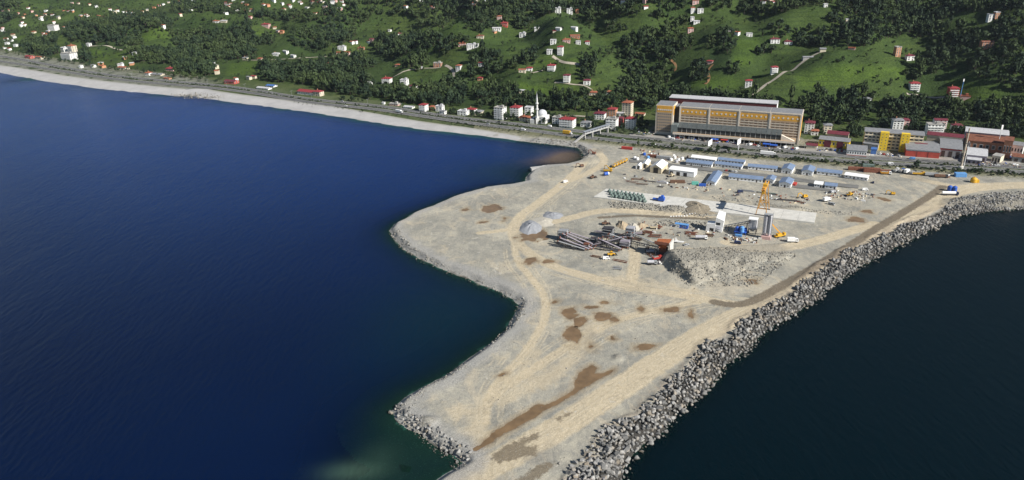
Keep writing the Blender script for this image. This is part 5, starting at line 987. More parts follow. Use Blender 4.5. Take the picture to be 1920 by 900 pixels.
def excavator(px, py, rz, c, label, sc=1., group=None):
    t = pl(px, py, 'excavator', label, 'excavator', rz, group); t.scale = (sc,)*3; m = CL[c]
    for s in (-1, 1): MB().hexa([(-1.7, s*1.1-.3, 0), (1.7, s*1.1-.3, 0), (1.7, s*1.1+.3, 0), (-1.7, s*1.1+.3, 0), (-2.1, s*1.1-.3, .8), (2.1, s*1.1-.3, .8), (2.1, s*1.1+.3, .8), (-2.1, s*1.1+.3, .8)]).build('track', CL['dark'], t)
    MB().box(-2.2, 1.2, -1.25, 1.25, .9, 2.).box(-2.3, -1., -1.2, 1.2, 2., 2.4).build('upper_body', m, t); cb = MB().taper(-.2, 1.4, .25, 1.25, 2.01, 3.1, .85).build('cab', m, t); pbox('cab_window', GL_, cb, 1.3, 1.42, .35, 1.15, 2.2, 2.9)
    MB().beam((1., -.3, 1.9), (3.3, -.3, 4.4), .5, .6).beam((3.3, -.3, 4.4), (5.2, -.3, 3.9), .45, .5).build('boom', m, t); MB().beam((5.1, -.3, 4.2), (5.6, -.3, 1.2), .4, .45).build('arm', m, t)
    MB().hexa([(5., -.9, .1), (6., -.9, .0), (6., .3, .0), (5., .3, .1), (5.3, -.9, 1.2), (6.2, -.9, 1.1), (6.2, .3, 1.1), (5.3, .3, 1.2)]).build('bucket', CL['dark'], t); return t
def loader(px, py, rz, c, label, sc=1., group=None):
    t = pl(px, py, 'wheel_loader', label, 'loader', rz, group); t.scale = (sc,)*3; m = CL[c]
    MB().box(-3.2, -.2, -1.1, 1.1, .8, 2.1).box(.0, 1.6, -.8, .8, .8, 1.6).build('body', m, t); cb = MB().taper(-1.2, .5, -.85, .85, 2.1, 3.4, .85).build('cab', m, t); pbox('cab_window', GL_, cb, -.9, .3, -.88, .88, 2.35, 3.05)
    for s in (-.6, .6): MB().beam((.8, s, 1.6), (3., s, .8), .3, .35).build('lift_arm', m, t)
    MB().hexa([(2.9, -1.4, .1), (4.2, -1.4, .1), (4.2, 1.4, .1), (2.9, 1.4, .1), (2.9, -1.4, 1.3), (3.3, -1.4, 1.3), (3.3, 1.4, 1.3), (2.9, 1.4, 1.3)]).build('bucket', CL['dark'], t); wheels(t, (-2.2, 1.), 1.05, .8, .6); return t
def container(px, py, rz, c, label, L=12.2, group=None, name='container', w_=2.5, h=2.7, dz=0):
    t = pl(px, py, name, label, 'container', rz, group, dz); MB().box(-L/2, L/2, -w_/2, w_/2, .15, h).build('shell', CL[c], t)
    n = max(3, int(L/1.6))
    for k in range(n): pbox('rib', CL[c], t, -L/2+(k+.35)*L/n, -L/2+(k+.65)*L/n, -w_/2-.06, -w_/2+.01, .3, h-.15)
    pbox('door', CL['grey'], t, L/2-.005, L/2+.05, -w_/2+.15, w_/2-.15, .3, h-.2); return t
# ------------------------------------------------------------------ stockpiles
def heap(px, py, rx, ry, h, m, label, seed=1, name='stockpile'):
    a, b, z = zs(px, py); c = np.array(G(px, py, ZG)); s_ = np.hypot(*(np.array(G(px+1, py, ZG))-c)); sy = np.hypot(*(np.array(G(px, py+1, ZG))-c)); A_, B_ = rx*s_, ry*sy; nr, ns = 14, 40; V = [(0, 0, h)]; Fq_ = []
    for i in range(1, nr+1):
        q_ = i/nr
        for j in range(ns):
            t_ = 2*math.pi*j/ns; k = 1+.45*float(fbm(np.array(math.cos(t_)*1.3+seed*5), np.array(math.sin(t_)*1.3), 3, seed)); zz_ = h*(1-q_)**.92*(1+.35*float(vn(np.array(q_*5+seed), np.array(t_*2), seed)))-.3*q_
            V.append((math.cos(t_)*q_*A_*k, math.sin(t_)*q_*B_*k, zz_))
    fs = [(0, 1+j, 1+(j+1) % ns) for j in range(ns)]+[(1+(i-1)*ns+j, 1+i*ns+j, 1+i*ns+(j+1) % ns, 1+(i-1)*ns+(j+1) % ns) for i in range(1, nr) for j in range(ns)]
    me = bpy.data.meshes.new(name); me.from_pydata(V, [], fs); me.materials.append(m); me.update(); o = bpy.data.objects.new(name, me); link(o); o.location = (a, b, z-.05); return tag(o, label, 'heap')
SP1 = mat('blue_grey_gravel', (.27, .28, .3), .95, .12, .8, 0, .15); SP2 = mat('pale_sand', (.45, .42, .355), .95, .1, .6, 0, .1); SP3 = mat('brown_sand', (.36, .29, .2), .95, .15, .6, 0, .15); SP4 = mat('earth_and_stones', (.25, .215, .16), .95, .4, 1.2, 0, .4)
heap(995, 427, 22, 13, 3.4, SP1, 'blue-grey gravel cone beside the large brown puddle', 1); heap(1036, 404, 19, 8, 2.6, SP1, 'long low grey gravel heap behind the gravel cone', 2); heap(1020, 416, 22, 9, 1.2, SP2, 'pale sand spread between the two grey heaps', 3); heap(1167, 423, 12, 9, 3.6, SP3, 'steep brown sand heap beside the brown loader', 4); heap(1188, 426, 18, 9, 2.8, SP2, 'pale sand heap right of the steep brown one', 5); heap(1202, 424, 14, 6, 2.6, SP3, 'low brown sand tail at the right of the sand heaps', 6); heap(1308, 391, 38, 15, 4.2, SP4, 'brown earth and stone mound at the edge of the apron', 7)
# ------------------------------------------------------------------ concrete apron and yard street
ap = [(1137, 353.5), (1240, 366), (1531, 399), (1527, 417), (1440, 407), (1240, 386), (1200, 380), (1113, 368.5)]
A = GL(ap, ZG+1.2); n = len(A)
mb = MB(); mb.add([(*p_, ZG+1.2) for p_ in A]+[(*p_, ZG-.6) for p_ in A], [tuple(range(n))[::-1]]+[(i, (i+1) % n, n+(i+1) % n, n+i) for i in range(n)]); o = mb.build('concrete_apron', CONC); tag(o, 'long raised strip of pale cast concrete', 'concrete apron', kind='structure')
if o.data.polygons[0].normal.z < 0: o.data.flip_normals()
for k in range(1, 13):
    u_ = k/13; a = np.array(G(1137+(1531-1137)*u_, 353.5+45.5*u_, ZG+1.2)); b = np.array(G(1113+(1527-1113)*u_, 368.5+48.5*u_, ZG+1.2)); d = (b-a)/np.hypot(*(b-a)); nn = np.array([-d[1], d[0]])*.07; a = a+d*.8; b = b-d*.8
    j = MB().add([(*(a-nn), ZG+1.206), (*(b-nn), ZG+1.206), (*(b+nn), ZG+1.206), (*(a+nn), ZG+1.206)], [(0, 1, 2, 3)]).build('joint', mat('joint_filler', (.2, .2, .19), .9), o)
strip('yard_street', resample(chaikin(GL([(1180, 302), (1215, 304), (1330, 319), (1450, 331), (1530, 342), (1610, 351)], ZG)), 4), 9, ZG+.32, ASPH2, 'grey street between the rows of blue-roofed barracks', 'road', zf=None)
strip('yard_street', resample(chaikin(GL([(1460, 345), (1500, 350), (1560, 356)], ZG)), 4), 10, ZG+.33, ASPH2, 'grey hard standing beside the near barracks', 'road')
strip('frontage_road', resample(chaikin(GL([(1180, 253), (1260, 259), (1400, 270), (1520, 282), (1640, 291), (1770, 298), (1920, 307)], ZG)), 5), 9, ZG+.3, PAVE, 'pale frontage road before the huge building', 'road')
# ------------------------------------------------------------------ barracks with blue-grey roofs
def barrack(p1, p2, depth, label, h=3., roof=BLUER, wall='white', turn=False, rise=.16, nwin=None, name='barrack', group='blue-roofed barracks in the yard'):
    A, B = np.array(G(*p1, ZG)), np.array(G(*p2, ZG)); L = np.hypot(*(B-A)); rz = math.atan2(B[1]-A[1], B[0]-A[0]); t = thing(name, label, 'barrack', (*A, ZG+.2), rz, group); wl = CL[wall]
    if turn:                                        # gable end towards the camera: ridge along y
        s = thing; mb = MB().gablewall(0, depth, -L, 0, 0, h, L*rise); mb.v = [(-y, x, z) for x, y, z in mb.v]; mb.build('wall', wl, t)
        mb = MB().gable(0, depth, -L, 0, h+.01, L*rise, .5); mb.v = [(-y, x, z) for x, y, z in mb.v]; mb.build('roof', roof, t)
        for k in range(max(2, int(depth/4))): window(t, L+.004, (k+.5)*depth/max(2, int(depth/4)), 1., 1.2, 1.2, 'r')
        inst('door', _dm, t, (L*.5, -.005, 0), sc=(1.4, 1, 2.3)); window(t, L*.22, -.004, 1., 1.1, 1.2); window(t, L*.78, -.004, 1., 1.1, 1.2)
    else:
        MB().gablewall(0, L, 0, depth, 0, h, depth*rise).build('wall', wl, t); MB().gable(0, L, 0, depth, h+.01, depth*rise, .5).build('roof', roof, t); k_ = nwin or max(3, int(L/3))
        for k in range(k_):
            if k % 5 == 2: inst('door', _dm, t, ((k+.5)*L/k_, -.005, 0), sc=(1.1, 1, 2.2))
            else: window(t, (k+.5)*L/k_, -.004, 1., L/k_*.5, 1.2)
    return t
barrack((1296, 301), (1341, 306.5), 8, 'white-roofed barrack behind the blue-roofed one nearest the white tents', roof=WHR, h=3.4); barrack((1286, 309.5), (1334, 315), 9, 'blue-roofed barrack nearest the white tents, with many dark doors', h=3.2, nwin=12)
barrack((1346, 304.5), (1395, 310), 7, 'rear blue-roofed barrack of the parallel pair'); barrack((1340, 312.5), (1390, 318.5), 8, 'front blue-roofed barrack of the parallel pair on the street')
barrack((1402, 317.5), (1456, 322.5), 8, 'long blue-roofed barrack in the middle of the far row'); barrack((1464.5, 324.5), (1484, 327), 15, 'gabled barrack in the far row, left of the two gable ends', turn=True, h=4); barrack((1502.5, 328), (1523, 330.5), 15, 'gabled barrack in the far row, right of the two gable ends', turn=True, h=4)
barrack((1531, 327), (1577, 332), 9, 'blue-roofed barrack at the right end of the far row'); barrack((1583, 334), (1626, 340), 8, 'flat white-roofed barrack at the far right end of the row', roof=WHR, rise=.04)
barrack((1324, 346.5), (1340.5, 348.5), 30, 'long blue-roofed barrack with its gable end towards the apron', turn=True); barrack((1366, 337), (1429, 343.5), 9, 'longest blue-roofed barrack on the near side of the street'); barrack((1435, 343.5), (1450, 345.5), 11, 'small gabled blue-roofed house in the near row, left one', turn=True, h=3.6); barrack((1460, 350.5), (1482, 353.5), 14, 'gabled blue-roofed house in the near row beside a maroon stack', turn=True, h=3.8)
barrack((1526, 351), (1541, 352.8), 8, 'small white-roofed hut in front of the yard street', roof=WHR, rise=.05); barrack((1546, 353.5), (1568, 356), 8, 'small blue-roofed hut in front of the yard street')
# ------------------------------------------------------------------ white tent halls
def tent(p1, p2, depth, h, label, rise=.28, doors=1):
    A, B = np.array(G(*p1, ZG)), np.array(G(*p2, ZG)); L = np.hypot(*(B-A)); t = thing('tent_hall', label, 'tent', (*A, ZG+.1), math.atan2(B[1]-A[1], B[0]-A[0]))
    mb = MB().gablewall(0, depth, -L, 0, 0, h, L*rise); mb.v = [(-y, x, z) for x, y, z in mb.v]; mb.build('wall', CL['cream'] if depth > 12 else WHR, t); mb = MB().gable(0, depth, -L, 0, h+.01, L*rise, .3); mb.v = [(-y, x, z) for x, y, z in mb.v]; mb.build('roof', WHR, t)
    pbox('opening', MB_DK, t, L*.3, L*.7, -.06, -.004, 0, h*1.05); return t
tent((1218.5, 323), (1240, 326), 18, 5, 'white gabled tent hall with one dark doorway in its end wall'); tent((1203, 315), (1214, 316), 14, 3.6, 'small white tent with dark opening left of the gabled hall'); tent((1192, 317), (1201, 318), 8, 3, 'smallest white tent, leftmost of the tents')
A, B = np.array(G(1254, 327, ZG)), np.array(G(1301, 333, ZG)); L = np.hypot(*(B-A)); t = thing('tent_hall', 'long white hall with three dark doorways on its long side', 'tent', (*A, ZG+.1), math.atan2(B[1]-A[1], B[0]-A[0]))
MB().gablewall(0, L, 0, 11, 0, 5, .9).build('wall', WHR, t); MB().gable(0, L, 0, 11, 5.01, .9, .3).build('roof', WHR, t)
for a in (.02, .29, .57): pbox('opening', MB_DK, t, a*L+.3, a*L+.15*L, -.08, -.004, 0, 3.4)
# ------------------------------------------------------------------ green block moulds on the apron
def mould_mesh():
    mb = MB(); 
    for d in ((0, 0, 1), (.94, 0, -.33), (-.47, .82, -.33), (-.47, -.82, -.33)):
        d = Vector(d); mb.tube(d*.15, d*1., .62, .34, 8)
    mb.v = [(x*1.9, y*1.9, z*1.9+1.35) for x, y, z in mb.v]; return mb
MM = mould_mesh().mesh('shell', CL['green']); FRm = MB()
for a in range(3):
    t_ = a*2.094+1.05; p_ = Vector((math.cos(t_)*2, math.sin(t_)*2, .1)); q_ = Vector((math.cos(t_+2.094)*2, math.sin(t_+2.094)*2, .1)); FRm.beam(p_, q_, .25, .25); FRm.beam(p_, Vector((0, 0, 3.3)), .2, .2)
FRm = FRm.mesh('frame', CL['green'])
for rr in range(3):
    for k in range(9):
        px, py = 1143+k*7.6+rr*2.5, 358+k*1.15+rr*4.6
        a, b = G(px, py+2.4, ZG+1.2); t = thing('block_mould', 'grey-green four-legged concrete block mould in the rows on the apron', 'mould', (a, b, ZG+1.2), random.random()*6.28, 'rows of grey-green block moulds on the apron'); inst('shell', MM, t, (0, 0, 0)); inst('frame', FRm, t, (0, 0, 0))
# ------------------------------------------------------------------ gantry crane
a, b = G(1427, 404, ZG+1.2); t = thing('gantry_crane', 'tall orange-yellow gantry crane standing over the concrete apron', 'crane', (a, b, ZG+1.), R(YR)); OY = CL['orange']; Hc = 22.
for y0 in (0, 15.):
    for s in (-1, 1): MB().beam((s*4.2, y0, 0), (s*1., y0, Hc), .55, .55).build('leg', OY, t)
    for z_ in (6, 13): k = 1-z_/Hc*.76; MB().beam((-4.2*k, y0, z_), (4.2*k, y0, z_), .4, .4).build('brace', OY, t)
    for s in (-1, 1): MB().beam((s*4.2*.73, y0, 6), (-s*4.2*.55, y0, 13), .3, .3).build('brace', OY, t)
    MB().box(-5, 5, y0-.5, y0+.5, -.1, .8).build('bogie', CL['dark'], t)
for s in (-1, 1):
    MB().beam((s*1.1, -4, Hc+.6), (s*1.1, 19, Hc+.6), .7, 1.4).build('girder', OY, t)
tr_ = MB().box(-1.6, 1.6, 4, 7.5, Hc+1.35, Hc+3).build('trolley', CL['yellow'], t); MB().tube((0, 5.7, Hc+1), (0, 5.7, 12), .08).box(-.5, .5, 5.2, 6.2, 11, 12).build('hoist_cable', CL['dark'], tr_)
MB().box(-1.2, .8, -1, 1, Hc-3.2, Hc-.7).build('cabin', CL['yellow'], t); MB().box(-.9, .9, -3, 0, Hc+1.3, Hc+2.6).build('winch_house', CL['orange'], t)
# ------------------------------------------------------------------ batching plant
t = pl(1334, 432, 'hopper_house', 'white hopper house with a tall slanted white head', 'hopper', YR)
MB().hexa([(-4, -2.5, 0), (3, -2.5, 0), (3, 3, 0), (-4, 3, 0), (-3.4, -2.5, 6.4), (3, -2.5, 7.), (3, 3, 7.), (-3.4, 3, 6.4)]).build('lower_house', CL['white'], t); MB().hexa([(2., -2, 2), (8, -2, 0), (8, 4, 0), (2., 4, 2), (3.2, -2, 12), (9, -2, 10.), (9, 4, 14.5), (4, 4, 15.5)]).build('head', CL['white'], t); pbox('opening', MB_DK, t, -1, 2, -2.56, -2.505, .2, 3.); pbox('window', GL_, t, 3.2, 6.5, -2.08, -2.0, 6, 8); MB().hexa([(3.1, -2.3, 3.5), (7.5, -3.4, 3.), (7.5, -2.0, 3.), (3.1, -2.0, 3.5), (3.1, -2.1, 5), (7.5, -2.1, 4.5), (7.5, -2.0, 4.5), (3.1, -2.0, 5)]).build('chute', CL['pale'], t)
t = pl(1387, 441, 'mixer_plant', 'bright blue mixing plant with tanks and platforms', 'mixing plant', YR)
for k, (x, y, h, r_) in enumerate(((-2.5, 1, 6.5, 1.5), (1.2, .2, 7.5, 1.7), (3.4, 3, 5.5, 1.3), (-.6, 3.6, 6, 1.4))): MB().lathe([(.4, .6), (r_, 2.), (r_, h-.8), (r_*.4, h)], 12, 0, (x, y)).build('tank', CL['blue'] if k != 1 else CL['ltblue'], t)
MB().box(-4.2, 4.6, -1.6, 4.8, 2.9, 3.1).build('platform', CL['blue'], t)
for x in (-4, 0, 4.4):
    for y in (-1.4, 4.6): pbox('leg', CL['blue'], t, x-.12, x+.12, y-.12, y+.12, 0, 2.9)
MB().box(-3, 2, -3.6, -1.7, 0, 1.6).build('pump_unit', CL['ltblue'], t)
t = pl(1410, 437, 'aggregate_bin', 'ribbed pale steel storage bin on dark legs', 'bin', YR)
MB().box(-3, 3, -2.5, 2.5, 4.5, 11.5).build('shell', CL['pale'], t); MB().hexa([(-1, -1, 2), (1, -1, 2), (1, 1, 2), (-1, 1, 2), (-2.9, -2.4, 4.45), (2.9, -2.4, 4.45), (2.9, 2.4, 4.45), (-2.9, 2.4, 4.45)]).build('cone', CL['grey'], t); MB().box(-3.3, 3.3, -2.8, 2.8, 11.51, 12.2).build('top', CL['white'], t)
for k in range(7): pbox('rib', CL['white'], t, -3+k*.95, -3+k*.95+.25, -2.62, -2.5, 4.6, 11.4)
for x in (-2.8, 2.8):
    for y in (-2.3, 2.3): pbox('leg', CL['dark'], t, x-.2, x+.2, y-.2, y+.2, 0, 4.5)
t = pl(1436, 447, 'cement_silo', 'tall grey twin cement silo tower on a pinkish base', 'silo', YR)
for x in (-1.2, 1.6): MB().lathe([(.5, 2.5), (1.45, 5), (1.45, 18), (.9, 19), (.2, 19.3)], 14, 0, (x, 0)).build('silo_shell', CL['pale'], t)
MB().box(-3.4, 3.4, -2.6, 2.6, 0, 2.4).build('base', WALL['P'], t); MB().box(-2.8, 3.2, -1.8, 1.8, 19.4, 19.6).build('top_platform', CL['grey'], t)
for x in (-2.7, 3.1):
    for y in (-1.7, 1.7): MB().box(x-.12, x+.12, y-.12, y+.12, 2.4, 20.4).build('corner_post', CL['grey'], t)
MB().beam((-2.9, -1.6, 2.4), (-2.9, -1.6, 19.4), .5, .2).build('ladder', CL['dark'], t)
def conveyor(p1, z1, p2, z2, label, c='mauve', w_=1.5, group=None):
    A = Vector((*G(*p1, ZG+z1), ZG+z1)); B = Vector((*G(*p2, ZG+z2), ZG+z2)); o_ = Vector((A.x, A.y, ZG)); t = thing('conveyor', label, 'conveyor', o_, 0, group); a, b = A-o_, B-o_
    w_ *= .8; MB().beam(a, b, w_, .35).build('belt', CL[c], t); up = Vector((0, 0, -1.7)); d = (b-a); sx = d.cross(Vector((0, 0, 1))).normalized()*w_*.55
    fr = MB()
    for s in (-1, 1):
        fr.beam(a+sx*s, b+sx*s, .22, .22); fr.beam(a+sx*s+up, b+sx*s+up, .2, .2); n = max(3, int(d.length/2.5))
        for k in range(n): p_ = a+d*(k/n)+sx*s; q_ = a+d*((k+1)/n)+sx*s; fr.beam(p_+up, q_, .12, .12)
    fr.build('truss', CL['dark'], t)
    for u_ in (.25, .6, .92):
        p_ = a+d*u_; g_ = ZG-.1-o_.z
        if p_.z-g_ > 1.6: MB().beam(p_+sx*1.2+up, Vector((p_.x+sx.x*2, p_.y+sx.y*2, g_)), .3, .3).beam(p_-sx*1.2+up, Vector((p_.x-sx.x*2, p_.y-sx.y*2, g_)), .3, .3).build('trestle', CL['dark'], t)
    for e in (a, b): MB().tube(e-sx, e+sx, .45, n=8).build('pulley', CL['rust'], t)
    return t
conveyor((1352, 424), 3, (1406, 414), 11.5, 'inclined conveyor from the white hopper house up to the pale bin', 'grey')
for k, (p1, z1, p2, z2, c) in enumerate((((1055, 438), 6.5, (1112, 466), 1., 'mauve'), ((1062, 437), 7, (1118, 460), 1., 'mauve'), ((1050, 446), 7, (1106, 467), 1., 'mauve'), ((1046, 452), 5, (1098, 468), 1., 'grey'), ((1068, 436), 6, (1128, 455), 1., 'mauve'))):
    conveyor(p1, z1, p2, z2, ['middle', 'upper', 'lower', 'nearest, greyish', 'farthest'][k]+' conveyor of the left fan sloping down to the right', c, 1.7)
for k, (p1, z1, p2, z2, c) in enumerate((((1110, 452), 1.5, (1140, 439), 7, 'dark'), ((1122, 447), 6, (1166, 467), 1.2, 'mauve'), ((1108, 460), 1.5, (1168, 445), 6.5, 'mauve'), ((1142, 438), 7.5, (1180, 452), 2., 'grey'), ((1116, 462), 2, (1160, 470), 1., 'dark'), ((1140, 446), 4, (1176, 444), 4.5, 'mauve'), ((1150, 444), 2, (1176, 436), 6.5, 'brown'))):
    conveyor(p1, z1, p2, z2, ['dark left', 'long pale crossing', 'rising mauve', 'grey upper', 'dark low', 'level mauve', 'brown far'][k]+' conveyor in the tangled middle group', c, 1.6)
conveyor((1181, 451), 3.5, (1236, 464), 8., 'long dark conveyor leading right to the orange hopper', 'dark', 1.4); conveyor((1186, 437), 8., (1236, 460), 8.6, 'upper long conveyor leading right to the orange hopper', 'grey', 1.3)
def frame_tower(px, py, label, w_, d_, h, c, name='screen_tower', deck=('pale',)):
    t = pl(px, py, name, label, 'crusher', YR)
    for x in (-w_/2, w_/2):
        for y in (0, d_): pbox('post', CL['dark'], t, x-.2, x+.2, y-.2, y+.2, 0, h)
    for z_ in np.arange(2.2, h, 2.2): MB().box(-w_/2-.3, w_/2+.3, -.4, d_+.4, z_, z_+.2).build('deck', CL['grey'], t)
    MB().hexa([(-w_*.4, .2, h-3), (w_*.4, .2, h-3), (w_*.4, d_-.2, h-3), (-w_*.4, d_-.2, h-3), (-w_*.5, 0, h-.2), (w_*.5, 0, h+.5), (w_*.5, d_, h+.5), (-w_*.5, d_, h-.2)]).build('screen_box', CL[c], t)
    MB().box(-w_*.3, w_*.35, .3, d_*.8, .2, 2.).build('machine', CL['rust'], t)
    for s in (-1, 1): MB().beam((s*w_/2, -.2, 0), (-s*w_/2, -.2, h*.6), .15, .15).build('brace', CL['dark'], t)
    return t
frame_tower(1180, 449, 'grey steel screening tower in the middle of the conveyors', 6, 5, 9, 'pale'); frame_tower(1054, 452, 'dark screening tower at the head of the left conveyor fan', 7, 5, 8, 'grey'); frame_tower(1138, 447, 'rusty crusher frame at the centre of the tangled conveyors', 8, 5, 8, 'dark'); frame_tower(1112, 459, 'low dark crusher frame between the two conveyor groups', 5, 4, 5, 'dark'); frame_tower(1170, 466, 'pale screening frame at the lower end of the middle conveyors', 7, 4, 5.5, 'mauve'); frame_tower(1098, 466, 'small rusty feeder at the foot of the left conveyor fan', 4, 3, 3.6, 'rust')
# orange feed hopper at the head of the ramp
a, b = G(1243, 478, ZG); t = thing('feed_hopper', 'rusty orange feed hopper at the head of the stone ramp', 'hopper', (a, b, ZG), R(YR))
MB().hexa([(-2, -2, 6), (2, -2, 6), (2, 2, 6), (-2, 2, 6), (-5, -4, 10.5), (5, -4, 11.5), (5, 4, 11.5), (-5, 4, 10.5)]).build('hopper_body', mat('orange_primer', (.4, .13, .05), .8, .2, .8), t); MB().box(-3, 3, -2.4, 2.4, 0, 1).box(-2.6, 2.6, -2, 2, 3.2, 5.9).build('crusher', CL['rust'], t)
for x in (-2.6, 2.6):
    for y in (-2, 2): pbox('post', CL['dark'], t, x-.25, x+.25, y-.25, y+.25, 1, 6)
MB().box(5.1, 6, -5.5, 5.5, 0, 11.6).build('retaining_wall', CONC, t); MB().box(-5.5, 5, -4.6, -4.1, 9.8, 12).build('side_plate', CL['rust'], t)
# ------------------------------------------------------------------ vehicles and plant in the yard
for k in range(5): truck(1152+k*5.2, 313-k*2.4, 62, 'yellow', 'yellow', 'yellow tipper parked in the slanting row left of the tents', 7.5, 'tip', 'row of yellow tippers left of the tents')
truck(1140, 322, -15, 'yellow', 'yellow', 'lone yellow tipper below the slanting row', 8, 'tip'); excavator(1143, 319, 150, 'yellow', 'yellow excavator beside the lone yellow tipper'); loader(1112, 334, 30, 'brown', 'brown loader on the open ground left of the yard')
t = pl(1137, 329, 'water_tank', 'round blue water tank with a white end left of the yard', 'tank', 20); MB().tube((-2.4, 0, 1.9), (1.4, 0, 1.9), 1.6, n=14).build('tank', CL['blue'], t); MB().tube((1.41, 0, 1.9), (2.5, 0, 1.9), 1.6, 1.2, 14).build('end_cap', CL['white'], t); pbox('cradle', CL['dark'], t, -2, 2, -1, 1, 0, .6)
loader(1258, 331, 200, 'cream', 'cream loader in front of the long white hall'); excavator(1090, 313, 200, 'brown', 'dark brown excavator by the cove track'); car(1060, 342, 35, 'white', 'white pickup driving on the cove track', kind='van'); excavator(1113, 289, 160, 'rust', 'small rusty excavator on the bank above the cove')
container(1176, 280, YR, 'red', 'red container on the pale ground near the highway', 12); container(1226, 295, YR, 'rust', 'rust-orange container behind the white tents', 12); container(1244, 298, YR, 'grey', 'grey flat-topped container behind the white tents', 14, h=3); container(1270, 343, -8, 'brown', 'long brown container on the yard in front of the halls', 13); container(1303, 346, -8, 'teal', 'teal green container beside the barrack gable', 6); container(1317, 349, -14, 'blue', 'bright blue skip beside the barrack gable', 6, h=2.2)
for k, (a, b, c) in enumerate(((1190, 298, 'white'), (1195, 300, 'white'), (1208, 291, 'blue'), (1215, 297, 'ltblue'), (1258, 301, 'white'), (1265, 297, 'white'), (1272, 302, 'white'), (1268, 305, 'pale'), (1279, 299, 'white'))):
    t = pl(a, b, 'storage_tank', ['left of two white drums', 'right of two white drums', 'blue drum', 'light blue drum', 'first white drum', 'second white drum', 'third white drum', 'pale drum', 'last white drum'][k]+' in the clutter behind the white tents', 'tank', random.uniform(-40, 40)); MB().lathe([(1.5, 0), (1.6, .2), (1.6, 2.2), (.9, 2.7), (.2, 2.8)], 12).build('drum', CL[c], t); MB().box(-.4, .4, -.4, .4, 2.75, 3.0).build('lid', CL['grey'], t)
def frames(px, py, label, c='rust', w_=6., n=5, name='steel_stack', rz=None):
    t = pl(px, py, name, label, 'steel', YR+random.uniform(-8, 8) if rz is None else rz); r_ = random.Random(px*7+py)
    for k in range(n):
        y = (k-n/2)*.9; z_ = .15+r_.random()*.8; MB().beam((-w_/2*r_.uniform(.6, 1), y, z_), (w_/2*r_.uniform(.6, 1), y+r_.uniform(-.8, .8), z_+r_.uniform(-.1, .5)), .35, .35).build('beam', CL[c], t)
    for x in (-w_*.3, w_*.3): MB().beam((x, -n*.5, .1), (x, n*.5, .1), .3, .2).build('bearer', CL['dark'], t)
    return t
for k, (a, b, c, w_, n, lb) in enumerate(((1197, 337, 'brown', 14, 3, 'brown steel beams in front of the white tents'), (1218, 340, 'dark', 14, 3, 'dark steel rails in front of the long white hall'), (1185, 342, 'rust', 14, 3, 'rusty beams left in front of the halls'), (1204, 346, 'brown', 14, 3, 'thin brown steel bars on the open yard'), (1240, 342, 'pale', 11, 5, 'pale steel sections beside the brown container'), (1238, 351, 'dark', 7, 3, 'short dark bars behind the apron'), (1216, 436, 'rust', 9, 6, 'rusty frames left of the brown tipper'), (1228, 443, 'rust', 11, 7, 'jumble of rusty steel behind the orange hopper'), (1295, 438, 'rust', 11, 7, 'rusty frames below the blue site office'), (1330, 442, 'brown', 9, 6, 'brown steel heap below the white hopper house'), (1164, 490, 'rust', 12, 4, 'rusty bars at the end of the debris line below the conveyors'), (1118, 481, 'brown', 10, 3, 'brown bars at the left of the debris line below the conveyors'), (1158, 504, 'grey', 8, 5, 'stack of grey planks on the open fill'), (1130, 437, 'mauve', 14, 4, 'long mauve belt sections behind the conveyors'), (1195, 449, 'brown', 8, 5, 'brown scrap right of the screening tower'), (1440, 363, 'green', 20, 3, 'greenish pipes lying behind the gantry crane'), (1475, 376, 'dark', 26, 3, 'long dark pipe right of the gantry crane'), (1500, 380, 'rust', 10, 3, 'short rusty pipe at the end of the dark pipe'), (1400, 358, 'grey', 16, 4, 'grey sections behind the apron near the long barrack'), (1222, 477, 'brown', 7, 4, 'scrap steel in the shade left of the orange hopper'))): frames(a, b, lb, c, w_, n)
t = pl(1238, 379, 'formwork_machine', 'bright blue casting machine on the concrete apron', 'machine', YR, dz=1.3)
MB().box(-1.5, 3.5, -2, 2, .6, 3.2).build('body', CL['blue'], t); MB().hexa([(0, -1.6, 3.2), (3, -1.6, 3.2), (3, 1.6, 3.2), (0, 1.6, 3.2), (.6, -1.2, 5), (2.4, -1.2, 5), (2.4, 1.2, 5), (.6, 1.2, 5)]).build('hopper', CL['blue'], t); MB().box(-6.5, -1.6, -1.2, 1.2, .7, 1.7).build('feed_table', CL['blue'], t); wheels(t, (-5, 2.6), 1.7, .5, .4)
frames(1296, 383, 'blue-grey steel parts at the near edge of the apron', 'grey', 6, 4)
# blue and white site office by the stone bank
t = pl(1278, 427, 'site_office', 'blue site cabin with a white front beside the stone bank', 'cabin', YR); MB().box(-5, 5, -1.5, 1.5, .2, 3.1).build('shell', CL['blue'], t); pbox('white_front', CL['white'], t, -5.05, -1.5, -1.56, -1.505, .3, 3.0); pbox('roof', CL['ltblue'], t, -5.2, 5.2, -1.7, 1.7, 3.1, 3.3)
for x in (-4.2, -2.5): window(t, x, -1.57, 1.1, 1.1, 1.1)
for x in (1, 3): window(t, x, -1.505, 1.1, 1.1, 1.1)
truck(1229, 429, -8, 'rust', 'cream', 'brown tipper behind the rusty steel jumble', 8, 'tip'); truck(1315, 449, -8, 'white', 'pale', 'white tanker trailer in front of the batching plant', 9, 'tank'); car(1287, 460, 20, 'silver', 'silver car parked on the ramp road'); car(1383, 457, -20, 'navy', 'dark blue van below the blue mixing plant', kind='van'); truck(1486, 454, -10, 'white', 'white', 'white box truck alone on the road right of the silo', 8, 'box')
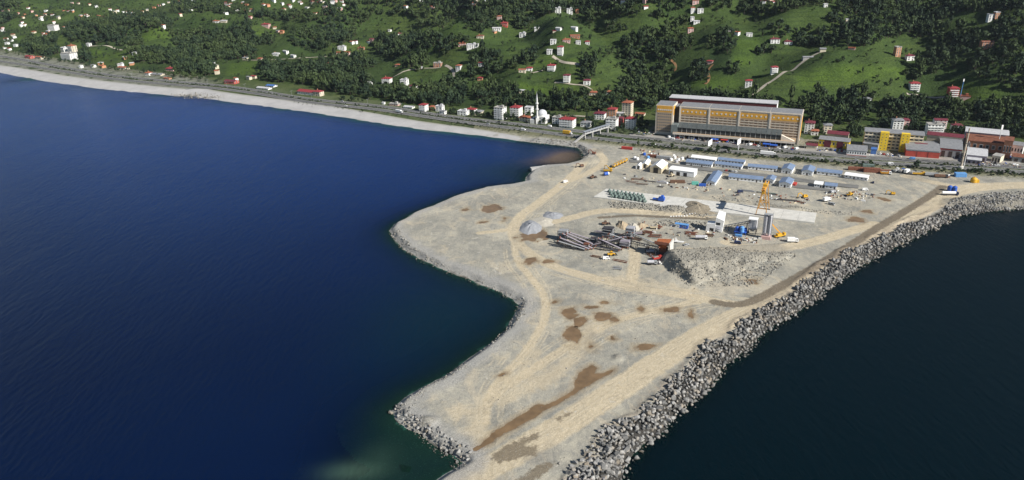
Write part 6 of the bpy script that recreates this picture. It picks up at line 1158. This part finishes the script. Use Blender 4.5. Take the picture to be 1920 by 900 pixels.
t = pl(1271, 455, 'trailer', 'white finned trailer wreck near the ramp road', 'trailer', -15); MB().hexa([(-4, -.8, .5), (4, -.5, .5), (4, .5, .5), (-4, .8, .5), (-4, -1, 1.4), (4.5, -.5, 1.3), (4.5, .5, 1.3), (-4, 1, 1.4)]).build('hull', CL['white'], t); MB().hexa([(-2, -.15, 1.41), (0, -.15, 1.41), (0, .15, 1.41), (-2, .15, 1.41), (-2.2, -.1, 4), (-1.6, -.1, 4), (-1.6, .1, 4), (-2.2, .1, 4)]).build('fin', CL['white'], t); wheels(t, (-2, -.8), .9, .4, .3)
# yellow mobile crane at the silo
t = pl(1462, 444, 'mobile_crane', 'yellow truck crane with its boom raised towards the silo', 'crane', 20)
MB().box(-4.5, 4.5, -1.3, 1.3, .8, 1.5).build('carrier', CL['yellow'], t); cb = MB().box(3, 4.6, -1.2, 1.2, 1.51, 2.9).build('cab', CL['yellow'], t); pbox('windscreen', GL_, cb, 4.55, 4.65, -1., 1., 2., 2.7); MB().box(-3, 1, -1.2, 1.2, 1.52, 3).build('turntable', CL['yellow'], t)
MB().beam((0, 0, 3), (-9.5, 2., 13.5), .8, .8).build('boom', CL['orange'], t); MB().beam((-9.5, 2., 13.5), (-12.5, 2.6, 16.5), .5, .5).build('boom_tip', CL['yellow'], t); wheels(t, (-3.4, -2., 2., 3.4), 1.1, .6, .5)
for s in (-1, 1): MB().box(-4, -3.5, s*2.4-.3, s*2.4+.3, 0, .3).box(-3.9, -3.6, min(0, s*2.4), max(0, s*2.4), .9, 1.2).build('outrigger', CL['dark'], t)
for k in range(5): t = pl(1398+k*9, 452-k*1.4, 'concrete_block', 'pale concrete block in the row below the batching plant', 'block', YR+random.uniform(-20, 20), 'concrete blocks below the batching plant'); MB().taper(-1.3, 1.3, -.8, .8, 0, 1.2, .92).build('block', CONC, t)
for k in range(14):
    t = pl(1258+k*5, 406-k*.55 if k > 6 else 406.5-k*.2, 'kerb_block', 'small white marker block along the service track', 'marker', random.uniform(-30, 0), 'white marker blocks along the service track'); MB().taper(-.6, .6, -.4, .4, 0, .8, .8).build('block', CL['white'], t)
# below the conveyors and round the hopper
loader(1147, 479, 10, 'yellow', 'yellow loader working below the conveyors'); truck(1233, 487, 15, 'red', 'red', 'red truck in the shade below the orange hopper', 7, 'tip'); truck(1223, 496, -5, 'grey', 'pale', 'grey tanker parked below the red truck', 7, 'tank'); car(1137, 486, 0, 'white', 'white van in the debris line below the conveyors', kind='van'); truck(1222, 474, -5, 'grey', 'pale', 'pale flat truck left of the orange hopper', 8, 'box', h=1.); loader(1136, 421, 10, 'brown', 'brown loader beside the sand heaps'); truck(1200, 440, -8, 'brown', 'mauve', 'mauve and brown truck behind the screening tower', 8, 'tip')
# right part of the yard
for k, (a, b, c, L) in enumerate(((1604, 319, 'rust', 13), (1634, 323, 'rust', 14), (1655, 324, 'rust', 12))): container(a, b, YR+10, c, ['left', 'middle, largest', 'right'][k]+' of three rust-red containers by the verge', L, h=3+(k == 1)*1.2, w_=3)
container(1628, 313, YR+8, 'green', 'dark green container behind the rust-red ones', 10)
truck(1661, 327, -20, 'white', 'orange', 'orange tipper with white cab beside the containers', 9, 'tip'); truck(1680, 322, 40, 'white', 'grey', 'white-cabbed truck, first in the line by the verge', 8, 'tip'); truck(1690, 323, 40, 'blue', 'grey', 'dark blue truck in the line by the verge', 8, 'tip'); truck(1700, 324, 40, 'white', 'white', 'white truck in the line by the verge', 8, 'box'); truck(1711, 326, 40, 'black', 'grey', 'dark truck next to the yellow tipper by the verge', 8, 'tip'); truck(1722, 328, -14, 'yellow', 'yellow', 'yellow tipper in the line by the verge', 11, 'tip'); truck(1746, 330, -14, 'grey', 'grey', 'grey trailer truck, left of two by the verge', 11, 'box', h=1.8); truck(1764, 333, -14, 'dark', 'brown', 'brown trailer truck, right of two by the verge', 11, 'box', h=1.8)
container(1800, 331, -10, 'ltblue', 'light blue shed at the gate beside the chimney', 9, name='container', h=3.4, w_=5)
t = pl(1825, 342, 'storage_tank', 'round yellow tank at the right end of the yard', 'tank', -10); MB().lathe([(2.2, 0), (2.6, .6), (2.6, 3.4), (1.6, 4.4), (.3, 4.7)], 16).build('drum', CL['yellow'], t); MB().box(2.2, 4.2, -1.2, 1.2, 0, 2.4).build('pump_box', CL['yellow'], t); MB().tube((0, 0, 4.7), (0, 0, 5.3), .4).build('hatch', CL['orange'], t)
for k, (a, b) in enumerate(((1780, 358), (1789, 359))): t = pl(a, b, 'fuel_tank', ['left', 'right'][k]+' one of two upright blue fuel tanks by the haul road', 'tank', -10); MB().lathe([(1.7, .4), (1.9, .7), (1.9, 4), (1, 4.8), (.2, 5)], 14).build('drum', CL['blue'], t); pbox('base', CL['dark'], t, -1.6, 1.6, -1.6, 1.6, 0, .4)
truck(1781, 366, -8, 'navy', 'white', 'white tanker with navy cab by the blue fuel tanks', 13, 'tank'); excavator(1673, 365, 170, 'yellow', 'yellow excavator on the open ground near the haul road', .9); loader(1592, 367, 200, 'yellow', 'yellow loader right of the near barracks'); excavator(1508, 371, 190, 'yellow', 'yellow tracked excavator behind the apron end', 1.1); truck(1550, 377, 20, 'white', 'white', 'white truck right of the apron end', 7, 'box'); car(1559, 384, -45, 'grey', 'grey pickup below the white truck at the apron end', kind='van'); car(1637, 343, 60, 'navy', 'dark car at the end of the white-roofed barrack'); car(1562, 361, 20, 'silver', 'silver pickup below the blue-roofed hut', kind='van'); car(1622, 357, -5, 'white', 'white pickup with dark bed on the right of the yard', kind='van'); car(1388, 361, 10, 'navy', 'dark pickup behind the apron near the longest barrack', kind='van'); container(1490, 347, 55, 'red', 'maroon stack beside the near gabled house', 6, h=2); car(1290, 318, 5, 'red', 'red car by the street before the blue-roofed barracks')
for k, a in enumerate((1362, 1368, 1374, 1380)): car(a, 320.5+k*.8, 60, ['red', 'black', 'silver', 'white'][k], ['red', 'black', 'silver', 'white'][k]+' car parked before the front barrack of the pair')
# ------------------------------------------------------------------ chimney mast, signs, footbridge
t = thing('chimney_mast', 'tall slim concrete chimney mast at the yard gate', 'chimney', (*G(1801, 316, ZG), ZG)); MB().lathe([(1.1, 0), (.85, 14), (.65, 37), (.7, 38)], 12).build('shaft', mat('stained_concrete', (.42, .36, .29), .9, .25, .3), t); MB().lathe([(2.2, -.1), (2.2, 2.2), (1.8, 2.6)], 12).build('footing', CONC, t)
for z_ in (12, 24, 34): MB().lathe([(1.15, z_), (1.15, z_+.4)], 12).build('ring', CL['dark'], t)
t = thing('mast', 'white striped pole beside the chimney mast', 'mast', (*G(1807, 312, ZG), ZG)); MB().tube((0, 0, 0), (0, 0, 24), .35, .22).build('pole', CL['white'], t); MB().box(-1.2, 1.2, -.3, .3, 20, 23).build('panel', CL['dark'], t)
t = thing('lamp_mast', 'thin white mast rising behind the factory roofs', 'mast', (*G(1868, 284, ZG), ZG)); MB().tube((0, 0, 0), (0, 0, 26), .3, .2).build('pole', CL['white'], t); MB().box(-.8, .8, -.4, .4, 22, 26.5).build('lamp_head', CL['white'], t)
t = thing('telecom_mast', 'pale blue mast beside the red balcony house on the slope', 'mast', hit(1798, 192), 0); MB().tube((0, 0, -2), (0, 0, 26), .5, .25).build('pole', CL['ltblue'], t); MB().box(-.7, .7, -.3, .3, 23, 26).build('antenna', CL['white'], t)
for k, (a, b) in enumerate(((1330, 283), (1384, 281))):
    t = thing('billboard', ['left', 'right'][k]+' roadside billboard with dark back between yard and highway', 'billboard', (*G(a, b, ZG), ZG), R(-127)); pbox('post', CL['white'], t, -.4, .4, -.4, .4, 0, 9); MB().box(-5, 5, -.3, .1, 6, 11.5).build('back_panel', CL['grey'], t); MB().box(-5, 5, .11, .3, 6, 11.5).build('face_panel', CL['white'], t)
A, B = Vector((*G(1095, 262, ZG), ZG)), Vector((*G(1140, 248, ZG), ZG)); L = (B-A).length; t = thing('footbridge', 'covered blue-grey footbridge crossing the highway', 'footbridge', A, math.atan2(B.y-A.y, B.x-A.x))
MB().box(0, L, -1.7, 1.7, 6, 6.5).build('deck', SLAB, t); mb = MB().gable(-1, L+1, -1.9, 1.9, 9, .5, .3).build('roof', mat('footbridge_sheet', (.2, .22, .25), .5, .12, .5), t)
for s in (-1, 1):
    MB().box(0, L, s*1.7-.06, s*1.7+.06, 6.5, 7.7).build('parapet', CL['grey'], t)
    for k in range(10): pbox('post', CL['white'], t, k*L/9-.1, k*L/9+.1, s*1.7-.1, s*1.7+.1, 6.5, 9)
for u_ in (.02, .33, .64, .97): pbox('pier', SLAB, t, u_*L-.5, u_*L+.5, -1.2, 1.2, -.1, 6)
MB().hexa([(-16, -1.5, -.1), (0, -1.5, 5.6), (0, 1.5, 5.6), (-16, 1.5, -.1), (-16, -1.5, .3), (0, -1.5, 6.1), (0, 1.5, 6.1), (-16, 1.5, .3)]).build('stair', SLAB, t); MB().hexa([(L, -1.5, 5.6), (L+10, -1.5, -.1), (L+10, 1.5, -.1), (L, 1.5, 5.6), (L, -1.5, 6.1), (L+10, -1.5, .3), (L+10, 1.5, .3), (L, 1.5, 6.1)]).build('stair', SLAB, t)
# ------------------------------------------------------------------ traffic
def hx(px, L):                                      # spot on a carriageway at a photo column, and its heading
    fx = P(L[:, 0], L[:, 1], ZG)[0]; i = int(np.argmin(np.abs(fx-px))); d = L[min(i+1, len(L)-1)]-L[max(i-1, 0)]; return L[i], math.degrees(math.atan2(d[1], d[0]))
def on_road(px, L, lane):
    p_, a = hx(px, L); d = R(a); q_ = p_+np.array([-math.sin(d), math.cos(d)])*lane; return *P(q_[0], q_[1], ZG+.35), a
def semi(px, L, lane, c, label, flip=False, trailer='white'):
    a, b, rz = on_road(px, L, lane); return truck(a, b, rz+(180 if flip else 0), c, trailer, label, 15, 'box', h=2.9)
semi(1440, HL5, -2, 'white', 'long white lorry driving on the seaward carriageway'); a, b, rz = on_road(1064, HL5, 1.5); truck(a, b, rz, 'white', 'yellow', 'yellow box lorry near the footbridge on the highway', 11, 'box', h=3.2); a, b, rz = on_road(752, HL5, -1.5); truck(a, b, rz, 'white', 'white', 'white lorry on the left stretch of highway', 11, 'box')
for k, (px, c, up, kd) in enumerate(((1170, 'silver', 0, 'car'), (1225, 'white', 0, 'car'), (1262, 'white', 1, 'van'), (1545, 'white', 0, 'car'), (1600, 'silver', 0, 'car'), (1668, 'white', 0, 'van'), (1715, 'ltblue', 1, 'van'), (985, 'white', 0, 'van'), (912, 'silver', 0, 'car'), (935, 'black', 1, 'car'), (1027, 'white', 1, 'van'), (650, 'white', 0, 'car'), (640, 'silver', 1, 'car'), (1870, 'white', 1, 'car'))):
    a, b, rz = on_road(px, HU5 if up else HL5, -2 if k % 2 else 2); car(a, b, rz+(180 if up else 0), c, '%s %s on the %s carriageway %s' % (c.replace('ltblue', 'light blue'), kd, 'inland' if up else 'seaward', ['below the footbridge', 'before the orange building left end', 'before the glazed arcade', 'right of the long lorry', 'further right of the long lorry', 'before the rust-red containers', 'before the red factory', 'before the minaret', 'left of the minaret', 'before the six-storey block', 'right of the mosque', 'on the far left stretch', 'at the left by the white hut', 'by the old brick factory'][k]), kind=kd)
PK = ['white', 'white', 'silver', 'black', 'red', 'blue', 'grey', 'white', 'yellow', 'navy']
for k in range(34):
    px = 1256+k*7.2; py = 256.5+k*.72+random.uniform(-.8, 2.2); c = PK[(k*7) % 10]; kd = 'van' if k % 3 == 0 else 'car'
    car(px, py, YR+random.choice([0, 90, 60]), c, '%s %s parked on the forecourt of the huge orange building' % (c, kd), 'vehicles parked before the huge orange building', kind=kd)
for k, (px, py, c) in enumerate(((1437, 275, 'blue'), (1450, 277, 'blue'), (1415, 270, 'yellow'), (1358, 267, 'red'), (1320, 262, 'white'), (1300, 259, 'ltblue'), (1340, 266, 'blue'))):
    t = pl(px, py, 'market_stall', ['left blue', 'right blue', 'yellow', 'red', 'white', 'light blue', 'single blue'][k]+' awning stall before the glazed arcade', 'stall', YR); MB().gable(-3.4, 3.4, -2, 2, 2.6, .7, .3).build('awning', CL[c], t); MB().box(-3, 3, -1.4, 1.4, 0, 1).build('counter', CL['brown'], t)
    for x in (-3.2, 3.2):
        for y in (-1.8, 1.8): pbox('post', CL['grey'], t, x-.06, x+.06, y-.06, y+.06, 0, 2.6)
for k in range(12): car(1545+k*4.2, 281+k*.45, YR+80, PK[(k*3) % 10], '%s car parked before the yellow and red building' % PK[(k*3) % 10], 'cars parked before the yellow and red building')
for k in range(6): car(1650+k*7, 290+k*.6, YR+70, PK[(k*3+1) % 10], '%s car parked before the yellow stair towers' % PK[(k*3+1) % 10], 'cars parked before the yellow stair towers')
lm = MB().tube((0, 0, 0), (0, 0, 10), .14, .09, 6).mesh('pole', CL['grey']); la = MB().beam((-1.8, 0, 10), (1.8, 0, 10.3), .12, .12).box(-2.3, -1.5, -.2, .2, 9.95, 10.15).box(1.5, 2.3, -.2, .2, 10.2, 10.4).mesh('lamp_arm', CL['grey'])
for k in range(0, len(M_), 18):
    t = thing('street_lamp', 'grey twin-armed lamp post in the highway median', 'street lamp', (*M_[k], ZG), R(60), 'lamp posts along the highway median'); inst('pole', lm, t, (0, 0, 0)); inst('lamp_arm', la, t, (0, 0, 0))
# ------------------------------------------------------------------ lanes on the hills
LANE = mat('lane_gravel', (.36, .32, .26), .95, .2, .3); LANO = mat('lane_clay', (.3, .17, .08), .95, .2, .3)
for k, (L, w_, m) in enumerate((([(835, 124), (847, 131), (852, 139), (849, 148)], 4, LANE), ([(1396, 190), (1420, 172), (1440, 157), (1470, 136), (1500, 120), (1545, 97)], 4.5, LANE), ([(1036, 106), (1048, 114), (1062, 122), (1092, 124)], 4, LANE), ([(1322, 160), (1331, 150), (1325, 135), (1338, 121)], 3.5, LANO), ([(1256, 113), (1268, 122), (1266, 135)], 3, LANO), ([(1700, 177), (1730, 180), (1780, 184)], 3.5, LANE), ([(1040, 156), (1062, 158), (1100, 162), (1110, 170)], 3, LANE), ([(165, 89), (215, 88), (240, 88)], 5, LANE), ([(455, 113), (490, 114), (560, 110), (615, 106)], 4, LANE), ([(995, 137), (1020, 133)], 3, LANE), ([(720, 150), (745, 143), (790, 128), (830, 126)], 2.5, LANE), ([(1025, 218), (1080, 218), (1110, 220)], 5, LANE))):
    W_ = resample(chaikin(np.array([hit(a, b)[:2] for a, b in L])), 2.5); strip('lane', W_, w_, .45, m, 'pale lane climbing the hillside', 'lane', zf=zh)

# ------------------------------------------------------------------ small clutter nobody could count
def clutter(name, label, zones, n, mats, seed):
    r_ = random.Random(seed); mb = MB()
    for _ in range(n):
        zp = r_.choice(zones); u_, v_ = r_.random(), r_.random(); px = zp[0]+(zp[2]-zp[0])*u_; py = zp[1]+(zp[3]-zp[1])*u_+(v_-.5)*zp[4]; a, b = G(px, py, ZG); L = r_.choice([.8, 1.2, 1.8, 2.5, 4.])*r_.uniform(.6, 1.2); W = min(L, r_.uniform(.3, 1.3)); h = r_.uniform(.2, 1.3); t_ = r_.random()*3.14; ct, st_ = math.cos(t_), math.sin(t_); z = ZG-.1
        q_ = [(a+ct*x-st_*y, b+st_*x+ct*y) for x, y in ((-L/2, -W/2), (L/2, -W/2), (L/2, W/2), (-L/2, W/2))]; k = r_.uniform(.6, 1); q2 = [(a+(x-a)*k, b+(y-b)*k) for x, y in q_]
        mb.hexa([(*p_, z) for p_ in q_]+[(*p_, z+h) for p_ in q2], r_.randrange(len(mats)))
    o = mb.build(name, mats); return tag(o, label, 'clutter', kind='stuff')
clutter('yard_clutter', 'small crates, boards and scrap strewn about the works yard', [(1185, 288, 1290, 300, 16), (1170, 335, 1330, 352, 16), (1190, 425, 1350, 440, 20), (1350, 360, 1520, 378, 14), (1210, 465, 1240, 495, 16), (1360, 445, 1420, 452, 10), (1540, 362, 1640, 372, 16), (1680, 318, 1780, 332, 6)], 470, [CL['rust'], CL['grey'], CL['brown'], CL['white'], CL['dark'], CL['cream']], 3)
clutter('forecourt_clutter', 'small stands and goods on the forecourts behind the highway', [(1255, 258, 1500, 281, 7), (1530, 280, 1690, 293, 7), (1800, 303, 1915, 312, 8), (1880, 292, 1915, 300, 10), (1190, 243, 1230, 252, 7)], 330, [CL['rust'], CL['white'], CL['grey'], CL['blue'], CL['black'], CL['cream']], 4)
for k, (p1, z1, p2, z2) in enumerate((((1044, 455), .5, (1062, 440), 7.5), ((1070, 462), .5, (1050, 444), 6.), ((1108, 462), .5, (1130, 444), 7.), ((1150, 468), .5, (1126, 447), 6.), ((1176, 460), .5, (1150, 444), 6.5), ((1090, 452), .6, (1112, 446), 4.5), ((1160, 456), .6, (1186, 446), 6.))):
    conveyor(p1, z1, p2, z2, ['first', 'second', 'third', 'fourth', 'fifth', 'sixth', 'seventh'][k]+' dark slanting truss counted from the left of the crusher plant' if k not in (0, 6) else ['leftmost', 'rightmost'][k == 6]+' dark slanting truss of the crusher plant', 'dark', 1.2)
# ------------------------------------------------------------------ the air
hz = MB().box(-9500, 9500, -3200, 9500, -20, 520).build('haze', []); hz.data.materials.clear()
hm = bpy.data.materials.new('thin_haze'); hm.use_nodes = True; hn = hm.node_tree; hn.nodes.clear(); ho = hn.nodes.new('ShaderNodeOutputMaterial'); hv = hn.nodes.new('ShaderNodeVolumePrincipled')
hv.inputs['Density'].default_value = .000022; hv.inputs['Color'].default_value = (.72, .83, 1, 1); hv.inputs['Anisotropy'].default_value = .2; hn.links.new(hv.outputs[0], ho.inputs['Volume']); hz.data.materials.append(hm)
tag(hz, 'thin bluish haze over the bay and hills', 'haze', kind='stuff')
